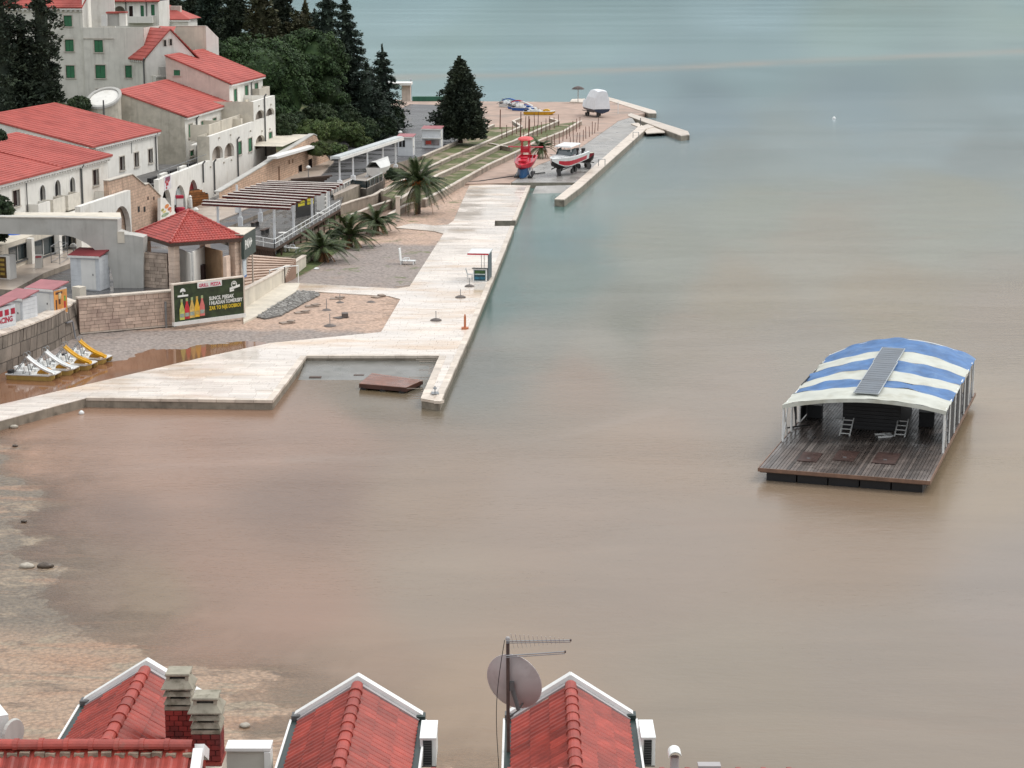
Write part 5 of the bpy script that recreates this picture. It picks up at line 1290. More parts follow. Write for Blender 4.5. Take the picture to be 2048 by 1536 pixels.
PCOL = [(.08, .03, .02), (.6, .5, .3), (.5, .03, .03), (.15, .35, .05)]
for a, z_, w_, h_, k in ((.9, 1.0, .35, .75, 0), (.95, 1.5, .45, .45, 1), (1.9, .35, .3, .7, 2), (1.95, 1.2, .25, .4, 3), (.35, .35, .25, .9, 0), (.4, 1.95, 1.2, .18, 0)):
    mb = MB(); mb.obox(c+e2*a*.66+n_*.062+up*(.2+(z_-.2)*.8), e2*w_*.7, n_*(.004+.001*k), up*h_); piece('poster_print', mb, M('poster_ink_%d_%d' % (k, int(a*100)), PCOL[k], .5, .3, 5), po_)
shed(44, 0, 1.75, 1.75, 1.98, -24, 'plain white shed in the middle of the wall row', top=599)
t, c, e1, e2 = shed(-14, 0, 2.2, 2.5, 2.0, -24, 'white shed with red lettering and dark red squares, cut by the left edge', top=619); n_ = -e1
RSQ = M('crimson_print', (.38, .012, .04), .5)
for a in (.55, 1.25, 1.95):
    mb = MB(); mb.obox(c+e2*a+n_*.03+up*1.35, e2*.45, n_*.012, up*.42); piece('red_square', mb, RSQ, t)
text('RACING', c+e2*.15+n_*.03+up*.85, e2, up, .55, RSQ, t, sx=.95, bold=.02)
shed(200, 582, 2.5, 1.9, 2.75, -14, 'white shed with dark red roof standing under the bridge arch', SROOFD)
mb = MB(); a = P(160, 601, RZ); mb.box(P(159, 602, RZ+.01), (.85, .7, 1.15), R(-35)); o = single('cabinet', mb, CREAM, 'small beige utility cabinet behind the corner of the stone wall', 'cabinet')
# vending machine, sign, parasol, lamp on the hotel pavement
vz = RZ+.46
vm = thing('vending_machine', 'tall vending machine with a brown and gold side at the left edge', 'machine', P(17, 557, vz)); c = P(17, 557, vz); r_ = R(-20)
mb = MB(); mb.box(c, (1.0, .9, 1.95), r_); piece('cabinet', mb, TRIM, vm)
mb = MB(); e = Vector((math.cos(r_), math.sin(r_), 0)); f_ = Vector((math.sin(r_), -math.cos(r_), 0)); mb.obox(c-e*.55+f_*.452+up*.1, e*.7, f_*.03, up*1.75); dr = piece('front_panel', mb, M('brown_gold_print', (.09, .05, .015), .4, .5, 3), vm)
for i in range(4): mb = MB(); mb.obox(c-e*.42+f_*.484+up*(.35+.38*i), e*.42, f_*.01, up*.2); piece('print', mb, M('gold_print_%d' % i, (.35, .24, .05), .5, .2, 4), dr)
ab = thing('standing_sign', 'white folding board sign leaning by the hotel windows', 'sign', P(78, 536, vz)); c = P(78, 536, vz)
mb = MB()
for s_ in (-1, 1): mb.obox(c+Vector((-.3, .28*s_, 0)), (.6, .1, 0), (0, .03, 0), (.02, -.26*s_, 1.15))
piece('board', mb, TRIM, ab); mb = MB(); mb.obox(c+Vector((-.25, -.115, .9)), (.5, .08, 0), (0, -.02, 0), (0, .03, .12)); piece('red_band', mb, RSQ, ab)
pr_ = thing('parasol', 'blue square parasol open beside the bridge arch', 'parasol', P(29, 520, vz)); c = P(29, 520, vz)
mb = MB(); mb.tube(c, c+up*2.3, .04, 8); piece('pole', mb, PIPE, pr_)
mb = MB(); cc = c+up*2.55; ring = [c+Vector((1.25*math.cos(t_+.3), 1.25*math.sin(t_+.3), 2.05)) for t_ in [i*math.pi/4 for i in range(8)]]
for i in range(8): mb.poly([ring[i], ring[(i+1) % 8], cc]); mb.quad(ring[i]-up*.18, ring[(i+1) % 8]-up*.18, ring[(i+1) % 8], ring[i])
piece('canopy', mb, M('blue_canvas', (.01, .09, .42), .6, .15), pr_)
def lamp(px, py, top, label, z=RZ, r=.3, grp='street lamps along the seafront road'):
    c = P(px, py, z); zt = VZ(c.y, top); t = thing('street_lamp', label, 'street lamp', c, grp)
    mb = MB(); mb.tube(c, (c.x, c.y, zt-.2), .06, 8, .045); mb.tube(c, c+up*.35, .12, 8); piece('pole', mb, GMET, t)
    mb = MB(); mb.lathe([(.02, -.12), (r*.9, -.06), (r, .05), (r*.7, .2), (.02, .28)], (c.x, c.y, zt-.15), 14); piece('globe', mb, TRIM, t)
lamp(149, 545, 489, 'mushroom street lamp by the shed under the bridge arch', vz)
lamp(392, 436, 417, 'short street lamp with white cap in front of the wooden hut')
lamp(617, 359, 333, 'street lamp in front of the stone wall doors')
lamp(801, 300, 263, 'white globe street lamp beyond the white canopy frame')
mb = MB(); mb.tube(P(822, 200, RZ), PY(822, 160, P(822, 200, RZ).y), .09, 6); mb.tube(PY(820, 160, P(822, 200, RZ).y), PY(823, 160, P(822, 200, RZ).y), .35, 6); single('lamp_post', mb, GMET, 'tall grey lamp post at the far water edge behind the road bend', 'street lamp')
rk = thing('chrome_rack', 'thin metal clothes rack standing on the hotel pavement', 'rack', P(118, 528, vz)); mb = MB()
for x, y in ((103, 526), (120, 529), (136, 519), (119, 516)): c = P(x, y, vz); mb.tube(c, c+up*1.5, .03, 5)
for zz in (.1, .75, 1.45):
    q = [P(x, y, vz)+up*zz for x, y in ((103, 526), (120, 529), (136, 519), (119, 516))]; mb.path(q+q[:1], .025, 5)
piece('frame', mb, GMET, rk)
# wooden shop hut, mural flank, gas bottles stand in front of the white wall
hut = thing('wooden_hut', 'brown wooden market hut with a slatted front by the red arched door', 'hut', P(398, 414, RZ+.12)); hz = RZ+.12
ha, hb_ = P(374, 412, hz), P(414, 408, hz); hd = (hb_-ha); fh = Fr((ha.x, ha.y), math.degrees(math.atan2(hd.x, hd.y))); hL = hd.length
zh = VZ(ha.y, 380)
mb = MB(); mb.poly([fh.p(0, hz, -.02), fh.p(hL*1.1, hz, -.02), fh.p(hL*1.1, zh-.9, -.02), fh.p(hL*.62, zh, -.02), fh.p(0, zh, -.02)])
mb.obox(fh.p(.1, hz, -2.2), fh.d*(hL*.9), fh.n*2.1, up*(zh-hz-.9)); piece('shell', mb, WOODD, hut)
SLAT = M('orange_brown_slat', (.26, .105, .035), .45, .3, 2.5, rand=.3)
for i in range(7):
    z0 = zh-.1-.27*(i+1); ue = hL*(.62+.48*min(1, .28*(i+1)/.9)); q = MB(); q.fbox(fh, .05, min(ue, hL*1.08), z0+.02, z0+.25, .0, .06); piece('slat', q, SLAT, hut)
mb = MB(); mb.fbox(fh, .15, hL*1.05, hz+.05, hz+1.2, -.015, .02); piece('counter', mb, M('dark_maroon_front', (.035, .012, .014), .4), hut)
mu = thing('painted_stair_flank', 'white stair flank painted with an orange and green food picture', 'wall', P(330, 440, RZ)); fm = fF.off(.9)
pa = [fm.uz(x, y) for x, y in ((321, 396), (330, 396), (351, 425), (351, 441), (321, 446))]
mb = MB(); mb.hexa([fm.p(u, z, -.3) for u, z in reversed(pa)], [fm.p(u, z, 0) for u, z in reversed(pa)]); piece('wall_body', mb, WHITE, mu)
for x0, x1, y0, y1, cc in ((329, 338, 408, 417, (.62, .22, .06)), (335, 343, 414, 421, (.5, .12, .04)), (322, 328, 417, 423, (.35, .33, .08)), (322, 338, 426, 433, (.25, .33, .22)), (325, 332, 421, 426, (.6, .5, .2)), (339, 343, 419, 425, (.6, .3, .25))):
    q = fm.rect(x0, x1, y0, y1); mb = MB(); um, zm = (q[0]+q[1])/2, (q[2]+q[3])/2
    mb.poly([fm.p(um+(q[1]-q[0])/2*math.cos(t_*.785), zm+(q[3]-q[2])/2*math.sin(t_*.785), .012+x0*.00002) for t_ in range(8)]); piece('painting', mb, M('mural_paint_%d' % x0, cc, .6, .3, 2), mu)
st = thing('drinks_stand', 'small red and white stand in front of the dark shop door', 'stand', P(361, 424, hz)); c = P(360, 425, hz)
mb = MB(); mb.lathe([(.5, 0), (.55, .5), (.3, .6)], c, 12); piece('red_tub', mb, RSQ, st); mb = MB(); mb.box(c+up*.6, (.7, .5, .9), .3); piece('white_cooler', mb, TRIM, st); mb = MB(); mb.box(c+up*1.5, (.8, .6, .3), .3); piece('red_top', mb, RSQ, st)
mb = MB(); c = P(381, 415, hz); mb.lathe([(.22, 0), (.2, .9), (.12, 1.0), (.2, 1.15), (.02, 1.35)], c, 10); single('white_bollard', mb, TRIM, 'stout white bollard at the left end of the wooden hut', 'bollard')

# ---------------------------------------------------------------- restaurant deck with pergola
DZ = 2.15
dk = thing('restaurant_deck', 'raised wooden restaurant deck on stilts with a white railing', 'deck', P(560, 480, DZ))
dpoly = [P(505, 489, DZ), P(549, 497, DZ), P(680, 417, DZ), P(690, 378, DZ), P(668, 368, DZ), P(525, 430, DZ), P(455, 460, DZ)]
mb = MB(); mb.prism(clipn(dpoly), DZ-.3, DZ-.03); piece('deck_frame', mb, WOODD, dk)
DPL = M('wet_grey_planks', (.1, .095, .09), .4, .2, 1.5, rand=.2, stretch=(3, 1, 1), wet=.5)
rp = [(p.x, p.y) for p in dpoly]; aU = math.atan2(dpoly[2].x-dpoly[1].x, dpoly[2].y-dpoly[1].y)
pave(dk, dpoly, -math.degrees(aU)*0+math.degrees(aU), 40, .3, DZ, DPL, gap=.008, th=.035, name='plank', limit=120)
mb = MB()
for t_ in np.linspace(0, 1, 12):
    for a, b in ((dpoly[1], dpoly[2]), (dpoly[0], dpoly[1])): p = a.lerp(b, t_); mb = MB(); mb.tube((p.x, p.y, .5), (p.x, p.y, DZ-.3), .09, 6); mb.build('stilt', WOODD, dk)
pass
def railing(pts, name, label, h=.95, post=2.0, bars=2, mat=WMET, r=.045, cat='railing', parent=None):
    o = thing(name, label, cat, pts[0]); mb = MB()
    for a, b in zip(pts, pts[1:]):
        for k in range(bars): hh = h*(k+1)/bars; mb.tube(a+up*hh, b+up*hh, r, 6)
        L = (b-a).length; n = max(1, round(L/post))
        for i in range(n+1):
            p = a.lerp(b, i/n); q = MB(); q.box(p, (.08, .08, h)); q.build('post', mat, o)
    mb.build('rails', mat, o); return o
railing([P(505, 489, DZ+.01), P(549, 497, DZ+.01), P(680, 417, DZ+.01)], 'deck_railing', 'white two-bar railing round the restaurant deck', .85)
pg = thing('pergola', 'pergola of dark red slats on white posts over the restaurant deck', 'pergola', P(560, 470, DZ))
zP = 5.75
posts = [(550, 508), (588, 491), (625, 466), (658, 448)]
pl_ = [P(x, y, 1.1) for x, y in posts]
du = (pl_[-1]-pl_[0]); du.z = 0; du.normalize(); dv_ = Vector((-du.y, du.x, 0))
# beam lines: sea side through posts, road side measured on the slats' left ends
ls = [(405, 411), (407, 405), (436, 403), (446, 396), (457, 391), (468, 387), (480, 383), (491, 379), (502, 376), (513, 372), (524, 369), (535, 366)]
rs = [(580, 420), (581, 414), (590, 410), (600, 406), (613, 401), (628, 396), (641, 391), (652, 387), (662, 382), (672, 378), (678, 374), (685, 371)]
SL = M('dark_red_pergola_slat', (.11, .018, .016), .3, .2, 2, wet=.6)
SCAP = M('pale_slat_top', (.64, .57, .52), .35, .15, 2, wet=.4)  # pale strip laid along the top of each dark red slat
for (a, b) in zip(ls, rs):
    p, q = P(*a, zP), P(*b, zP); mb = MB(); d = (q-p).normalized(); n_ = Vector((-d.y, d.x, 0))
    mb.obox(p-n_*.13, q-p, n_*.26, up*.2); sl_ = mb.build('slat', SL, pg)
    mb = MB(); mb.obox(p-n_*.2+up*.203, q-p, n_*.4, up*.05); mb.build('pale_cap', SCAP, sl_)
for L_ in (ls, rs):
    mb = MB(); a, b = P(*L_[0], zP-.22), P(*L_[-1], zP-.22); f_ = .12 if L_ is ls else -.08
    a2, b2 = a.lerp(P(*(rs if L_ is ls else ls)[0], zP-.22), abs(f_)), b.lerp(P(*(rs if L_ is ls else ls)[-1], zP-.22), abs(f_))
    mb.obox(a2, b2-a2, dv_*.14, up*.2); mb.build('beam', WOODD, pg)
PW = M('white_post_paint', (.72, .74, .76), .45, .05)
for p in pl_:
    mb = MB(); mb.box((p.x, p.y, .9), (.2, .2, zP-.25-.9), -aU); mb.build('post', PW, pg)
for x, y in ((437, 470), (481, 452), (521, 443), (475, 425)):
    p = P(x, y, RZ+.1); mb = MB(); mb.box(p, (.2, .2, zP-.25-p.z), -aU); mb.box(p, (.42, .42, .9), -aU); mb.build('post', PW, pg)
# furniture on the deck
ck = thing('menu_board', 'dark menu board with two yellow panels under the pergola', 'board', P(612, 432, DZ)); a, b = P(592, 436, DZ), P(628, 428, DZ); d = b-a; n_ = Vector((d.y, -d.x, 0)).normalized()
mb = MB(); mb.obox(a, d, n_*.1, up*2.3); piece('board', mb, M('black_board', (.02, .02, .02), .4), ck)
for i in (0, 1):
    for j in range(3):
        mb = MB(); mb.obox(a+d*(.08+.5*i)+n_*.102+up*(1.15+.33*j), d*.36, n_*.02, up*.27); piece('yellow_panel', mb, M('yellow_panel_%d%d' % (i, j), (.5, .43, .02), .5, .3, 3), ck)
fr_ = thing('drinks_fridge', 'white upright fridge standing beside the menu board on the deck', 'fridge', P(646, 418, DZ)); mb = MB(); c = P(646, 420, DZ)
mb.box(c, (1.0, .9, 2.0), -.5); piece('body', mb, TRIM, fr_); mb = MB(); 
for i in range(4): mb.box(c+Vector((.1, -.47, .25+.45*i)), (.75, .06, .3), -.5)
piece('shelf_fronts', mb, GREYP, fr_)
for i, (x, y, lab) in enumerate([(520, 470, 'dark folded table left on the deck planks near the corner'), (500, 455, 'dark bench lying on the deck beside the white posts'), (640, 412, 'low dark bench at the far end of the deck')]):
    t = thing('bench', lab, 'bench', P(x, y, DZ)); c = P(x, y, DZ+.01); mb = MB(); mb.obox(c+up*.42, Vector((.4, 2.0, 0)), Vector((.4, -.06, 0)), up*.06); piece('seat', mb, WOODD, t)
    for k in (.15, .8): mb = MB(); mb.obox(c+Vector((.4, 2.0, 0))*k, Vector((.03, .12, 0)), Vector((.38, -.05, 0)), up*.42); piece('leg', mb, PIPE, t)
for i, (x, y) in enumerate([(566, 480), (640, 440)]):
    t = thing('deck_table', ('white' if i else 'small white') + ' table on the deck just inside the railing, %s' % ('by the fridge' if i else 'near the front corner'), 'table', P(x, y, DZ)); c = P(x, y, DZ+.01); mb = MB(); mb.lathe([(.45, .7), (.45, .74)], c, 14); piece('table_top', mb, TRIM, t); mb = MB(); mb.tube(c, c+up*.7, .05, 8); mb.lathe([(.25, 0), (.22, .04)], c, 12); piece('stand', mb, GMET, t)
gr_ = thing('timber_stack', 'low stack of dark planks on the road edge behind the pergola', 'timber', P(600, 367, RZ)); a, b = P(560, 375, RZ+.01), P(650, 366, RZ+.01)
for i in range(5): mb = MB(); mb.obox(a+Vector((.3*i, .15*i, .2*i)), (b-a)*.9, Vector((.2, -.5, 0)), up*.17); piece('plank', mb, WOODD, gr_)
# sign on two poles with white lettering
pa_, pb2 = P(484, 583, 1.9), P(506, 562, 2.1); d = pb2-pa_; d.z = 0; fsg = Fr((pa_.x, pa_.y), math.degrees(math.atan2(d.x, d.y)))
sg = thing('snack_sign', 'dark green sign with white lettering on two pale poles beside the pavilion', 'sign', pa_); Lg = d.length
zt_ = fsg.uz(505, 455)[1]; zl = fsg.uz(505, 503)[1]
for u in (.05, Lg): mb = MB(); mb.tube(fsg.p(u, 1.0, 0), fsg.p(u, zt_, 0), .07, 8); piece('pole', mb, COPE, sg)
mb = MB(); mb.fbox(fsg, -.2, Lg+.1, zl, zt_, .08, .3); piece('board', mb, M('dark_green_board', (.035, .055, .048), .5, .1), sg)
mb = MB(); mb.fbox(fsg, -.2, Lg+.1, zt_+.003, zt_+.06, -2.0, .32); piece('top', mb, CREAM, sg)
o = text('PAN+', fsg.p(.3, zl+(zt_-zl)*.38, .305), fsg.d, up, 1.05, WPR, sg, sx=1.0, bold=.03)
mb = MB(); mb.fbox(fsg, .1, 1.2, zl-1.6, zl-.2, .1, .16); pn = piece('price_board', mb, M('pale_blue_print', (.5, .56, .6), .5, .1, 6), sg)
mb = MB(); mb.fbox(fsg, .1, 1.2, zl-1.6, zl-1.45, .163, .17); piece('blue_band', mb, M('blue_print', (.03, .12, .35), .5), pn)
fl = thing('beach_flag', 'green feather flag leaning behind the pavilion pillar', 'flag', P(459, 535, RZ)); c = P(459, 540, RZ)
mb = MB(); mb.tube(c, c+up*3.2, .03, 6); piece('pole', mb, GMET, fl); mb = MB(); mb.hexa([c+Vector((.02, 0, .9)), c+Vector((.5, .1, 1.0)), c+Vector((.5, .13, 1.0)), c+Vector((.02, .03, .9))], [c+Vector((.02, 0, 3.2)), c+Vector((.35, .1, 3.0)), c+Vector((.35, .13, 3.0)), c+Vector((.02, .03, 3.2))]); piece('cloth', mb, M('bright_green_cloth', (.05, .4, .04), .6), fl)
# stair from the road to the beach
sr = thing('outdoor_stair', 'wide pale stair with dark risers going down beside the pavilion', 'stair', P(540, 540, 1.4))
STEP = M('pink_step_stone', (.52, .39, .31), .5, .1, 2, rand=.1, wet=.4); RISER = M('shaded_riser_stone', (.27, .17, .12), .8, .15, 2)
nS = 13
L0, L1 = (489, 588), (498, 505); R0, R1 = (560, 566), (590, 524)
for i in range(nS):
    z0 = .66 + (2.3-.66)*i/nS; t_ = i/nS; t2 = (i+1)/nS
    fx = lambda A_, B_, t: (A_[0]+(B_[0]-A_[0])*t, A_[1]+(B_[1]-A_[1])*t)
    # plan points of the treads: straight flight measured from its lowest and highest edges
    if i == 0:
        a0, b0 = P(489, 590, .66), P(566, 566, .66); a1, b1 = P(490, 508, 2.3), P(592, 524, 2.0)
    pa2, pb3 = a0.lerp(a1, t_), b0.lerp(b1, t_); pa3, pb4 = a0.lerp(a1, t2), b0.lerp(b1, t2)
    q = MB(); g = [pa2, pb3, pb4, pa3]
    q.prism([(p.x, p.y) for p in g], .2, z0+.06); q.build('riser_block', RISER, sr)
    q = MB(); e = (pa2-pa3); e.z = 0; e = e.normalized()*.05
    q.prism([((pa2+e).x, (pa2+e).y), ((pb3+e).x, (pb3+e).y), (pb4.x, pb4.y), (pa3.x, pa3.y)], z0+.062, z0+.13); q.build('tread', STEP, sr)
tw_ = thing('stair_side_wall', 'sloping plastered side wall of the beach stair with pale coping', 'wall', P(540, 570, .6))
pts = [(483, 584, 2.2), (545, 552, 1.9), (583, 530, 1.8), (612, 512, 1.6)]
W_ = [P(x, y, z) for x, y, z in pts]
mb = MB()
for a, b in zip(W_, W_[1:]):
    d = (b-a); n_ = Vector((d.y, -d.x, 0)).normalized()*.3
    mb.hexa([Vector((a.x, a.y, .3)), Vector((b.x, b.y, .3)), Vector((b.x, b.y, .3))-n_, Vector((a.x, a.y, .3))-n_], [a, b, b-n_, a-n_])
piece('wall_body', mb, CREAM, tw_)
mb = MB()
for a, b in zip(W_, W_[1:]):
    d = b-a; n_ = Vector((d.y, -d.x, 0)).normalized(); mb.hexa([a+n_*.06, b+n_*.06, b-n_*.38, a-n_*.38], [a+n_*.06+up*.1, b+n_*.06+up*.1, b-n_*.38+up*.1, a-n_*.38+up*.1])
piece('coping', mb, COPE, tw_)
railing([P(540, 575, .66), P(570, 567, .66), P(597, 565, .66)], 'beach_railing', 'white handrail along the path at the foot of the stair', 1.5, 1.6, 1)
# pale ramp between billboard and path
slab('beach_ramp', pl([(487, 645), (484, 592), (545, 567), (600, 566), (592, 583), (512, 633)], .7), 0, .72, CREAM, CREAM)
# grey cobble bank
cb = thing('cobble_bank', 'bank of grey cobbles along the foot of the pale ramp', 'stones', P(570, 610, .6)); mb = MB()
CB = pl([(512, 634), (595, 583), (626, 583), (640, 590), (560, 632), (530, 638)], .6); mb.prism(clipn(CB), .2, .66); piece('bed', mb, M('cobble_bed', (.13, .12, .11), .8), cb)
mb = MB(); rr = random.Random(2); xs = [p.x for p in CB]; ys = [p.y for p in CB]; n = 0
while n < 420:
    x, y = rr.uniform(min(xs), max(xs)), rr.uniform(min(ys), max(ys))
    if inside(clipn(CB), x, y):
        r_ = rr.uniform(.07, .17); mb.lathe([(r_, 0), (r_*.8, r_*.45), (.01, r_*.6)], (x, y, .655), 6); n += 1
o = piece('cobbles', mb, M('grey_cobble', (.25, .235, .215), .5, .15, 3, isl=.3), cb); o['kind'] = 'stuff'

# white canopy frame, covered car, far kiosks, glass railing
cf = thing('canopy_frame', 'white steel canopy frame on five posts beside the road', 'canopy', P(735, 360, RZ))
zc_ = 6.0; bz = [P(671, 318, zc_), P(798, 277, zc_)]
fx_ = [(678, 368), (702, 370), (731, 385), (763, 345), (790, 345)]
d = bz[1]-bz[0]; n_ = Vector((d.y, -d.x, 0)).normalized()
mb = MB(); mb.obox(bz[0]-n_*.5, d, n_*1.0, up*.3); piece('gutter_beam', mb, M('pale_grey_gutter', (.5, .53, .53), .4, .1), cf)
mb = MB(); mb.obox(bz[0]+n_*.52-up*.2, d, n_*.12, up*.35); mb.obox(bz[0]-n_*.64-up*.1, d, n_*.12, up*.35); piece('edge_trim', mb, TRIM, cf)
for k, x in enumerate((678, 703, 731, 763, 790)):
    t_ = (x-671)/(798-671); p = bz[0].lerp(bz[1], t_)
    mb = MB(); mb.tube((p.x, p.y, RZ), (p.x, p.y, zc_-.2), .11, 8); mb.box((p.x, p.y, RZ), (.5, .5, .9 if k < 2 else .3), -.2); mb.build('post', PW, cf)
vn = thing('covered_boat_hull', 'white covered hull parked under the canopy frame', 'boat', P(765, 350, RZ)); c = P(765, 352, RZ+.1)
def hull_rings(L, Bm, H, dirv, c, bow=.9, n=9, keel=.25, flare=.75, sheer=.25):
    d = dirv.normalized(); s_ = Vector((d.y, -d.x, 0)); rings = []
    for i in range(n):
        t_ = i/(n-1); w = Bm/2*(1 if t_ < .5 else max(.03, 1-((t_-.5)/.5)**2.2*bow-.0)) * (.9+.1*min(1, t_*4)); zt = H + sheer*max(0, t_-.4)**1.5*2
        zk = (0 if t_ < .7 else (t_-.7)/.3*H*.55); p = c + d*(L*t_)
        rings.append([p+s_*w+up*zt, p+s_*w*flare+up*(zk+H*keel+.1), p+up*zk, p-s_*w*flare+up*(zk+H*keel+.1), p-s_*w+up*zt])
    return rings
mb = MB(); rg = hull_rings(5.2, 2.1, 1.1, Vector((.3, 1, 0)), c+Vector((-1, -2.2, .1))); mb.loft(rg); piece('hull', mb, TRIM, vn)
mb = MB(); tr = [[r[0], r[0].lerp(r[4], .3)+up*.7, r[0].lerp(r[4], .7)+up*.7, r[4]] for r in rg]; mb.loft(tr, close=False, caps=False); piece('cover', mb, M('white_tarpaulin', (.62, .62, .6), .5, .06, 1), vn)
glr = [P(655, 402, DZ), P(705, 375, DZ), P(733, 378, DZ), P(765, 362, DZ)]
gl = railing(glr, 'glass_railing', 'dark glass railing curving below the canopy frame', 1.0, 2.2, 1)
for a, b in zip(glr, glr[1:]):
    L = (b-a).length; n = max(1, round(L/1.6))
    for i in range(n):
        p, q = a.lerp(b, i/n+.02), a.lerp(b, (i+1)/n-.02); mb = MB(); nn = Vector(((b-a).y, -(b-a).x, 0)).normalized()*.02; mb.obox(p+up*.1, q-p, nn, up*.8); mb.build('glass_panel', GLASS, gl)
slab('terrace_floor', [glr[0], glr[1], glr[2], glr[3], P(770, 345, DZ), P(690, 385, DZ)], .6, DZ-.02, PAVE, DCONC)
def kiosk(px, py, w, d, h, rz, label, stripe=False):
    t, c, e1, e2 = shed(px, py, w, d, h, rz, label, rise=.25, over=.15, group='small white kiosks along the seafront road', planks=5, door='side'); n_ = -e2
    if stripe:
        mb = MB(); mb.obox(c+e1*.15+n_*.03+up*.35, e1*(w-.5), n_*.03, up*.75); ps = piece('poster', mb, M('grey_red_print', (.25, .22, .22), .5, .4, 2), t)
        mb = MB(); mb.obox(c+e1*w*.5+n_*.065+up*.5, e1*w*.3, n_*.01, up*.5); piece('red_print', mb, M('red_kiosk_print', (.42, .05, .03), .5), ps)
        mb = MB(); mb.obox(c-e1*.1+n_*.05+up*1.35, e1*(w+.2), n_*.5, up*.05); piece('counter', mb, TRIM, t)
    else:
        for k in (0, 1): mb = MB(); mb.obox(c+e1*(w-.55-.45*k)+n_*.03+up*1.2, e1*.35, n_*.03, up*.9); piece('window', mb, DARKW, t)
kiosk(825, 312, 2.0, 1.8, 2.5, -8, 'small white kiosk with two dark windows beside the canopy frame')
kiosk(881, 296, 2.6, 2.0, 2.6, -8, 'white kiosk with red print under its counter, near the lone cypress', True)
mb = MB(); mb.box(P(905, 268, RZ), (1.7, 3.6, 1.0), -.3); mb.box(P(905, 268, RZ)+up*1.0, (1.4, 1.8, .55), -.3); o = single('utility_trailer', mb, GREYP, 'low grey trailer parked by the lone cypress on the road', 'trailer')
bp_ = thing('beach_pavilion', 'small white bar roof at the far water edge behind the trees', 'hut', P(806, 200, RZ)); c = P(800, 202, RZ); mb = MB(); mb.box(c+up*3.0, (4.5, 5, .45)); piece('roof', mb, TRIM, bp_)
mb = MB(); mb.box(c+Vector((1.2, 0, 0)), (1.6, 3, 2.9)); piece('body', mb, PINKP, bp_)
mb = MB(); mb.box(P(860, 202, .76), (7, 1.2, .9), .05); single('green_tarp_boat', mb, M('dark_green_tarp', (.015, .1, .06), .5), 'dark green covered rowing boat on the far shore behind the cypress', 'boat')

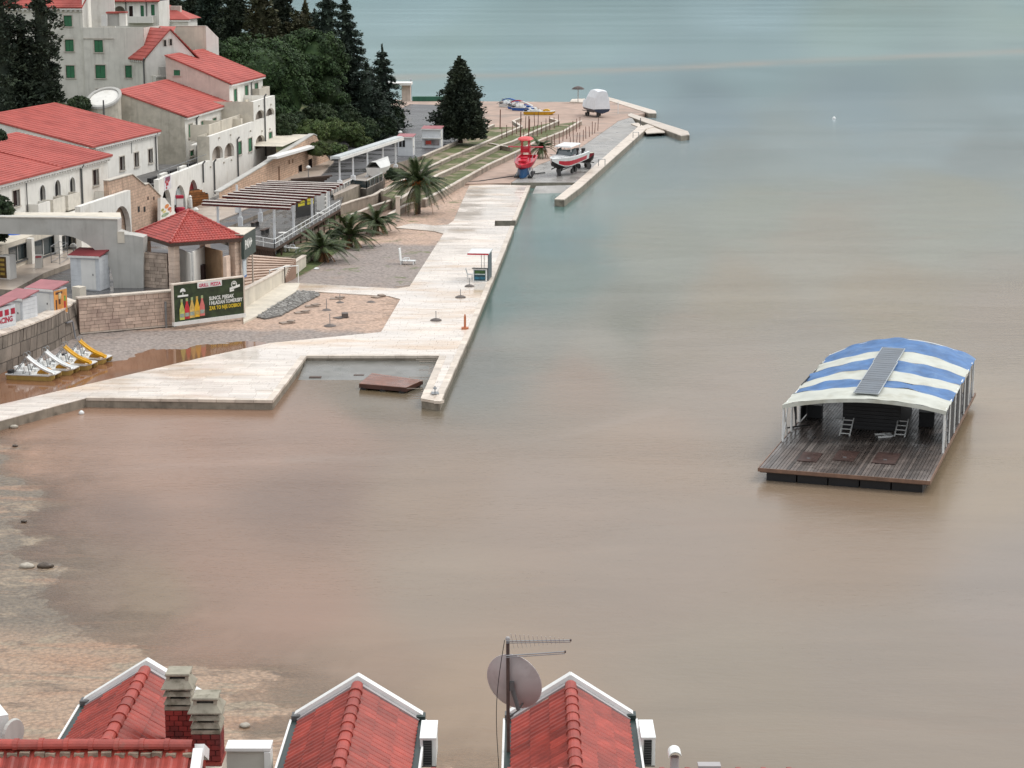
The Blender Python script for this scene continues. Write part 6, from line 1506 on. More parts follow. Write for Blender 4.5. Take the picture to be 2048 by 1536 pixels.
# ================================================================== BOATS, RAFTS AND BEACH THINGS
BWHITE = M('white_gelcoat', (.72, .73, .72), .25, .05, 2); BYEL = M('yellow_gelcoat', (.62, .33, .012), .3, .12, 3); BBLUE = M('blue_gelcoat', (.03, .12, .4), .3, .1, 2); BRED = M('red_gelcoat', (.5, .015, .035), .3, .12, 2)
DARKP = M('black_rubber', (.015, .015, .016), .5, .2); GOLD = M('mustard_paddle_box', (.42, .2, .012), .35, .2, 3)
def rot_pt(p, rz): c, s = math.cos(rz), math.sin(rz); return Vector((p[0]*c-p[1]*s, p[0]*s+p[1]*c, p[2]))
def pedal_boat(slide_mat, hull_mat, box_mat, label, group, wave=False, slide=True):
    t = thing('pedal_boat', label, 'pedal boat', (0, 0, 0), group)
    for sy in (-.55, .55):                                # the two floats, bow at +x
        mb = MB(); rings = []
        for x, w, z0, z1 in ((-1.7, .2, .14, .42), (-1.55, .27, .03, .44), (0, .29, 0, .45), (1.1, .27, .02, .46), (1.6, .2, .12, .48), (1.8, .05, .3, .5)):
            rings.append([(x, sy-w, z1), (x, sy-w*.75, z0), (x, sy+w*.75, z0), (x, sy+w, z1)])
        mb.loft(rings); mb.build('float', hull_mat, t)
    mb = MB(); mb.hexa([(-1.72, -.86, .451), (1.45, -.86, .47), (1.8, -.5, .5), (1.8, .5, .5), (1.45, .86, .47), (-1.72, .86, .451)], [(-1.72, -.88, .53), (1.45, -.88, .55), (1.84, -.52, .57), (1.84, .52, .57), (1.45, .88, .55), (-1.72, .88, .53)]); mb.build('deck', BWHITE, t)
    for x in (-.75, -.1):
        for y in (-.42, .42):
            mb = MB(); mb.box((x, y, .55), (.45, .5, .18)); mb.obox((x-.28, y-.25, .6), (.14, 0, 0), (0, .5, 0), (-.12, 0, .42)); mb.build('seat', BWHITE, t)
    mb = MB(); rings = []
    for k in range(9):
        a = math.pi*k/8; rings.append([(.85-.42*math.cos(a), -.4, .55+.3*math.sin(a)), (.85-.42*math.cos(a), .4, .55+.3*math.sin(a))])
    mb.loft(rings, close=False, caps=False)
    for y in (-.4, .4): mb.poly([(.85-.42*math.cos(math.pi*k/8), y, .55+.3*math.sin(math.pi*k/8)) for k in range(9)])
    mb.build('paddle_box', box_mat, t)
    mb = MB(); mb.tube((-.2, 0, .55), (-.05, 0, .95), .03, 6); mb.tube((-.05, -.16, .95), (-.05, .16, .95), .025, 6); mb.build('steering_bar', PIPE, t)
    mb = MB(); mb.box((-1.45, -.45, .54), (.3, .6, .22)); mb.build('stern_cushion', DARKP, t)
    if slide:
        y0 = -.62; n = 12; prof = []
        for k in range(n+1):
            u = k/n; x = -.15 + 1.95*u; z = 1.72 - 1.12*(u**.9) - (.12*math.sin(math.pi*u))
            if wave: z = .75 + .65*math.sin(math.pi*(.15+.85*u))*(1-.3*u); x = -1.1 + 2.7*u
            prof.append((x, z))
        mb = MB(); rings = [[(x, y0-.26, z+.16), (x, y0-.2, z), (x, y0+.2, z), (x, y0+.26, z+.16), (x, y0+.22, z+.13), (x, y0+.17, z+.04), (x, y0-.17, z+.04), (x, y0-.22, z+.13)] for x, z in prof]
        mb.loft(rings); mb.build('slide', slide_mat, t)
        x, z = prof[0]
        mb = MB()
        for y in (y0-.2, y0+.2): mb.tube((x-1.0, y, .53), (x-.02, y, z+.05), .03, 6); mb.tube((x+.25, y, .53), (x, y, z-.05), .025, 6)
        for k in range(5): f = .15+.17*k; mb.tube((x-1.0+.98*f, y0-.2, .53+(z-.48)*f), (x-1.0+.98*f, y0+.2, .53+(z-.48)*f), .025, 6)
        mb.build('ladder', GMET if hull_mat is not BYEL else slide_mat, t)
        for y in (y0-.22, y0+.22):
            mb = MB(); pts = [(x+.1, y, z+.1)]+[(x+.02+.16*math.cos(a), y, z+.22+.16*math.sin(a)) for a in [i*math.pi/6 for i in range(0, 8)]]; mb.path([Vector(p) for p in pts], .022, 5); mb.build('hand_hoop', GMET, t)
    return t
def place(t, x, y, z, rz): t.location = (x, y, z); t.rotation_euler = (0, 0, rz)
GP = 'pedal boats pulled up in the flood water'
pbs = [((68, 760), BWHITE, 'white pedal boat nearest the promenade with a white slide, leftmost of the four'), ((105, 749), BWHITE, 'second pedal boat with a white slide, between white and yellow ones'),
       ((142, 739), BYEL, 'pedal boat with yellow slide beside the second white one'), ((172, 727), BYEL, 'pedal boat with yellow slide nearest the stone wall, rightmost of the four')]
LOWY = M('mustard_hull', (.4, .27, .08), .4, .15, 2)
for (px, py), m_, lab in pbs:
    t = pedal_boat(m_, LOWY, GOLD, lab, GP); p = P(px, py, .2); place(t, p.x, p.y, .2, R(-12))
GP2 = 'pedal boats on the far shingle'
for (px, py), m_, h_, lab, wv in [((1022, 214), BBLUE, BWHITE, 'far pedal boat with a blue and white wavy slide, left of the red one', True), ((1040, 218), BRED, BBLUE, 'far pedal boat with a red slide and blue hull', True), ((1048, 221), BWHITE, BBLUE, 'far blue pedal boat with a curved white slide beside the yellow boat', True)]:
    t = pedal_boat(m_, h_, BBLUE, lab, GP2, wave=wv); p = P(px, py, .76); place(t, p.x, p.y, .76, R(-25)); t.scale = (1.25, 1.25, 1.15)
t = pedal_boat(BYEL, BYEL, BYEL, 'far yellow and white pedal boat lying beside the stakes', GP2, slide=False); p = P(1078, 229, .76); place(t, p.x, p.y, .76, R(-8)); t.scale = (1.6, 1.3, 1.2)
# motor boats on the yard
def hull(L, Bm, H, n=11, dead=.45, sheer=.35, full=.42, stern=.92):
    """rings from stern to bow along +x: outer topsides, chine, keel"""
    out = []
    for i in range(n):
        t_ = i/(n-1); w = Bm/2*(stern+(1-stern)*min(1, t_/.3)) if t_ < full else Bm/2*max(.03, (1-((t_-full)/(1-full))**2.1))
        zt = H*(.88+.12*t_) + sheer*t_**2; zk = 0 if t_ < .72 else ((t_-.72)/.28)**1.6*(zt*.8); ch = zk + (zt-zk)*dead*.6
        out.append((L*(t_-.5), w, zt, ch, zk))
    return out
def hull_parts(t, st, low, topm, deckm, deck_in=.12, band=None, cockpit=(.05, .6)):
    mb = MB(); mb.loft([[(x, -w*.86, ch), (x, 0, zk), (x, w*.86, ch)] for x, w, zt, ch, zk in st], close=False, caps=False)
    x, w, zt, ch, zk = st[0]; mb.poly([(x, -w*.86, ch), (x, 0, zk), (x, w*.86, ch)]); mb.build('bottom', low, t)
    mb = MB()
    for s_ in (-1, 1): mb.loft([[(x, s_*w*.86, ch+.001), (x, s_*w, zt)] for x, w, zt, ch, zk in st], close=False, caps=False)
    mb.poly([(x, -w*.86, ch), (x, w*.86, ch), (x, w, zt), (x, -w, zt)]); mb.build('topside', topm, t)
    if band:
        mb = MB()
        for s_ in (-1, 1): mb.loft([[(x, s_*(w*(.86+.14*.62)+.012), ch+(zt-ch)*.62), (x, s_*(w*(.86+.14*.1)+.012), ch+(zt-ch)*.1)] for x, w, zt, ch, zk in st[1:-1]], close=False, caps=False)
        mb.build('side_band', band, t)
    mb = MB()
    for s_ in (-1, 1): mb.loft([[(x, s_*w, zt+.002), (x, s_*max(0, w-deck_in*2.2), zt+.03)] for x, w, zt, ch, zk in st], close=False, caps=False)
    mb.build('gunwale', deckm, t)
    n = len(st); k = int(cockpit[1]*(n-1))
    mb = MB(); mb.loft([[(x, -max(0, w-deck_in*2), zt+.02), (x, 0, zt+.1), (x, max(0, w-deck_in*2), zt+.02)] for x, w, zt, ch, zk in st[k:]], close=False, caps=False); mb.build('foredeck', deckm, t)
    mb = MB(); mb.loft([[(x, -(w-deck_in*2), zt), (x, -(w-deck_in*2), ch+.1), (x, (w-deck_in*2), ch+.1), (x, (w-deck_in*2), zt)] for x, w, zt, ch, zk in st[:k+1]], close=False, caps=False); mb.build('cockpit', deckm, t)
def trailer(t, L, w, z):
    mb = MB()
    for y in (-w/2, w/2): mb.box((0, y, z-.18), (L, .1, .12))
    mb.box((0, 0, z-.2), (.1, w, .12)); mb.build('trailer_frame', PIPE, t)
    for x in (-.5, .5):
        for y in (-w/2-.18, w/2+.18):
            mb = MB(); ring = lambda yy, r_: [(x+r_*math.cos(2*math.pi*i/14), yy, .33+r_*math.sin(2*math.pi*i/14)) for i in range(14)]
            mb.loft([ring(y-.1, .3), ring(y-.1, .33), ring(y+.1, .33), ring(y+.1, .3)]); mb.build('wheel', DARKP, t)
    for x in (-L*.42, L*.42):
        mb = MB(); mb.box((x, 0, 0), (.16, .5, z-.02)); mb.build('support', PIPE, t)
# white and red cruiser, bow to the camera
cz = 1.05
t = thing('motor_boat', 'white motor boat with hard top and red side band, near the slip', 'boat', (0, 0, 0))
st = hull(8.6, 3.2, 1.5, full=.55); st = [(x, w, zt+cz-.3, ch+cz-.3, zk+cz-.3) for x, w, zt, ch, zk in st]
hull_parts(t, st, DARKP, BWHITE, BWHITE, band=BRED, cockpit=(.05, .55)); trailer(t, 5.5, 1.7, cz)
mb = MB(); zd = 2.4
fr0 = [(.9, -1.1, zd), (1.5, -.6, zd+.02), (1.5, .6, zd+.02), (.9, 1.1, zd), (-1.6, 1.15, zd-.05), (-1.6, -1.15, zd-.05)]
mb.loft([fr0[:4], [(.35, -1.0, zd+.78), (.75, -.55, zd+.8), (.75, .55, zd+.8), (.35, 1.0, zd+.78)]], close=False, caps=False)
for s_ in (-1, 1): mb.quad((.9, s_*1.1, zd), (-1.0, s_*1.15, zd-.03), (-.9, s_*1.02, zd+.78), (.35, s_*1.0, zd+.78))
mb.build('windscreen', GLASS, t)
mb = MB(); mb.hexa([(-2.0, -1.25, zd+1.08), (1.0, -1.2, zd+1.12), (1.0, 1.2, zd+1.12), (-2.0, 1.25, zd+1.08)], [(-1.95, -1.15, zd+1.22), (.9, -1.1, zd+1.28), (.9, 1.1, zd+1.28), (-1.95, 1.15, zd+1.22)]); mb.build('hard_top', BWHITE, t)
for x, y in ((.6, -1.0), (.6, 1.0), (-1.8, -1.1), (-1.8, 1.1)): mb = MB(); mb.tube((x, y, zd-.05), (x-.1, y, zd+1.12), .05, 6); mb.build('top_post', BWHITE, t)
for x, y in ((-.4, -.5), (-.4, .5)): mb = MB(); mb.box((x, y, zd-.7), (.6, .6, .5)); mb.box((x-.28, y, zd-.25), (.14, .6, .6)); mb.build('seat', BRED, t)
mb = MB(); mb.box((2.0, 0, zd-.02), (1.3, 1.4, .16)); mb.build('sun_pad', M('grey_cushion', (.5, .5, .5), .7), t)
mb = MB(); mb.path([Vector(p) for p in ((1.6, -1.2, zd+.1), (3.4, -.7, zd+.65), (4.1, 0, zd+.75), (3.4, .7, zd+.65), (1.6, 1.2, zd+.1))], .03, 6); mb.build('bow_rail', GMET, t)
mb = MB(); mb.box((-4.5, -.4, 1.3), (.5, .35, 1.1)); mb.box((-4.5, .4, 1.3), (.5, .35, 1.1)); mb.build('outboard_motor', DARKP, t)
p = P(1126, 354, QZ); place(t, p.x+.6, p.y+4.4, QZ+.15, R(-117)); t.rotation_euler[1] = R(6)
t = thing('open_boat', 'white open boat with dark red hull just behind the hard-topped one', 'boat', (0, 0, 0))
st = hull(6.2, 2.3, 1.2, full=.4); st = [(x, w, zt+.75, ch+.75, zk+.75) for x, w, zt, ch, zk in st]
hull_parts(t, st, DARKP, M('dark_red_gelcoat', (.22, .02, .03), .3, .1), M('ivory_gelcoat', (.68, .65, .52), .3, .05), cockpit=(.05, .62)); trailer(t, 4, 1.3, 1.0)
mb = MB(); mb.box((-.2, 0, 1.6), (.7, .7, .75)); mb.build('console', BWHITE, t)
for x, y in ((-2.2, -.8), (-2.2, .8), (.6, -.7)): mb = MB(); mb.tube((x, y, 1.8), (x-.2, y*1.1, 3.2), .02, 5); mb.build('rod', GMET, t)
p = P(1163, 338, QZ); place(t, p.x+.2, p.y+2.4, QZ-.1, R(-62))
# red boat with the tower
t = thing('red_tower_boat', 'bright red tourist boat with a red lookout tower and blue keel', 'boat', (0, 0, 0))
st = hull(7.0, 2.7, 1.0, full=.45, sheer=.2); st = [(x, w, zt+1.5, ch+1.5, zk+1.5) for x, w, zt, ch, zk in st]
hull_parts(t, st, BRED, BRED, BRED, deck_in=.1, cockpit=(.05, .3))
mb = MB(); rings = []
for x, w in ((-2.4, .55), (0, .7), (1.8, .6), (2.6, .2)): rings.append([(x, -w, 1.75), (x, -w*.8, .3), (x, w*.8, .3), (x, w, 1.75)])
mb.loft(rings); mb.build('keel_box', M('navy_blue_hull', (.02, .09, .22), .35, .1), t)
for y in (-.9, .9): mb = MB(); mb.box((.2, y, 0), (3.2, .5, .35)); mb.build('cradle', DARKP, t)
for x, y in ((1.2, -.75), (1.2, .75), (-1.2, -.75), (-1.2, .75)): mb = MB(); mb.tube((x, y*1.2, .3), (x, y*.85, 1.6), .06, 6); mb.build('cradle_arm', BWHITE, t)
mb = MB(); mb.box((1.6, 0, 2.75), (1.1, 1.0, .3)); mb.box((.3, 0, 2.7), (.8, .9, .4)); mb.build('hatch', BRED, t)
mb = MB()
for x, y in ((-.6, -.55), (-.6, .55), (-1.9, -.55), (-1.9, .55)): mb.tube((x, y, 2.5), (x*.9, y*.8, 5.6), .07, 6)
mb.tube((-.55, -.5, 4.2), (-.55, .5, 4.2), .06, 6); mb.tube((-1.75, -.5, 4.2), (-1.75, .5, 4.2), .06, 6); mb.build('tower_frame', BRED, t)
mb = MB(); mb.box((-1.2, 0, 4.3), (.22, 4.6, .16)); mb.build('yard_arm', BRED, t); mb = MB(); mb.box((-1.2, 0, 3.6), (1.2, 1.2, .75)); mb.build('tower_cabin', BRED, t)
mb = MB(); mb.lathe([(.95, 5.6), (1.05, 5.7), (.85, 5.9), (.1, 6.0)], (-1.2, 0, 0), 16); mb.build('tower_roof', M('bright_red_canopy', (.6, .06, .06), .5), t)
for y in (-1.1, 1.1): mb = MB(); mb.path([Vector((1.2, y, 2.6)), Vector((.6, y*1.05, 3.4)), Vector((-1.0, y*1.1, 3.4)), Vector((-1.8, y*1.1, 2.6))], .035, 6); mb.build('hand_rail', GMET, t)
p = P(1050, 357, QZ); place(t, p.x, p.y+3.0, QZ+.1, R(-99)); t.scale = (1, 1, .8); t.rotation_euler[1] = R(8)
# covered cruiser at the point
t = thing('covered_boat', 'big cruiser under a white tarpaulin on a trailer at the end of the point', 'boat', (0, 0, 0))
st = hull(9.5, 3.2, 1.7, full=.45, sheer=.4); st = [(x, w, zt+.7, ch+.7, zk+.7) for x, w, zt, ch, zk in st]
mb = MB(); mb.loft([[(x, -w, ch+(zt-ch)*.4), (x, -w*.86, ch), (x, 0, zk), (x, w*.86, ch), (x, w, ch+(zt-ch)*.4)] for x, w, zt, ch, zk in st]); mb.build('hull', M('navy_hull_paint', (.02, .03, .06), .3, .1), t)
mb = MB(); hgt = [4.6, 4.75, 4.8, 4.8, 4.7, 4.3, 3.4, 2.9, 2.55, 2.4, 2.35]; rw = [.72, .7, .68, .66, .62, .56, .42, .3, .2, .1, .02]
mb.loft([[(x, -w*1.02, ch+(zt-ch)*.35), (x, -w*(.5+r_*.5), (zt+h)/2), (x, -w*r_*.8, h), (x, 0, h+.12), (x, w*r_*.8, h), (x, w*(.5+r_*.5), (zt+h)/2), (x, w*1.02, ch+(zt-ch)*.35)] for (x, w, zt, ch, zk), h, r_ in zip(st, hgt, rw)], close=False, caps=False)
x, w, zt, ch, zk = st[0]; h, r_ = hgt[0], rw[0]
mb.poly([(x, -w*1.02, ch+(zt-ch)*.35), (x, w*1.02, ch+(zt-ch)*.35), (x, w*(.5+r_*.5), (zt+h)/2), (x, w*r_*.8, h), (x, 0, h+.12), (x, -w*r_*.8, h), (x, -w*(.5+r_*.5), (zt+h)/2)])
mb.build('tarpaulin', M('bright_white_tarpaulin', (.74, .76, .79), .4, .05, 1.2, streak=.12, bump=.4, bs=2.5), t); trailer(t, 6, 1.9, 1.0)
p = P(1187, 234, .75); place(t, p.x, p.y+2.6, .74, R(108))
mb = MB(); pts = [P(905, 366, .71), P(960, 362, .8), P(1020, 353, .8), P(1090, 345, .8)]; mb.path(pts, .07, 6); single('mooring_hose', mb, DARKP, 'long dark hose lying across the boat yard to the motor boat', 'hose')

# ---- floating platform with the striped canopy
q0, q1 = P(1518, 936, .75), P(1858, 964, .75); a = 18.2; fL = Fr((q0.x, q0.y), a); W_ = (q1-q0).length
def lu(px, py, z): q = P(px, py, z); return (q-fL.O).dot(fL.d), (q-fL.O).dot(fL.n)
Lp = lu(1956, 786, .75)[0]
pf = thing('floating_platform', 'dark planked floating platform under a blue and white striped canopy', 'raft', (q0.x, q0.y, 0))
DECK = M('wet_dark_deck_plank', (.085, .068, .06), .4, .25, 1.2, c2=(.17, .145, .13), c2s=.3, rand=.42, wet=.5, bump=.15)
npl = 50
for i in range(npl):
    o0, o1 = W_*i/npl, W_*(i+1)/npl; cutu = [0, Lp*(.3+.25*((i*7) % 5)/5), Lp]
    for u0, u1 in zip(cutu, cutu[1:]):
        mb = MB(); mb.fbox(fL, u0+.006, u1-.006, .69, .745+random.uniform(-.012, .014), o0+.014, o1-.014); mb.build('plank', DECK, pf)
mb = MB(); mb.fbox(fL, .02, Lp-.02, .5, .685, .05, W_-.05); mb.build('deck_frame', WOODD, pf)
RIM = M('brown_rim_board', (.19, .11, .075), .5, .2, 2)
for u0, u1, o0, o1 in ((-.06, -.003, -.06, W_+.06), (0, Lp, -.06, -.003), (0, Lp, W_+.003, W_+.06)): mb = MB(); mb.fbox(fL, u0, u1, .56, .77, o0, o1); mb.build('rim_board', RIM, pf)
for k in range(5):
    o0 = .35+(W_-.7)*k/5; mb = MB(); mb.fbox(fL, .25, Lp-.25, -.5, .498, o0+.04, o0+(W_-.7)/5-.04); mb.build('float_drum', M('black_float_%d' % k, (.012, .012, .014), .45, .2), pf)
u_f = (lu(1572, 884, .75)[0]+lu(1885, 906, .75)[0])/2; u_b = (fL.uz(1955, 713, W_)[0]+fL.uz(1650, 715, 0)[0])/2
ze = (fL.uz(1897, 824, W_)[1]+fL.uz(1570, 807, 0)[1]+fL.uz(1955, 713, W_)[1]+fL.uz(1650, 715, 0)[1])/4
oc = W_/2
oL, oR_ = .0, W_+.05
zap_ = (fL.uz(1730, 797, W_/2)[1]+fL.uz(1797, 679, W_/2)[1])/2
def crest(u): return 3.68 + (4.36-3.68)*min(1, max(0, (u-u_f)/(u_b-u_f)))
ns = 20
def arc(u, k, dz=0.0, wob=0.0):
    s_ = k/ns; o = oL+(oR_-oL)*s_; x = 2*s_-1; z = ze+.28*s_+(crest(u)-ze-.14)*(1-x*x) + dz
    if wob: z += wob*(.07*math.sin(u*2.1+s_*9)+.04*math.sin(u*5.3-s_*17)+.03*math.sin(s_*40+u*1.7)) - .05*abs(math.sin(math.pi*(u-u_f)/1.55))
    return fL.p(u, z, o)
def ue(px, py): return lu(px, py, ze)[0]
bnd = [u_f-.1, ue(1900, 810), ue(1908, 797), ue(1919, 781), ue(1926, 762), ue(1933, 748), u_b+.1]
tot = bnd[-1]-bnd[0]
CW = M('cream_canvas', (.5, .51, .455), .65, .08, 1, c2=(.4, .395, .33), c2s=.5, bump=.5, bs=3); CB = M('blue_canvas_band', (.06, .15, .33), .6, .2, 1.2, c2=(.11, .21, .38), c2s=.6, bump=.7, bs=3.5)
fr_ = [(b-bnd[0])/tot for b in bnd]
for k, (b0, b1) in enumerate(zip(bnd, bnd[1:])):
    mb = MB(); nu = max(3, int((b1-b0)/.35)); blue = k % 2 == 1
    mb.grid(lambda i, j: arc(b0+(b1-b0)*j, i*ns, 0, .95 if blue else .6), ns*2, nu); o = mb.build('canvas_band', CB if blue else CW, pf, smooth=True)
mb = MB()
for k in range(ns): 
    a_, b_ = arc(bnd[0], k, .0), arc(bnd[0], k+1, .0); mb.quad(a_, b_, b_-up*.22-fL.d*.02, a_-up*.22-fL.d*.02)
mb.build('front_valance', CW, pf)
for u in (u_f, u_f+(u_b-u_f)*.33, u_f+(u_b-u_f)*.66, u_b):
    mb = MB(); mb.path([arc(u, k, -.09) for k in range(0, ns+1)], .05, 6); mb.build('roof_hoop', WMET, pf)
ze0 = ze
for o in (.05, W_-.05):
    ze = ze0 + .28*o/W_
    mb = MB(); mb.tube(fL.p(u_f, ze-.08, o), fL.p(u_b, ze-.08, o), .05, 6); mb.build('eave_rail', WMET, pf)
    n = 7
    for k in range(n):
        u = u_f+(u_b-u_f)*k/(n-1); mb = MB(); mb.tube(fL.p(u, .75, o), fL.p(u, ze, o), .07, 8); mb.build('post', WMET, pf)
    for u in (u_f, u_b-1.6):
        mb = MB(); mb.tube(fL.p(u, ze-.15, o), fL.p(u+1.5, .8, o), .045, 6); mb.build('brace', WMET, pf); mb = MB(); mb.tube(fL.p(u+1.5, ze-.15, o), fL.p(u+.1, .8, o), .04, 6); mb.build('brace', WMET if o < 1 else GMET, pf)
MESH = M('dark_mesh_screen', (.03, .032, .036), .6, .2, 3)
for k, (a_, b_, z1) in enumerate(((.16, .36, .93), (.42, .6, .9), (.66, .82, .8))):
    mb = MB(); u0, u1 = u_f+(u_b-u_f)*a_, u_f+(u_b-u_f)*b_; mb.fbox(fL, u0, u1, .8, .8+(ze-.8)*z1, W_-.09, W_-.06); mb.build('side_screen', MESH, pf)
    mb = MB(); mb.fbox(fL, u0+3, u1+2.6, .8, .8+(ze-.8)*z1, .06, .09)
    if k < 2: mb.build('side_screen', MESH, pf)
cb_ = thing('raft_bar', 'dark slatted bar cabin under the middle of the striped canopy', 'bar', fL.p(u_f+6, .75, oc))
u0 = u_f+4.6; mb = MB(); mb.fbox(fL, u0, u0+5.5, .76, 3.0, oc-1.9, oc+1.6); mb.build('cabin', M('dark_cabin_boards', (.018, .018, .02), .5, .2), cb_)
for k in range(9): mb = MB(); mb.fbox(fL, u0-.05, u0-.005, .85+.23*k, 1.02+.23*k, oc-1.85, oc+1.55); mb.build('slat', M('black_slat', (.022, .022, .025), .5, .2) if k == 0 else bpy.data.materials['black_slat'], cb_)
def ladder(px, py, label, lean=.5):
    u, o = lu(px, py, .76); t = thing('ladder', label, 'ladder', fL.p(u, .76, o), 'white ladders on the floating platform')
    for s_ in (-.3, .3): mb = MB(); mb.tube(fL.p(u, .78, o+s_), fL.p(u+1.5, 1.55, o+s_), .04, 6); mb.build('side_rail', WMET, t)
    for k in range(4): f = .12+.25*k; mb = MB(); mb.tube(fL.p(u+1.5*f, .78+.77*f, o-.3), fL.p(u+1.5*f, .78+.77*f, o+.3), .035, 6); mb.build('rung', WMET, t)
ladder(1689, 872, 'left white ladder leaning before the dark raft bar'); ladder(1799, 874, 'right white ladder leaning before the dark raft bar')
for px, py, s_, lab in ((1618, 917, 1.0, 'left square hatch with dark lid on the raft deck'), (1690, 915, 1.1, 'middle hatch lid on the raft deck'), (1771, 920, 1.2, 'right hatch lid on the raft deck near the edge')):
    u, o = lu(px, py, .76); t = thing('deck_hatch', lab, 'hatch', fL.p(u, .76, o), 'hatches on the raft deck'); mb = MB(); mb.fbox(fL, u-.8*s_, u+1.4*s_, .755, .8, o-.55*s_, o+.55*s_); mb.build('lid', M('hatch_lid_%d' % px, (.06, .035, .03), .4, .3, 2, wet=.4), t)
    mb = MB(); mb.fbox(fL, u-.2, u-.1, .803, .83, o-.1, o+.1); mb.build('handle', GMET, t)
PANEL = M('solar_cell_blue', (.06, .08, .105), .25, .15, 1, spec=.8)
def tilt(mb, um):
    g_ = (4.36-3.68)/(u_b-u_f); mb.v = [(x, y, z + (Vector((x, y, 0))-fL.O).dot(fL.d)*g_ - um*g_) for x, y, z in mb.v]; return mb
for k, (y0, y1, px) in enumerate(((789, 766, 1738), (764, 730, 1757), (726, 702, 1776))):
    u0 = fL.uz(px, y0, W_/2)[0]; u1 = fL.uz(px, y1, W_/2)[0]; zq = crest((u0+u1)/2)
    u0 = lu(px, y0, zq)[0]; u1 = lu(px, y1, zq)[0]; zq = crest((u0+u1)/2); u0 = lu(px, y0, zq)[0]; u1 = lu(px, y1, zq)[0]; o_ = lu(px, (y0+y1)/2, zq+.1)[1]
    t = thing('solar_panel', ('front', 'middle', 'rear')[k] + ' solar panel of the three lying along the canopy ridge', 'solar panel', fL.p(u0, zap_, o_), 'solar panels on the raft canopy')
    hw = .74; zz = crest((u0+u1)/2)+.1
    mb = MB(); mb.fbox(fL, u0, u1, zz, zz+.06, o_-hw, o_+hw); tilt(mb, (u0+u1)/2).build('frame', M('panel_frame_grey', (.36, .39, .41), .4, .05) if k == 0 else bpy.data.materials['panel_frame_grey'], t)
    n = max(3, int((u1-u0)/.55))
    for j in range(n):
        mb = MB(); mb.fbox(fL, u0+.07+(u1-u0-.1)*j/n, u0+.015+(u1-u0-.1)*(j+1)/n, zz+.062, zz+.075, o_-hw+.05, o_+hw-.05); tilt(mb, (u0+u1)/2).build('cell', PANEL, t)
for i, (px, py, lab) in enumerate([(1592, 855, 'folded dark parasol standing at the left edge of the raft'), (1770, 875, 'white folding chair lying flat before the bar on the raft'), (1853, 850, 'dark crate by the right posts of the raft'), (1630, 832, 'grey box with white lid at the left rail of the raft')]):
    u, o = lu(px, py, .76); c = fL.p(u, .76, o)
    t = thing(('folded_parasol', 'folding_chair', 'crate', 'cool_box')[i], lab, ('parasol', 'chair', 'crate', 'box')[i], c)
    if i == 0:
        mb = MB(); mb.tube(c+up*.05, c+Vector((-.1, .1, 1.5)), .05, 6); mb.build('pole', DARKP, t); mb = MB(); mb.tube(c+Vector((0, 0, .5)), c+Vector((-.1, .1, 1.45)), .05, 8, .11); mb.build('canopy', MESH, t); mb = MB(); mb.tube(c+up*.06, c+Vector((.9, .3, .1)), .05, 6); mb.tube(c+up*.06, c+Vector((-.7, -.6, .1)), .05, 6); mb.build('foot', DARKP, t)
    elif i == 1:
        mb = MB(); mb.box(c, (.9, .12, .1), .3); mb.box(c+Vector((0, .7, 0)), (1.0, .12, .1), .2); mb.box(c+Vector((.1, .35, 0)), (.12, .8, .12), .1); mb.build('frame', WMET, t); mb = MB(); mb.box(c+Vector((.3, .35, .05)), (.4, .6, .05), .1); mb.build('seat', WMET, t)
    else:
        mb = MB(); mb.box(c, (.9, 1.0, .8), -.25); mb.build('body', MESH, t); mb = MB(); mb.box(c+up*.802, (.95, 1.05, .1), -.25); mb.build('lid', WMET if i == 3 else DARKP, t)

# ---- small wooden raft in the slip
q = [P(718, 767, .42), P(812, 775, .42), P(846, 760, .42), P(744, 746, .42)]
rf = thing('wooden_raft', 'reddish brown plank raft floating in the swimming slip', 'raft', (q[0].x, q[0].y, 0)); RPL = M('wet_reddish_plank', (.2, .085, .055), .4, .2, 2, rand=.2, wet=.5)
for i in range(11):
    a_, b_ = i/11+.004, (i+1)/11-.004; mb = MB(); f = [q[0].lerp(q[3], a_), q[1].lerp(q[2], a_), q[1].lerp(q[2], b_), q[0].lerp(q[3], b_)]; mb.hexa([p-up*.05 for p in f], f); mb.build('plank', RPL, rf)
mb = MB(); mb.hexa([p-up*.3 for p in q], [p-up*.055 for p in q]); mb.build('raft_frame', M('dark_red_frame', (.07, .03, .022), .4, .2), rf)
for k in (.08, .5, .9):
    a_, b_ = q[0].lerp(q[1], k), q[3].lerp(q[2], k); mb = MB(); mb.tube((a_.x, a_.y, -.02), (b_.x, b_.y, -.02), .22, 10); mb.build('float_barrel', DARKP, rf)
for x0, y0, x1, y1, lab in ((618, 757, 642, 757, 'dark plank floating left in the swimming slip'), (707, 753, 728, 753, 'dark plank floating beside the wooden raft')):
    mb = MB(); a_, b_ = P(x0, y0, .0), P(x1, y1, .0); mb.obox(a_, b_-a_, (0, .5, 0), up*.08); single('drift_plank', mb, WOODD, lab, 'plank', 'planks adrift in the slip')

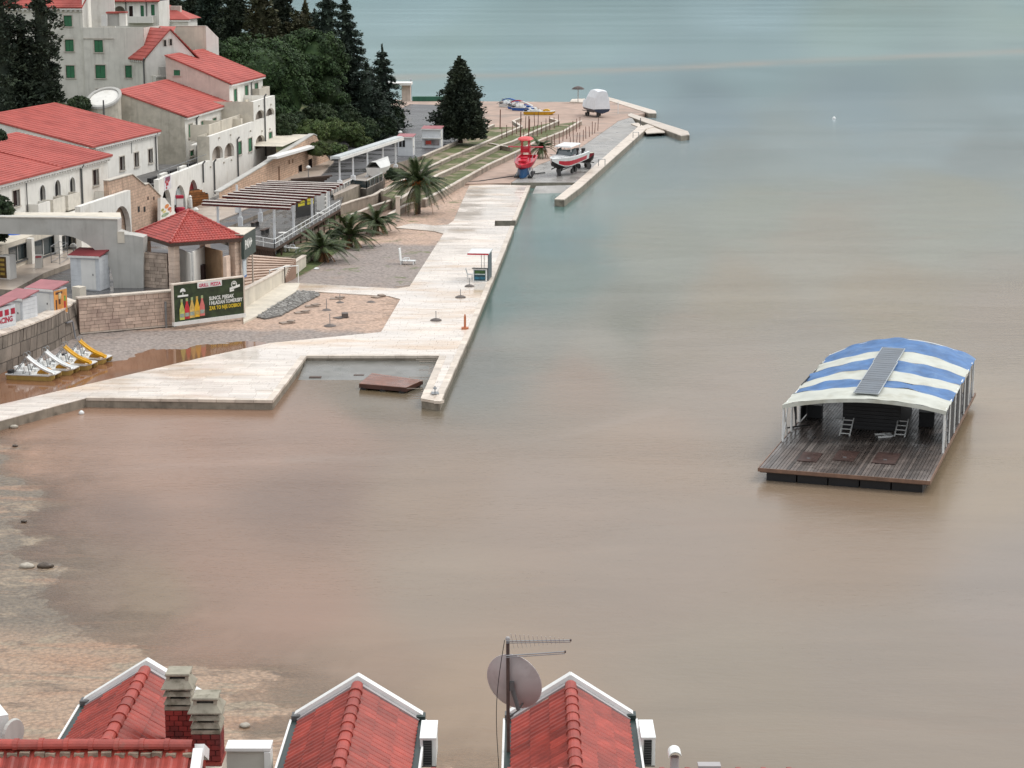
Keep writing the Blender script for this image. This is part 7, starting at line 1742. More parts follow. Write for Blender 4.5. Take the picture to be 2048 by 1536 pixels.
# ---- things on the promenade and the beach
kq = thing('ticket_kiosk', 'small open ticket kiosk with white roof and landscape panel on the promenade', 'kiosk', P(958, 563, PZ)); c = P(946, 563, PZ); r_ = R(-6)
ex, ey = Vector((math.cos(r_), math.sin(r_), 0)), Vector((-math.sin(r_), math.cos(r_), 0))
mb = MB(); mb.obox(c, ex*1.25, ey*.06, up*1.15); mb.obox(c+ey*.062, ex*.05, ey*1.0, up*1.12); mb.obox(c+ex*1.2+ey*.062, ex*.05, ey*1.0, up*1.12); mb.build('counter', BWHITE, kq)
KP = M('landscape_print', (.012, .055, .07), .4, .3, 3)
mb = MB(); mb.obox(c+ex*.1-ey*.012+up*.08, ex*1.02, ey*.01, up*.95); pn = mb.build('panel', KP, kq)
for z0, z1, cc, nm in ((.72, .98, (.03, .09, .02), 'green'), (.62, .70, (.45, .5, .5), 'white'), (.2, .42, (.02, .13, .2), 'blue')): mb = MB(); mb.obox(c+ex*.14-ey*.02+up*z0, ex*.94, ey*.007, up*(z1-z0)); mb.build('print', M('kiosk_print_' + nm, cc, .5, .4, 4), pn)
mb = MB(); mb.obox(c+up*1.152-ex*.08-ey*.1, ex*1.4, ey*.3, up*.06); mb.obox(c+ex*.1+ey*.3+up*.9, ex*.95, ey*.6, up*.03); mb.build('counter_top', PIPE, kq)
mb = MB(); mb.obox(c+ex*1.3+ey*.2, ex*.06, ey*2.6, up*2.35); mb.build('side_screen', M('grey_blue_screen', (.12, .14, .15), .5), kq)
for x in (.6, .85): mb = MB(); mb.tube(c+ex*x+ey*1.3, c+ex*x+ey*1.3+up*2.4, .03, 6); mb.build('post', WMET, kq)
mb = MB(); mb.obox(c-ex*.5+ey*.0+up*2.4, ex*1.9, ey*3.2, up*.1); mb.build('roof', BWHITE, kq); mb = MB(); mb.obox(c-ex*.5-ey*.012+up*2.38, ex*1.9, ey*.01, up*.14); mb.build('red_edge', BRED, kq)
ch_ = thing('plastic_chair', 'pale plastic chair left of the ticket kiosk', 'chair', P(936, 558, PZ)); c = P(936, 559, PZ)
mb = MB(); mb.obox(c+up*.42-ex*.1, ex*.5, ey*.45, up*.05); mb.build('seat', BWHITE, ch_); mb = MB(); mb.obox(c+up*.47-ex*.12, ex*.05, ey*.45, up*.5-ex*.15); mb.build('backrest', BWHITE, ch_)
for x in (-.06, .34):
    for y in (.03, .4): mb = MB(); mb.tube(c+ex*x+ey*y, c+ex*x+ey*y+up*.42, .025, 5); mb.build('leg', BWHITE, ch_)
PB = M('grey_concrete_base', (.12, .1, .09), .7, .15, 2)
pbase = [(939, 573, PZ, .34, .55), (921, 595, PZ, .36, .5), (872, 641, PZ, .36, .55), (653, 622, .5, .34, .8), (660, 653, .5, .4, .8), (742, 606, .5, .32, 0), (680, 607, .5, .3, .6)]
for px, py, z, r_, hh in pbase:
    c = P(px, py, z); t = thing('parasol_stand', 'round grey parasol base ' + {939: 'nearest the ticket kiosk', 921: 'second from the ticket kiosk on the paving', 872: 'alone in the middle of the pale paving', 653: 'with tall tube near the grey cobbles', 660: 'with tall tube nearest the pool edge on pink shingle', 742: 'without tube by the paved path', 680: 'thin and flat in the middle of the pink shingle'}[px], 'parasol stand', c, 'parasol bases left out for the winter')
    mb = MB(); mb.lathe([(r_*1.25, -.02), (r_*1.25, .06), (r_*.8, .14), (.05, .2)], c, 16); mb.build('disc', PB, t)
    if hh: mb = MB(); mb.tube(c+up*.15, c+up*(.2+hh), .035, 6); mb.build('tube', GMET, t)
for i, (px, py, lab) in enumerate([(673, 599, 'flat stone slab by the path on the pink shingle'), (624, 614, 'broken flat slab beside the grey cobbles'), (603, 627, 'flat slab below the grey cobbles'), (574, 647, 'flat slab nearest the billboard on the pink shingle'), (682, 637, 'small heap of dark slabs on the pink shingle'), (756, 595, 'flat slab near the right tip of the pink shingle')]):
    c = P(px, py, .52); mb = MB(); mb.box(c, (1.1, .7, .12), .2*i); mb.box(c+Vector((.3, .2, .121)), (.7, .5, .1 if i != 4 else .3), .5+.3*i); single('stone_slab', mb, PB if i == 4 else M('slab_stone_%d' % i, (.28, .22, .18), .8, .2, 3), lab, 'slab', 'flat slabs on the shingle')
def lounger(px, py, z, rz, label, back=.9):
    t = thing('sun_lounger', label, 'sun lounger', (0, 0, 0), 'white plastic sun loungers')
    mb = MB(); mb.box((.35, 0, .3), (1.2, .62, .06)); mb.build('seat', BWHITE, t); mb = MB(); mb.obox((-.25, -.31, .32), (0, .62, 0), (-.06, 0, .02), (-.35 if back < 1 else -.08, 0, back)); mb.build('backrest', BWHITE, t)
    for x in (.85, -.2): mb = MB(); mb.box((x, .26, 0), (.1, .08, .3)); mb.box((x, -.26, 0), (.1, .08, .3)); mb.build('leg', BWHITE, t)
    for y in (-.34, .34): mb = MB(); mb.path([Vector((-.1, y, .33)), Vector((-.05, y, .52)), Vector((.35, y, .52)), Vector((.4, y, .33))], .03, 6); mb.build('armrest', BWHITE, t)
    p = P(px, py, z); place(t, p.x, p.y, z, R(rz)); t.scale = (1.15,)*3
lounger(808, 529, .5, -10, 'white sun lounger with upright back alone on the grey gravel', 1.0); lounger(578, 503, 1.12, -25, 'white sun lounger with raised back on the grass beside the stair', .8)
mb = MB(); c = P(630, 537, .55); mb.lathe([(.4, 0), (.4, .04), (.3, .08)], c, 14); single('white_disc', mb, BWHITE, 'round white plastic lid lying on the grey gravel', 'lid')
ob = thing('orange_pump', 'short orange standpipe at the promenade edge with a square foot', 'standpipe', P(930, 658, PZ)); c = P(930, 658, PZ); OR = M('faded_orange_paint', (.5, .17, .08), .5, .15)
mb = MB(); mb.box(c, (.55, .5, .14)); mb.build('foot', OR, ob); mb = MB(); mb.tube(c+up*.14, c+up*1.0, .09, 8); mb.tube(c+up*.95, c+up*1.15, .06, 8); mb.build('pipe', OR, ob)
mb = MB(); c = P(870, 787, PZ+.03); mb.box(c, (.5, .7, .06), .1); mb.tube(c, c+up*.5, .035, 6); mb.lathe([(.1, .3), (.14, .36), (.1, .42)], c, 8); single('mooring_post', mb, GMET, 'small iron mooring post on the tip of the pier', 'mooring post')
for i, (px, y0, y1, lab) in enumerate([(1236, 204, 228, 'thin white post on the far breakwater'), (1281, 236, 252, 'dark iron post where jetty and quay meet')]):
    b_ = P(px, y1, QZ); mb = MB(); mb.tube(b_, (b_.x, b_.y, VZ(b_.y, y0)), .07, 6); single('quay_post', mb, WMET if i == 0 else PIPE, lab, 'post')
for px, py in ((1197, 332), (1266, 276)):
    b_ = P(px, py, QZ+.06); mb = MB(); ra = Vector((.9, .35, 0)); mb.path([b_, b_+up*.9, b_+up*.9+ra, b_+ra], .05, 6); single('swim_ladder', mb, GMET, 'steel swimming ladder hoop on the quay ' + ('beside the open boat' if px < 1200 else 'near its far end'), 'ladder', 'swimming ladders on the quay')
STK = M('rusty_brown_stake', (.13, .05, .035), .8, .2, 3, rand=.25)
rowsz = {'lowest row, in front of the lowest terrace wall': (.76, [(897, 800), (962, 830), (1020, 800), (1092, 768), (1147, 725), (1207, 692), (1255, 655), (1268, 825), (1315, 785), (1362, 795), (1412, 755), (1467, 722), (1510, 688), (1568, 660), (1610, 625), (1648, 605), (1697, 565)], 190),
         'middle row, on the terrace above the lowest wall': (1.4, [(475, 750), (530, 735), (608, 705), (675, 685), (745, 655), (815, 615), (880, 585), (942, 555), (1012, 525), (1078, 490), (1310, 600), (1360, 560), (1412, 520)], 200),
         'upper row, on the terrace with the zigzag wall': (1.88, [(190, 690), (262, 665), (347, 635), (417, 610), (557, 550), (625, 560), (703, 490), (757, 470)], 200)}
for row, (z, L_, hz) in rowsz.items():
    proto = None
    for zx, zy in L_:
        b_ = P(980+.127*zx, 190+.127*zy, z); h = hz*.127/FPX*b_.y*random.uniform(.85, 1.1)
        if proto is None:
            mb = MB(); mb.tube((0, 0, -.1), (.04, .02, 1), .062, 7, .05); me = mb.mesh('stake', STK); proto = me
        o = link('stake', proto); o.location = b_; o.scale = (1, 1, h); o.rotation_euler = (random.uniform(-.04, .04), random.uniform(-.04, .04), random.random()*6)
        tag(o, 'thin brown stake of the ' + row, 'stake', 'stakes, ' + row)
for px, y0, y1, lab in ((1000, 219, 262, 'tall brown stake at the left end of the terraces, by the far pedal boats'), (1041, 224, 276, 'tall brown stake at the tip of the zigzag wall'), (1057, 232, 285, 'tall leaning brown stake behind the red tower boat')):
    b_ = P(px, y1, 1.9); o = link('stake', proto); o.location = b_; o.scale = (1.5, 1.5, VZ(b_.y, y0)-1.9); tag(o, lab, 'stake')
tp = thing('thatched_parasol', 'dark thatched parasol at the far beach beside the covered boat', 'parasol', P(1156, 206, .76)); c = P(1156, 206, .76)
zt = VZ(c.y, 176); mb = MB(); mb.tube(c, (c.x, c.y, zt), .08, 6); mb.build('pole', M('pale_pole', (.4, .38, .35), .7), tp); mb = MB(); mb.lathe([(1.25, -.25), (1.0, .05), (.6, .25), (.05, .38)], (c.x, c.y, zt), 14); mb.build('thatch', M('dark_thatch', (.1, .08, .075), .9, .3, 6, bump=.6), tp)
by = P(1668, 238, 0); mb = MB(); mb.lathe([(.05, -.3), (.33, -.1), (.36, .1), (.2, .35), (.04, .45)], by, 12); single('buoy', mb, BWHITE, 'small white mooring buoy far out on the right', 'buoy', smooth=True)
by = P(163, 828, 0); mb = MB(); mb.lathe([(.05, -.1), (.17, 0), (.18, .12), (.05, .24)], by, 10); single('white_float', mb, BWHITE, 'white float bobbing at the foot of the promenade wall', 'float', smooth=True)
def rock(px, py, s, label, mat, z=0.0, seed=0):
    r = random.Random(seed); c = P(px, py, z); mb = MB(); rings = []
    for j in range(6):
        th = math.pi*(j+.3)/6.2; rings.append([(c.x+s*math.sin(th)*math.cos(a_)*r.uniform(.8, 1.2)*1.3, c.y+s*math.sin(th)*math.sin(a_)*r.uniform(.8, 1.2), c.z+s*.35+s*.6*math.cos(th)*r.uniform(.85, 1.1)) for a_ in [i*math.pi/5 for i in range(10)]])
    mb.loft(rings); return single('rock', mb, mat, label, 'rock', 'rocks in the shallows', smooth=True)
RK = M('wet_dark_rock', (.07, .05, .035), .4, .3, 3); RKP = M('pale_rock', (.4, .36, .3), .7, .2, 3)
for i, (px, py, s, m_, lab) in enumerate([(90, 1136, .3, RK, 'dark wet rock sticking out of the shallows at the left'), (53, 1136, .28, RKP, 'pale brown rock beside the dark one in the shallows'), (28, 856, .22, RKP, 'pale stone at the foot of the promenade wall by the left edge'), (30, 893, .14, RK, 'small dark stone left of the reddish water'), (48, 1044, .13, RK, 'small dark stone in the grey shallows'), (490, 1453, .16, RKP, 'small pale stone at the near water line behind the chimneys'), (855, 665, .001, RK, '')]):
    if lab: rock(px, py, s, lab, m_, 0, i)

# ================================================================== NEAR ROOFS AT THE BOTTOM EDGE
NT = M('near_red_roof_tile', (.29, .042, .028), 45e-2, .18, 5, rand=.27, c2=(.26, .04, .03), c2s=2.2, c2r=(.5, .75), bump=.15, bs=30, spec=.3)
NR = M('near_red_ridge_tile', (.3, .046, .032), .5, .16, 4, rand=.16, c2=(.2, .07, .05), c2s=3, c2r=(.55, .8), bump=.2, bs=30)
WTRIM = M('white_barge_board', (.76, .76, .74), .4, .04, 3); ZINC = M('grey_flashing', (.36, .34, .34), .5, .08, 3); GUT = M('dark_green_gutter', (.02, .035, .032), .4, .1)
def tile_mesh(w=.33, L=.46, ribs=2):
    """two rolls along the length: x across, y up the slope, z out of it"""
    mb = MB(); prof = []
    n = 6*ribs
    for i in range(n+1):
        u = i/n; ph = (u*ribs) % 1.0
        prof.append((u*w, .008 + .028*max(0, math.sin(math.pi*min(1, max(0, (ph-.25)/.6))))**.8))
    for (x0, z0), (x1, z1) in zip(prof, prof[1:]):
        mb.quad((x0, 0, z0+.02), (x1, 0, z1+.02), (x1, L, z1), (x0, L, z0)); mb.quad((x0, 0, z0-.008), (x1, 0, z1-.008), (x1, 0, z1+.02), (x0, 0, z0+.02))
    return mb.mesh('roof_tile', NT)
TILE = tile_mesh()
def ridge_mesh(L=.36, r=.102):
    mb = MB(); rings = []
    for y, k in ((-.03, 1.13), (.035, 1.13), (.04, 1.0), (L, .93)):
        rings.append([(r*k*math.cos(a), y, r*k*.82*math.sin(a)) for a in [math.pi*(-.08+1.16*i/8) for i in range(9)]])
    mb.loft(rings, close=False, caps=False)
    mb.poly([rings[0][i] for i in range(9)])
    return mb.mesh('ridge_tile', NR)
RIDGE = ridge_mesh()
def put(name, me, parent, o, ex, ey, ez):
    m = Matrix(((ex.x, ey.x, ez.x, o.x), (ex.y, ey.y, ez.y, o.y), (ex.z, ey.z, ez.z, o.z), (0, 0, 0, 1)))
    return link(name, me, parent, m)
rr = random.Random(9)
def gable(apex, yaw, hw, drop, length, label, left=True, right=True, extra=0.0):
    """a gabled roof whose ridge comes straight at us from the far apex"""
    h = thing('row_house', label, 'house', (apex.x, apex.y-length/2, apex.z-2.5), 'small tiled houses along the near roof line')
    f = Vector((math.sin(yaw), math.cos(yaw), 0)); s_ = Vector((f.y, -f.x, 0)); pitch = math.atan2(drop, hw); sl = math.hypot(hw, drop)
    A_ = apex
    for sg in (-1, 1):
        down = (s_*sg*hw - up*drop).normalized(); nrm_ = (s_*sg*drop + up*hw).normalized()
        courses = 3; L = sl/courses
        k = int(length/.33)
        for c in range(courses):
            for i in range(k):
                # tile x runs along the ridge, y runs up the slope
                o = A_ - f*(.12+.33*(i+1 if sg > 0 else i)) + down*(L*(c+1)+.03) + nrm_*(.0+rr.uniform(0, .006))
                ex = f*(1 if sg > 0 else -1); ey = -down
                jit = rr.uniform(-.006, .006)
                put('roof_tile', TILE, h, o + ex*jit, ex, ey, nrm_) if True else None
        # deck under the tiles, gutter and fascia along the eave, side wall
        mb = MB(); a, b = A_ - f*.05, A_ - f*length
        mb.hexa([a-nrm_*.1, b-nrm_*.1, b+down*sl-nrm_*.1, a+down*sl-nrm_*.1], [a-nrm_*.012, b-nrm_*.012, b+down*sl-nrm_*.012, a+down*sl-nrm_*.012]); mb.build('roof_deck', WOODD, h)
        e0, e1 = a+down*(sl+.02), b+down*(sl+.02); out = s_*sg
        mb = MB(); mb.obox(e0-up*.1, e1-e0, out*.13, up*.10); mb.build('gutter', GUT, h)
        mb = MB(); mb.obox(e0-up*.12+out*.132, e1-e0, out*.035, up*.14); mb.build('gutter_edge', WTRIM, h)
        mb = MB(); mb.obox(e0-up*3.2-out*.2-f*.2, e1-e0, -out*.12, up*3.05); mb.build('side_wall', WHITE, h)
        # barge board: a broad white cap over the far gable edge, with grey flashing beside it
        mb = MB(); mb.obox(A_+f*(.0 if sg > 0 else .004)+nrm_*.03-down*.07, f*.16, down*(sl+.13), nrm_*.09); mb.build('barge_board', WTRIM, h)
        mb = MB(); mb.obox(A_-f*.115+nrm_*.02, f*.11, down*(sl+.04), nrm_*.035); mb.build('flashing', ZINC, h)
        mb = MB(); mb.obox(e0+f*.17-up*.1+out*.0, -f*.2, out*.14, up*.18); mb.build('gutter_end', GUT if sg > 0 else PIPE, h)
    k = int(length/.36)
    for i in range(k):
        o = A_ - f*(.12+.36*(i+1)) + up*(.02+rr.uniform(-.004, .006)); put('ridge_tile', RIDGE, h, o, s_, f, up)
    mb = MB(); mb.poly([A_-f*.1-up*.1, A_-f*.1+s_*(hw-.1)-up*drop, A_-f*.1+s_*(hw-.1)-up*3.5, A_-f*.1-s_*(hw-.1)-up*3.5, A_-f*.1-s_*(hw-.1)-up*drop]); mb.build('gable_wall', WHITE, h)
    return h
YD = 31.8
yaw = R(.45)
a1, a2 = PY(716, 1368, YD), PY(1141, 1363, YD+.05); a3 = PY(293, 1337, YD+.62)
a2.z = a1.z
gable(a1, yaw, .94, .6, 5.4, 'middle near house with glossy red ribbed tile roof, its ridge coming towards the viewer')
gable(a2, yaw, .92, .6, 5.4, 'right near house with red tile roof beside the satellite dish')
gable(a3, yaw, .97, .62, 6.0, 'left near house with red tile roof behind the two chimneys')
# the cross roof in the bottom left corner
cr = PY(388, 1497, 27.6); hs_ = thing('corner_roof_house', 'red tiled house roof in the bottom left corner with a mortared ridge', 'house', (cr.x-2.2, cr.y-1, cr.z-2.5))
down = Vector((0, -.86, -.5)).normalized(); nrm_ = Vector((0, -.5, .86)).normalized(); ex = Vector((1, 0, 0))
back = Vector((0, .86, -.5)).normalized(); nb = Vector((0, .5, .86)).normalized()
T2 = tile_mesh(.375, .46); 
for c in range(3):
    for i in range(12):
        o = cr + down*(.42*(c+1)+.02) - ex*(.375*(i+1)+.05) + nrm_*rr.uniform(0, .006); put('roof_tile', T2, hs_, o, ex, -down, nrm_)
R2 = ridge_mesh(.36, .105)
for i in range(13):
    o = cr - ex*(.36*(i+1)+.02) + up*(.05+rr.uniform(-.004, .006)); put('ridge_tile', R2, hs_, o, Vector((0, -1, 0)), ex, up)
MORT = M('ridge_mortar', (.25, .19, .14), .9, .3, 8, bump=.8, bs=14)
mb = MB()
for i in range(24): x = cr.x-.19*i-.1; mb.box((x+rr.uniform(-.03, .03), cr.y-.13, cr.z-.075), (.14, .07, .06+rr.uniform(-.01, .02)), rr.uniform(-.2, .2))
mb.build('mortar_bed', MORT, hs_, kind='stuff')
mb = MB(); a, b = cr, cr - ex*4.6
mb.hexa([a-nrm_*.12, b-nrm_*.12, b+down*2-nrm_*.12, a+down*2-nrm_*.12], [a-nrm_*.012, b-nrm_*.012, b+down*2-nrm_*.012, a+down*2-nrm_*.012]); mb.hexa([b-nb*.12, a-nb*.12, a+back*1.2-nb*.12, b+back*1.2-nb*.12], [b-nb*.012, a-nb*.012, a+back*1.2-nb*.012, b+back*1.2-nb*.012]); mb.build('roof_deck', NT, hs_)
mb = MB(); mb.obox(cr+ex*.0+nrm_*.0-up*.1, ex*.14, down*1.8, nrm_*.16); mb.build('barge_board', WTRIM, hs_)
mb = MB(); mb.obox(cr+ex*.0-up*.1, ex*.14, back*.5, nb*.16); mb.build('barge_board', WTRIM, hs_)
mb = MB(); mb.box(cr+ex*-2.0+Vector((0, -.6, -4)), (4.2, 1.2, 3.2)); mb.build('wall', WHITE, hs_)
# right strip: ridge and a vent just showing over the bottom edge
rh = PY(1130, 1534, 27.3); h4 = thing('front_roof_house', 'red ridge just rising over the bottom edge below the right near house', 'house', (rh.x, rh.y, rh.z-2.5))
for i in range(15):
    x0 = PY(866, 1533, 27.3).x + .36*i
    if PY(940, 1533, 27.3).x < x0 + .2 < PY(1010, 1533, 27.3).x: continue
    put('ridge_tile', R2, h4, Vector((x0, 27.3, rh.z-.11)), Vector((0, -1, 0)), ex, up)
for c in range(2):
    for i in range(13): put('roof_tile', T2, h4, Vector((PY(866, 1533, 27.3).x+.375*i, 27.3, rh.z-.1)) + down*(.42*(c+1)+.02), ex, -down, nrm_)
mb = MB(); a = Vector((PY(866, 1533, 27.3).x, 27.3, rh.z-.12)); mb.hexa([a-up*.1, a+ex*5-up*.1, a+ex*5+down*2-up*.1, a+down*2-up*.1], [a-up*.015, a+ex*5-up*.015, a+ex*5+down*2-up*.015, a+down*2-up*.015]); mb.build('roof_deck', NT, h4)
c = PY(1349, 1536, 27.0); fl_ = thing('flue_pipe', 'short steel flue pipe with white hood at the bottom edge', 'flue', (c.x, c.y, c.z-.4)); r_ = 8.5/4100*29.5
mb = MB(); mb.tube((c.x, c.y, c.z-.5), (c.x, c.y, VZ(c.y, 1513)), r_, 14); mb.build('pipe', ZINC, fl_)
mb = MB(); zc = VZ(c.y, 1511); rings = []
for k in range(9): a = math.pi*k/8; rings.append([(c.x+r_*1.5*math.cos(a), c.y-.13, zc+r_*1.5*math.sin(a)), (c.x+r_*1.5*math.cos(a), c.y+.13, zc+r_*1.5*math.sin(a))])
mb.loft(rings, close=False, caps=False); rings2 = [[(p[0], p[1], p[2]+.012) for p in r] for r in rings]; mb.loft(rings2, close=False, caps=False)
mb.poly([(c.x+r_*1.45*math.cos(math.pi*k/8), c.y+.1, zc+r_*1.45*math.sin(math.pi*k/8)) for k in range(9)]); mb.build('hood', WTRIM, fl_)
c = PY(1419, 1531, 27.2); mb = MB(); mb.box((c.x, c.y+.05, c.z-.35), (.28, .12, .32)); mb.box((c.x, c.y+.05, c.z-.028), (.32, .16, .03)); single('roof_vent', mb, ZINC, 'flat grey roof vent box at the bottom edge, right of the flue', 'vent')
# chimneys
BRK = M('dark_red_brick', (.2, .022, .018), .7, .1, 5, rand=.22, c2=(.12, .02, .018), c2s=3); CCAP = M('weathered_concrete_cap', (.3, .275, .215), .85, .14, 5, c2=(.14, .125, .09), c2s=3, streak=.3, bump=.3, bs=20)
def chimney(px, pyt, pyb, width, Y, label):
    b_ = PY(px, pyb, Y); zt = VZ(Y, pyt); k_ = width/4100*Y*1.06; c = Vector((b_.x, Y+k_/2, b_.z))
    t = thing('chimney', label, 'chimney', (c.x, c.y, c.z-.6), 'twin brick chimneys with stacked concrete caps')
    H_ = zt-c.z; hb = H_*.42; w = k_
    mb = MB(); mb.box((c.x, c.y, c.z-.8), (w-.05, w-.05, hb+.8)); mb.build('core', M('chimney_mortar_%d' % px, (.1, .035, .03), .9), t)
    n = int((hb+.6)/.085)
    for j in range(n):
        z = c.z+hb-.085*(j+1)
        for side in range(4):
            off_ = .5 if j % 2 else 0
            m_ = [(-.5, -.17), (-.16, .17), (.18, .5)] if j % 2 == 0 else [(-.5, -.34), (-.33, 0), (.01, .33), (.34, .5)]
            for a_, b__ in m_:
                d_ = rr.uniform(-.003, .005); q = MB(); l = (b__-a_)*w-.008
                if side == 0: q.box((c.x+(a_+b__)/2*w, c.y-w/2+.02, z+.004), (l, .05+d_, .075))
                elif side == 1: q.box((c.x+w/2-.02, c.y+(a_+b__)/2*w, z+.004), (.05+d_, l, .075))
                elif side == 2: q.box((c.x-w/2+.02, c.y+(a_+b__)/2*w, z+.004), (.05+d_, l, .075))
                else: continue
                q.build('brick', BRK, t)
    z = c.z+hb; mb = MB(); mb.box((c.x, c.y, z+.003), (w*1.04, w*1.04, .06)); mb.build('cap_base', CCAP, t)
    z += .065; hh = (H_-hb-.065)
    mb = MB(); mb.box((c.x, c.y, z), (w*.6, w*.6, hh*.8)); mb.build('flue', DARKP, t)
    def frust(z0, z1, w0, w1, name='louvre'):
        q = MB(); q.hexa([(c.x+sx*w*w0/2, c.y+sy*w*w0/2, z0) for sx, sy in ((-1, -1), (1, -1), (1, 1), (-1, 1))], [(c.x+sx*w*w1/2, c.y+sy*w*w1/2, z1) for sx, sy in ((-1, -1), (1, -1), (1, 1), (-1, 1))]); q.build(name, CCAP, t)
    frust(z+hh*.06, z+hh*.2, 1.1, .9); frust(z+hh*.30, z+hh*.42, 1.14, .94); frust(z+hh*.50, z+hh*.53, 1.22, 1.22); frust(z+hh*.532, z+hh*.76, 1.2, .76); frust(z+hh*.85, z+hh*.89, .9, .94); frust(z+hh*.892, z+hh*.93, .94, .9, 'cap_slab')
    for sx, sy in ((-1, -1), (1, -1), (1, 1), (-1, 1)):
        q = MB(); q.box((c.x+sx*w*.36, c.y+sy*w*.36, z), (.05, .05, hh*.86)); q.build('cap_leg', CCAP, t)
    mb = MB(); mb.box((c.x, c.y, c.z-.06), (w*1.1, w*1.1, .05)); mb.build('brick_ledge', NR, t)
    return t, c, w
chimney(358, 1344, 1476, 52, 29.9, 'left brick chimney with pale concrete cap, standing behind the other')
t_, c_, w_ = chimney(413, 1393, 1523, 56, 28.9, 'right brick chimney with darker mossy cap, in front of the left one')
mb = MB(); mb.box((c_.x, c_.y-.02, c_.z-.3), (w_*1.12, w_*1.3, .23)); mb.build('plinth', CREAM, t_)
# white parapet wall beside the chimneys
c = PY(452, 1497, 30.2); e = PY(535, 1500, 30.2); pw = thing('parapet_wall', 'grey-white parapet wall with pale coping right of the chimneys', 'wall', (c.x, c.y, c.z-2)); mb = MB(); mb.box(((c.x+e.x)/2, 30.35, c.z-2), (e.x-c.x, .25, 1.96)); mb.build('wall_body', PALEG, pw); mb = MB(); mb.box(((c.x+e.x)/2+.02, 30.35, c.z-.038), (e.x-c.x+.06, .36, .05)); mb.build('coping', WTRIM, pw)
mb = MB(); mb.box((e.x, 30.3, c.z-2), (.1, .3, 1.95)); mb.build('corner_post', WTRIM, pw)
# air conditioners
def aircon(x0, x1, yt, ym, yb, Y, label, d=.75):
    a, b = PY(x0, ym, Y), PY(x1, ym, Y); zb = VZ(Y, yb); t = thing('air_conditioner', label, 'air conditioner', ((a.x+b.x)/2, Y, zb), 'air conditioners on the near houses'); w = b.x-a.x; cx = (a.x+b.x)/2; h = a.z-zb
    mb = MB(); mb.box((cx, Y+d/2, zb), (w, d, h)); mb.build('casing', WTRIM, t)
    mb = MB(); mb.box((cx, Y+d/2, zb+h+.002), (w*1.05, d*1.03, .02)); mb.build('top_panel', M('glossy_white_top_%d' % x0, (.78, .8, .79), .25, .03), t)
    mb = MB(); mb.box((cx-.01, Y-.012, zb+h*.03), (w*.55, .02, h*.92)); g = mb.build('dark_grille', M('grille_black_%d' % x0, (.012, .012, .014), .5), t)
    for k in range(10): mb = MB(); mb.box((cx-.01, Y-.024, zb+h*(.05+.09*k)), (w*.52, .006, h*.02)); mb.build('grille_bar', PIPE, g)
    mb = MB(); mb.box((cx-w*.05, Y+.1, zb-.05), (w*1.1, .06, .045)); mb.box((cx-w*.05, Y+d-.15, zb-.05), (w*1.1, .06, .045)); mb.build('bracket', PIPE, t)
    return t, cx, w, h, zb
aircon(840, 872, 1442, 1478, 1532, 30.6, 'white air conditioner on the right wall of the middle near house'); aircon(1283, 1311, 1439, 1477, 1531, 30.6, 'white air conditioner on the right wall of the right near house')
c = PY(2, 1485, 29.5); t = thing('air_conditioner', 'white air conditioner with round fan grille cut by the left edge', 'air conditioner', (c.x, c.y, c.z-.5), 'air conditioners on the near houses')
zt = VZ(29.5, 1430); mb = MB(); mb.box((c.x-.2, 29.8, c.z-.4), (.8, .32, zt-c.z+.4), R(-62)); mb.build('casing', WTRIM, t)
fx_ = PY(19, 1466, 29.45); mb = MB(); nn = Vector((math.cos(R(28)), -math.sin(R(28)), 0)); tt = Vector((math.sin(R(28)), math.cos(R(28)), 0))
mb = MB(); mb.loft([[fx_+nn*.06+tt*(.24*math.cos(a))+up*(.24*math.sin(a)) for a in [2*math.pi*i/20 for i in range(20)]], [fx_+nn*.1+tt*(.22*math.cos(a))+up*(.22*math.sin(a)) for a in [2*math.pi*i/20 for i in range(20)]]]); mb.build('fan_grille', GREYP, t)
# mast with dish and aerials
ym = 30.4; b_ = PY(1017, 1536, ym); ztop = VZ(ym, 1279); ms = thing('aerial_mast', 'rusty steel mast carrying two television aerials beside the right near house', 'mast', (b_.x, ym, b_.z-.8))
RUST = M('rusty_mast_steel', (.07, .045, .038), .6, .25, 8)
mb = MB(); mb.tube((b_.x, ym, b_.z-1.2), (b_.x-.01, ym, ztop), .028, 10); mb.build('pole', RUST, ms); mb = MB(); mb.lathe([(.03, -.01), (.04, .01), (.03, .04), (.005, .05)], (b_.x-.01, ym, ztop), 10); mb.build('pole_cap', ZINC, ms)
def aerial(py, x1, y1, n, els, nm):
    a = PY(1012, py, ym-.03); e = PY(x1, y1, ym-.03); a.y = e.y = ym-.04
    mb = MB(); mb.tube(a, e, .011, 6); mb.tube(a-up*.03, e-up*.03, .008, 6); bm_ = mb.build('boom', GMET, ms)
    for k in range(n):
        t_ = .1+.86*k/n; p = a.lerp(e, t_); l = els*(1-.75*t_); q = MB(); dd = Vector((.14, .5, -.85)).normalized(); q.tube(p-dd*l, p+dd*l, .0045, 5); q.build('element', M('pale_aluminium', (.62, .6, .57), .35, .05, metal=.3) if 'pale_aluminium' not in bpy.data.materials else bpy.data.materials['pale_aluminium'], bm_)
    q = MB(); q.tube(e-Vector((.01, 0, 0)), e+Vector((.015, 0, 0)), .02, 8); q.build('boom_end', RUST, bm_)
aerial(1282, 1141, 1280, 13, .19, 'a'); aerial(1311, 1130, 1303, 0, 0, 'b')
dsh = thing('satellite_dish', 'big grey satellite dish seen from behind on the rusty mast', 'dish', (b_.x, ym, VZ(ym, 1365)))
dc = PY(1027, 1365, ym+.16); ax = Vector((.36, .9, .24)).normalized(); s1 = ax.cross(up).normalized(); s2 = s1.cross(ax)
rd = .47; rings = []
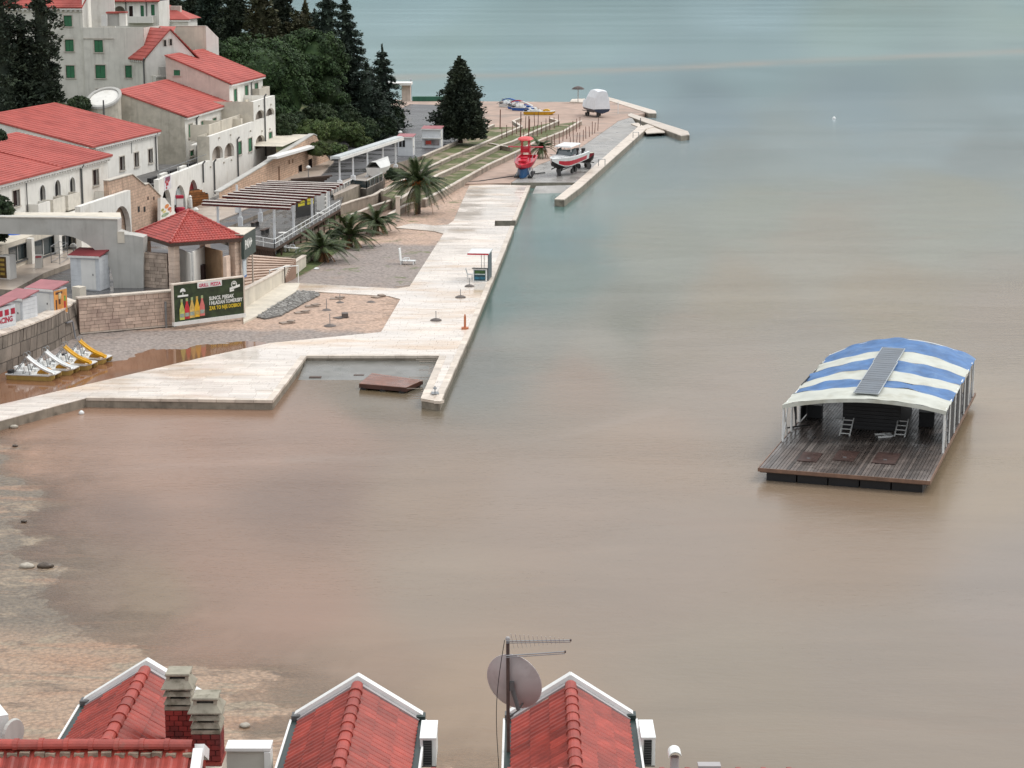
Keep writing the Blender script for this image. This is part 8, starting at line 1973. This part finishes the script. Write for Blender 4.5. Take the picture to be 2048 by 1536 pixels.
for k in range(9):
    r_ = rd*k/8; rings.append([dc + s1*(r_*.97*math.cos(a)) + s2*(r_*1.05*math.sin(a)) + ax*(.13*(k/8)**2-.1) for a in [2*math.pi*i/32 for i in range(32)]])
mb = MB(); mb.loft(rings, caps=False); mb.loft([[p+ax*.012 for p in r] for r in rings], caps=False); mb.build('reflector', M('grey_pink_dish_back', (.4, .36, .355), .5, .08, 2, c2=(.33, .29, .28), c2s=1.5), dsh, smooth=True)
mb = MB(); rim = rings[-1]+[rings[-1][0]]
mb.path([p+ax*.006 for p in rim], .009, 5); mb.build('rim', M('dish_rim', (.5, .45, .44), .4), dsh)
lo_ = PY(1037, 1420, ym+.0); hi_ = PY(1024, 1376, ym+.03); mb = MB(); mb.tube(hi_, lo_, .035, 6); mb.box(hi_-Vector((0, 0, .03)), (.07, .1, .14)); mb.build('bracket', PIPE, dsh)
mb = MB(); mb.tube(lo_, lo_+ax*.55, .014, 6); mb.tube(lo_, PY(1010, 1440, ym), .012, 6); mb.build('feed_arm', PIPE, dsh)
cb2 = thing('dish_cable', 'thin dark cable hanging from the aerial mast down to the roof', 'cable', (b_.x, ym, b_.z)); mb = MB(); pts = []
for k in range(15): t_ = k/14; pts.append(Vector((b_.x-.06-.1*math.sin(t_*math.pi*1.2)-.14*t_**2, ym-.03, ztop+(b_.z-.3-ztop)*t_)))
mb.path(pts, .006, 5); mb.build('cable', DARKP, cb2)
# the slope the near houses stand on
mb = MB(); mb.quad((-14, 10, 12), (14, 10, 12), (14, 36, 11), (-14, 36, 11)); mb.quad((-14, 36, 11), (14, 36, 11), (14, 47, .4), (-14, 47, .4)); struct('slope', mb, HILL)

# ================================================================== TREES AND SHRUBS
def foliage_mat(name, c, c2, rough=.65):
    m, nt, N, L, b = nodes(name)
    g = N.new('ShaderNodeNewGeometry')
    c_ = mixc(nt, rng_(nt, noise(nt, g.outputs['Position'], .55, 4), .35, .68), c, c2)
    c_ = mixc(nt, 1.0, c_, rng_comb(nt, g.outputs['Random Per Island'], .45, 1.6), 'MULTIPLY')
    oi = N.new('ShaderNodeObjectInfo'); c_ = mixc(nt, 1.0, c_, rng_comb(nt, oi.outputs['Random'], .85, 1.15), 'MULTIPLY')
    L.new(c_, b.inputs['Base Color']); b.inputs['Roughness'].default_value = rough; b.inputs['Specular IOR Level'].default_value = .25
    return m
CYP = foliage_mat('dark_cypress_green', (.028, .04, .028), (.046, .06, .036)); SPR = foliage_mat('spruce_green', (.026, .042, .032), (.046, .066, .044)); PIN = foliage_mat('stone_pine_green', (.025, .05, .018), (.05, .086, .028))
OLV = foliage_mat('olive_brown_green', (.055, .062, .03), (.08, .074, .038)); BSH = foliage_mat('bush_green', (.042, .07, .02), (.08, .105, .032)); GRN = foliage_mat('dark_bush_green', (.022, .04, .018), (.04, .06, .024))
BARK = M('dark_bark', (.06, .042, .03), .9, .3, 4, stretch=(3, 3, 1), bump=.8, bs=6); PBARK = M('palm_bark', (.075, .05, .035), .9, .35, 6, bump=1, bs=5)
def leaf_mesh(name, C, D, ln, wd, mat, core=None, Nr=None):
    n = len(C); D = D/np.linalg.norm(D, axis=1)[:, None]
    rv = rng.normal(size=(n, 3)) if Nr is None else Nr; B = np.cross(D, rv); B /= np.linalg.norm(B, axis=1)[:, None]+1e-9
    l = (ln*rng.uniform(.6, 1.35, n))[:, None]; w = (wd*rng.uniform(.6, 1.35, n))[:, None]
    bow = np.cross(D, B)*l*rng.uniform(-.2, .2, (n, 1))
    V = np.stack([C - D*l*.5 , C + B*w*.5 + bow, C + D*l*.5, C - B*w*.5 + bow], 1).reshape(-1, 3)
    F = np.arange(4*n).reshape(-1, 4)
    v = V.tolist(); f = F.tolist()
    if core: k = len(v); v += core.v; f += [tuple(i+k for i in q) for q in core.f]
    me = bpy.data.meshes.new(name); me.from_pydata(v, [], f); me.update(); me.materials.append(mat); return me
def trunk(mb, base, h, r, limbs=0, spread=1.0, seed=0):
    q = random.Random(seed); p = Vector(base); n = 5; pts = [p + Vector((q.uniform(-.1, .1)*r*3*(i > 0), q.uniform(-.1, .1)*r*3*(i > 0), h*i/n)) for i in range(n+1)]
    for i in range(n): mb.tube(pts[i], pts[i+1], r*(1-.75*i/n)*(1.35 if i == 0 else 1), 8, r*(1-.75*(i+1)/n))
    for k in range(limbs):
        f = q.uniform(.35, .95); s_ = p + Vector((0, 0, h*f)); a = q.uniform(0, 6.28); e = s_ + Vector((math.cos(a)*spread, math.sin(a)*spread, spread*q.uniform(.2, .8))); mb.tube(s_, e, r*.32, 6, r*.08)
def tree_thing(name, label, base, group, foliage, mat_, tr):
    t = thing(name, label, 'tree' if 'shrub' not in name else 'shrub', base, group)
    me = foliage; me.transform(Matrix.Translation(-Vector(base))); reg(link('crown', me, t))
    if tr is not None: tr.build('trunk', BARK, t)
    return t
def conifer(label, base, top, rad, mat, n=5200, low=.04, prof=None, tiers=0, lean=0.0, name='conifer_tree', group='conifers behind the seafront', ls=1.0, trunk_h=None, seed=1):
    b = Vector(base); H = top-b.z; q = np.random.default_rng(seed)
    prof = prof or (lambda t: (1-t)**.8*(.55+.45*min(1, t*6)))
    ph = q.random(8)*6.28
    n = int(n*2.3); nb = max(60, int(n/34)); tt = low + (1-low)*(1-q.random(nb)**.62)
    a = q.random(nb)*6.283
    if tiers: tt = np.round(tt*tiers + q.normal(0, .17, nb))/tiers; tt = np.clip(tt, low, .985)
    R_ = np.array([prof(t) for t in tt])*rad*(1+.16*np.sin(a*3+ph[0]+tt*9)+.12*np.sin(a*5+ph[1]-tt*14)+.12*q.normal(0, 1, nb))
    R_ = np.maximum(R_, .08)
    tipx = np.cos(a)*R_; tipy = np.sin(a)*R_; C = []; D = []
    per = max(8, n//nb)
    for k in range(nb):
        s_ = q.random(per)**.6; droop = -.22*R_[k]*s_**2 + (.2*R_[k]*s_ if not tiers else .05*R_[k]*s_)
        sp = .10+.16*R_[k]*(1.05-s_)
        x = tipx[k]*s_ + q.normal(0, 1, per)*sp; y = tipy[k]*s_ + q.normal(0, 1, per)*sp; z = tt[k]*H + droop + q.normal(0, 1, per)*.22*ls
        C.append(np.stack([x, y, z], 1)); D.append(np.stack([tipx[k]+q.normal(0, .5, per)*R_[k], tipy[k]+q.normal(0, .5, per)*R_[k], q.normal(-.1 if tiers else .35, .45, per)*R_[k]+.02], 1))
    C = np.concatenate(C); D = np.concatenate(D); C[:, 0] += lean*C[:, 2]; C += np.array(b)
    Nr = np.stack([q.normal(0, .5, len(C)), q.normal(0, .5, len(C)), np.full(len(C), 1.0 if tiers else .55)], 1)
    Nr[:, :2] += (0 if tiers else .6)*D[:, :2]/(np.linalg.norm(D[:, :2], axis=1)[:, None]+1e-6); Nr = np.concatenate([Nr, q.normal(size=(40, 3))])
    spire = np.stack([q.normal(0, .07, 40)+lean*H, q.normal(0, .07, 40), H*(.93+.09*q.random(40))], 1)+np.array(b); C = np.concatenate([C, spire]); D = np.concatenate([D, np.tile([0, 0, 1.0], (40, 1))+q.normal(0, .3, (40, 3))])
    core = MB(); core.lathe([(max(.03, prof(t)*rad*.42), t*H) for t in np.linspace(low, .93, 9)], b, 9)
    if lean: core.v = [(x+lean*(z-b.z), y, z) for x, y, z in core.v]
    me = leaf_mesh('crown', C, D, .66*ls, .32*ls, mat, core, Nr)
    tr = MB(); trunk(tr, b, H*.8, max(.12, rad*.07), 0); return tree_thing(name, label, b, group, me, mat, tr)
def blob_tree(label, base, crowns, mat, n=4200, lob=1.0, name='stone_pine', group=None, trunk_r=.25, ls=1.0, seed=1, up_bias=.35, under=-.25):
    """crowns: list of (centre, rx, ry, rz) covered with rounded leaf clumps"""
    b = Vector(base); q = np.random.default_rng(seed); C = []; D = []; NN = []; core = MB()
    for (c, rx, ry, rz) in crowns:
        m_ = max(10, int(4*math.pi*((rx*ry+rx*rz+ry*rz)/3)/(lob*lob*1.7)))
        d = q.normal(size=(m_*2, 3)); d /= np.linalg.norm(d, axis=1)[:, None]; d = d[d[:, 2] > under][:m_]
        rs = lob*q.uniform(.6, 1.25, len(d)); per = max(40, int(2.6*n/len(crowns)/len(d)))
        for k in range(len(d)):
            o = np.array(c) + d[k]*np.array([rx, ry, rz])*q.uniform(.82, 1.0)
            e = q.normal(size=(per, 3)) + d[k]*1.1 + np.array([0, 0, up_bias]); e /= np.linalg.norm(e, axis=1)[:, None]
            C.append(o + e*rs[k]*q.uniform(.6, 1.0, (per, 1))*np.array([1, 1, .8])); nr_ = e + q.normal(0, .38, (per, 3)); NN.append(nr_); D.append(np.cross(nr_, q.normal(size=(per, 3))) + e*.25)
        rings = []
        for j in range(7):
            th = math.pi*(j+.15)/6.3; rings.append([(c[0]+rx*.74*math.sin(th)*math.cos(a), c[1]+ry*.74*math.sin(th)*math.sin(a), c[2]+rz*.74*math.cos(th)) for a in [-i*math.pi/6 for i in range(12)]])
        core.loft(rings)
    me = leaf_mesh('crown', np.concatenate(C), np.concatenate(D), .42*ls, .3*ls, mat, core, np.concatenate(NN))
    tr = None
    if trunk_r:
        tr = MB(); cz = sum(c[0][2] for c in crowns)/len(crowns)
        trunk(tr, b, max(.5, cz-b.z), trunk_r, 5, spread=crowns[0][1]*.5, seed=seed)
    return tree_thing(name, label, b, group, me, mat, tr)
def hz(x, y): return float(hill_z(np.array([x]), np.array([y]))[0])
def at_Y(px, Y, z=None): 
    q = PY(px, 400, Y); x = q.x; return Vector((x, Y, hz(x, Y)-.2 if z is None else z))
GC = 'tall conifers behind the seafront road'
def con(px, Y, pyt, hw, label, mat=CYP, **k):
    b = at_Y(px, Y, k.pop('z', None)); return conifer(label, b, VZ(Y, pyt), hw/FPX*Y*1.02, mat, **k)
col_prof = lambda t: min(1, t*5+.5)*(1-max(0, (t-.55)/.45)**2.2*.9)
con(8, 231, -95, 125, 'broad dark cypress in the top left corner, left of the columnar one', n=9000, prof=lambda t: (1-t)**.72, ls=.8, group=GC, seed=2, z=5)
con(58, 233, 40, 78, 'lower right part-grown cypress between the two big ones at top left', CYP, n=5200, ls=.75, prof=lambda t: (1-t)**.6, group=GC, seed=3, z=5)
con(99, 232, -70, 34, 'narrow columnar cypress in front of the green-shuttered house', n=6500, prof=col_prof, ls=.7, group=GC, seed=4, z=5)
con(703, 305, -2, 84, 'tall spruce with sharp spire at the edge of the grove, nearest the sea', SPR, n=9000, tiers=17, ls=.9, group=GC, seed=5, prof=lambda t: (1-t)**.85, name='spruce_tree', lean=-.025)
con(768, 318, 93, 54, 'shorter spruce at the sea end of the grove beside the road bend', SPR, n=6200, tiers=13, ls=.85, group=GC, seed=6, prof=lambda t: (1-t)**.7, name='spruce_tree')
con(735, 300, 128, 66, 'low spruce filling the front of the grove below the tall spire', SPR, n=5000, tiers=10, ls=.85, group=GC, seed=7, prof=lambda t: (1-t)**.55, name='spruce_tree')
con(660, 332, -45, 64, 'tall spruce just left of the sharp spired one', SPR, n=6500, tiers=15, ls=.95, group=GC, seed=8, prof=lambda t: (1-t)**.7, name='spruce_tree')
con(618, 345, 5, 40, 'brownish conifer behind the stone pines, left of the tall spruce', OLV, n=4200, ls=1, group=GC, seed=9)
con(636, 350, 22, 30, 'thin dark conifer peeping over the stone pines', CYP, n=3000, ls=.95, group=GC, seed=10)
con(570, 340, -40, 44, 'dark conifer at the top edge above the stone pine', CYP, n=5200, ls=1, group=GC, seed=11, prof=lambda t: (1-t)**.55)
con(530, 330, -60, 46, 'olive tinted conifer at the top edge, second of the back row', OLV, n=5200, ls=1, group=GC, seed=12, prof=lambda t: (1-t)**.55)
con(478, 335, -50, 46, 'dark conifer at the top edge above the beige gable house', CYP, n=5200, ls=1, group=GC, seed=13, prof=lambda t: (1-t)**.55)
con(432, 345, -60, 44, 'leftmost conifer of the back row, behind the far cottage', SPR, n=5200, ls=1, group=GC, seed=14, prof=lambda t: (1-t)**.55)
con(395, 352, -40, 44, 'dark conifer right above the far cottage roof', CYP, n=4200, ls=1, group=GC, seed=15, prof=lambda t: (1-t)**.55)
con(600, 338, 25, 46, 'rounded brown-green conifer between stone pines and back row', OLV, n=4200, ls=1, group=GC, seed=16, prof=lambda t: (1-t)**.4)
con(350, 358, -30, 40, 'dark conifer half hidden at the top edge over the white house', CYP, n=3600, ls=1, group=GC, seed=17, prof=lambda t: (1-t)**.55)
b = P(921, 286, 2.45); conifer('lone dark cypress standing between road and terraces', (b.x, b.y, b.z), VZ(b.y, 117), 52/FPX*b.y, CYP, n=11000, low=.07, prof=lambda t: (1-max(0, t-.2)/.8)**.66*min(1, .66+t*1.75), name='lone_cypress', group=None, ls=.8, seed=20)
def crown(px, py, Y, rxp, rzp, ry=None):
    c = PY(px, py, Y); s_ = Y/FPX; return ((c.x, c.y, c.z), rxp*s_, (ry or rxp)*s_, rzp*s_)
b = at_Y(530, 282)
blob_tree('broad stone pine with rounded green crown beside the apartment house', b, [crown(520, 150, 282, 88, 74), crown(468, 128, 281, 48, 46), crown(575, 190, 281, 42, 66), crown(545, 235, 279, 44, 46)], PIN, n=15000, lob=1.15, trunk_r=.4, ls=.85, seed=31, group='stone pines of the grove')
b = at_Y(650, 296)
blob_tree('second stone pine behind the broad one, beside the spruces', b, [crown(632, 128, 296, 58, 62), crown(655, 190, 294, 36, 60), crown(598, 110, 297, 44, 42)], PIN, n=10000, lob=1.15, trunk_r=.35, ls=.85, seed=32, group='stone pines of the grove')
SHR = [(622, 265, 268, 32, 24, BSH, 'pale green shrub above the stone canopy wall'), (665, 262, 272, 30, 26, BSH, 'rounded shrub in the middle of the roadside bank'), (700, 268, 275, 26, 22, BSH, 'light green shrub beside the spruces on the bank'),
       (590, 255, 270, 28, 30, GRN, 'dark shrub at the foot of the broad stone pine'), (640, 235, 285, 34, 26, GRN, 'dark shrub below the second stone pine'), (730, 262, 290, 26, 24, GRN, 'dark shrub under the low spruce'), (765, 255, 300, 26, 26, GRN, 'dark shrub where the bank meets the road bend'),
       (568, 262, 262, 22, 30, GRN, 'shrub beside the end of the apartment house'), (690, 240, 292, 30, 30, GRN, 'tall dark shrub between pine and spruce'), (790, 240, 318, 16, 24, GRN, 'small dark shrub at the road bend edge'),
       (158, 212, 228, 18, 14, GRN, 'small dark shrub left of the round tower'), (665, 300, 262, 26, 10, BSH, 'low ground shrub beside the canopy frame'), (640, 300, 258, 22, 12, BSH, 'low shrub at the end of the stone wall'), (720, 285, 276, 24, 10, BSH, 'low bright shrub along the road edge')]
LOWP = [(586, 532, 192, 16, 9, 'low weedy shrub on the slope beside the beach stair'), (604, 520, 194, 15, 9, 'low green shrub behind the leftmost short palm'), (618, 508, 198, 16, 8, 'low shrub on the planted slope below the deck'), (572, 548, 187, 12, 7, 'small weed clump at the foot of the stair wall'), (668, 470, 208, 15, 8, 'low shrub under the deck stilts behind the middle palm'), (700, 440, 216, 14, 7, 'low shrub under the far end of the deck'), (790, 352, 246, 18, 14, 'bushy plant at the end of the glass railing by the tall palm')]
for i, (px, py, Y, rx, rz, lab) in enumerate(LOWP):
    c = crown(px, py, Y, rx, rz); b = Vector((c[0][0], Y, c[0][2]-c[3]*.8)); blob_tree(lab, b, [c], BSH if i % 2 else GRN, n=700, lob=.3, name='low_shrub', trunk_r=0, ls=.45, seed=90+i, group='low plants along the beach edge', under=-.3)
for i, (px, py, Y, rx, rz, m_, lab) in enumerate(SHR):
    c = crown(px, py, Y, rx, rz); b = Vector((c[0][0], Y, c[0][2]-c[3]*.9)); blob_tree(lab, b, [c], m_, n=1500, lob=.5, name='shrub', trunk_r=0, ls=.62, seed=50+i, group='shrubs on the roadside bank', under=-.6)
# the leafy branch ends in front of the hotel at the left edge
blob_tree('small dark tree at the left edge in front of the footbridge', P(-5, 560, RZ), [crown(2, 432, 170, 26, 36), crown(-22, 470, 170, 36, 30)], GRN, n=2600, lob=.38, name='small_tree', trunk_r=.12, ls=.55, seed=80)
blob_tree('twig of a tree reaching in at the left edge over the hotel roof', P(-40, 470, RZ), [crown(-8, 276, 168, 16, 14)], GRN, n=700, lob=.3, name='leaning_tree', trunk_r=.1, ls=.5, seed=81)
# ---- palms: each frond a part of its own
PALM = foliage_mat('palm_green', (.03, .05, .016), (.06, .078, .03), .5); PALMD = foliage_mat('dry_palm_brown', (.14, .07, .028), (.2, .1, .04), .7); DATE = M('orange_date_cluster', (.42, .13, .025), .6, .3, 4)
def frond_mesh(L, sag, rise, mat, n=16, ll=.5):
    mb = MB(); pts = []
    for i in range(n+1):
        t_ = i/n; pts.append(Vector((L*(t_-.12*t_**2), 0, L*(rise*t_ - sag*t_**2))))
    for i in range(n):
        mb.tube(pts[i], pts[i+1], .035*(1-.8*i/n), 4)
    for i in range(2, n*2+1):
        t_ = i/(2*n); k = min(n-1, int(t_*n)); p = pts[k].lerp(pts[k+1], t_*n-k); d = (pts[k+1]-pts[k]).normalized(); l = ll*math.sin(math.pi*min(1, .18+t_*.82))**.7
        for sg in (-1, 1):
            e = p + d*l*.75 + Vector((0, sg*l*.62, -l*.28)); w = Vector((0, 0, .0)) + d*.055
            mb.poly([p-w, p+w, e])
    return mb.mesh('frond', mat)
FR = {}
def palm(label, base, th, tr, L, nf, seed, dates=False, low=-.35, dry=4):
    t = thing('palm_tree', label, 'palm', base, 'date palms along the beach'); q = random.Random(seed); b = Vector(base)
    mb = MB(); n = 9
    for i in range(n): mb.tube(b+up*(th*i/n-.1), b+up*(th*(i+1)/n-.1), tr*(1.12-.03*i), 10, tr*(.92-.03*i))
    mb.build('trunk', PBARK, t)
    c = b+up*(th-.05)
    key = round(L, 1)
    if key not in FR: FR[key] = [frond_mesh(L*a, s_, r_, PALM, ll=L*.24) for a, s_, r_ in ((1, .55, .55), (.95, .75, .6), (1.05, .9, .45), (.9, .4, .75), (1, 1.0, .3))] + [frond_mesh(L*.85, 1.0, .05, PALMD, ll=L*.2)]
    for k in range(nf):
        f = k/nf; el = .95 - 1.35*f + q.uniform(-.12, .12); az = k*2.39996+q.uniform(-.2, .2)
        me = FR[key][5] if k >= nf-dry else FR[key][q.randrange(5)]
        m = Matrix.Translation(c) @ Matrix.Rotation(az, 4, 'Z') @ Matrix.Rotation(-el*.85, 4, 'Y') @ Matrix.Rotation(q.uniform(-.3, .3), 4, 'X')
        link('frond', me, t, m)
    mb = MB(); mb.lathe([(tr*.8, -.5), (tr*1.3, -.1), (tr*.9, .3), (.05, .5)], c, 10); mb.build('crown_shaft', PBARK, t)
    if dates:
        for k in range(9):
            a = k*.7+.3; r_ = q.uniform(.7, 1.3); a = -math.pi*(.02+.96*k/8); p = c + Vector((math.cos(a)*r_*1.1, math.sin(a)*r_*1.1-.1, q.uniform(.15, .6))); mb = MB(); mb.tube(c, p, .04, 5)
            for j in range(22): mb.lathe([(.02, -.06), (.07, 0), (.02, .06)], p+Vector((q.gauss(0, .2), q.gauss(0, .2), q.gauss(-.1, .16))), 5)
            mb.build('date_cluster', DATE, t)
    return t
b = P(836, 428, .5); palm('tall date palm with orange fruit clusters on the gravel by the path', b, VZ(b.y, 368)-b.z, .32, 3.9, 84, 1, True)
for (px, py), lab, L, sd_ in [((645, 524), 'short palm nearest the beach stair, leftmost of three', 3.3, 2), ((699, 496), 'short palm in the middle of the three on the gravel', 3.5, 3), ((752, 468), 'short palm beside the paved path, rightmost of three', 3.2, 4)]:
    b = P(px, py, .5); palm(lab, b, 1.15, .36, L, 40, sd_, dry=6)
b = P(1082, 306, 1.45); palm('low spreading palm behind the red tower boat', b, .7, .2, 2.6, 30, 5, low=-.5, dry=5)
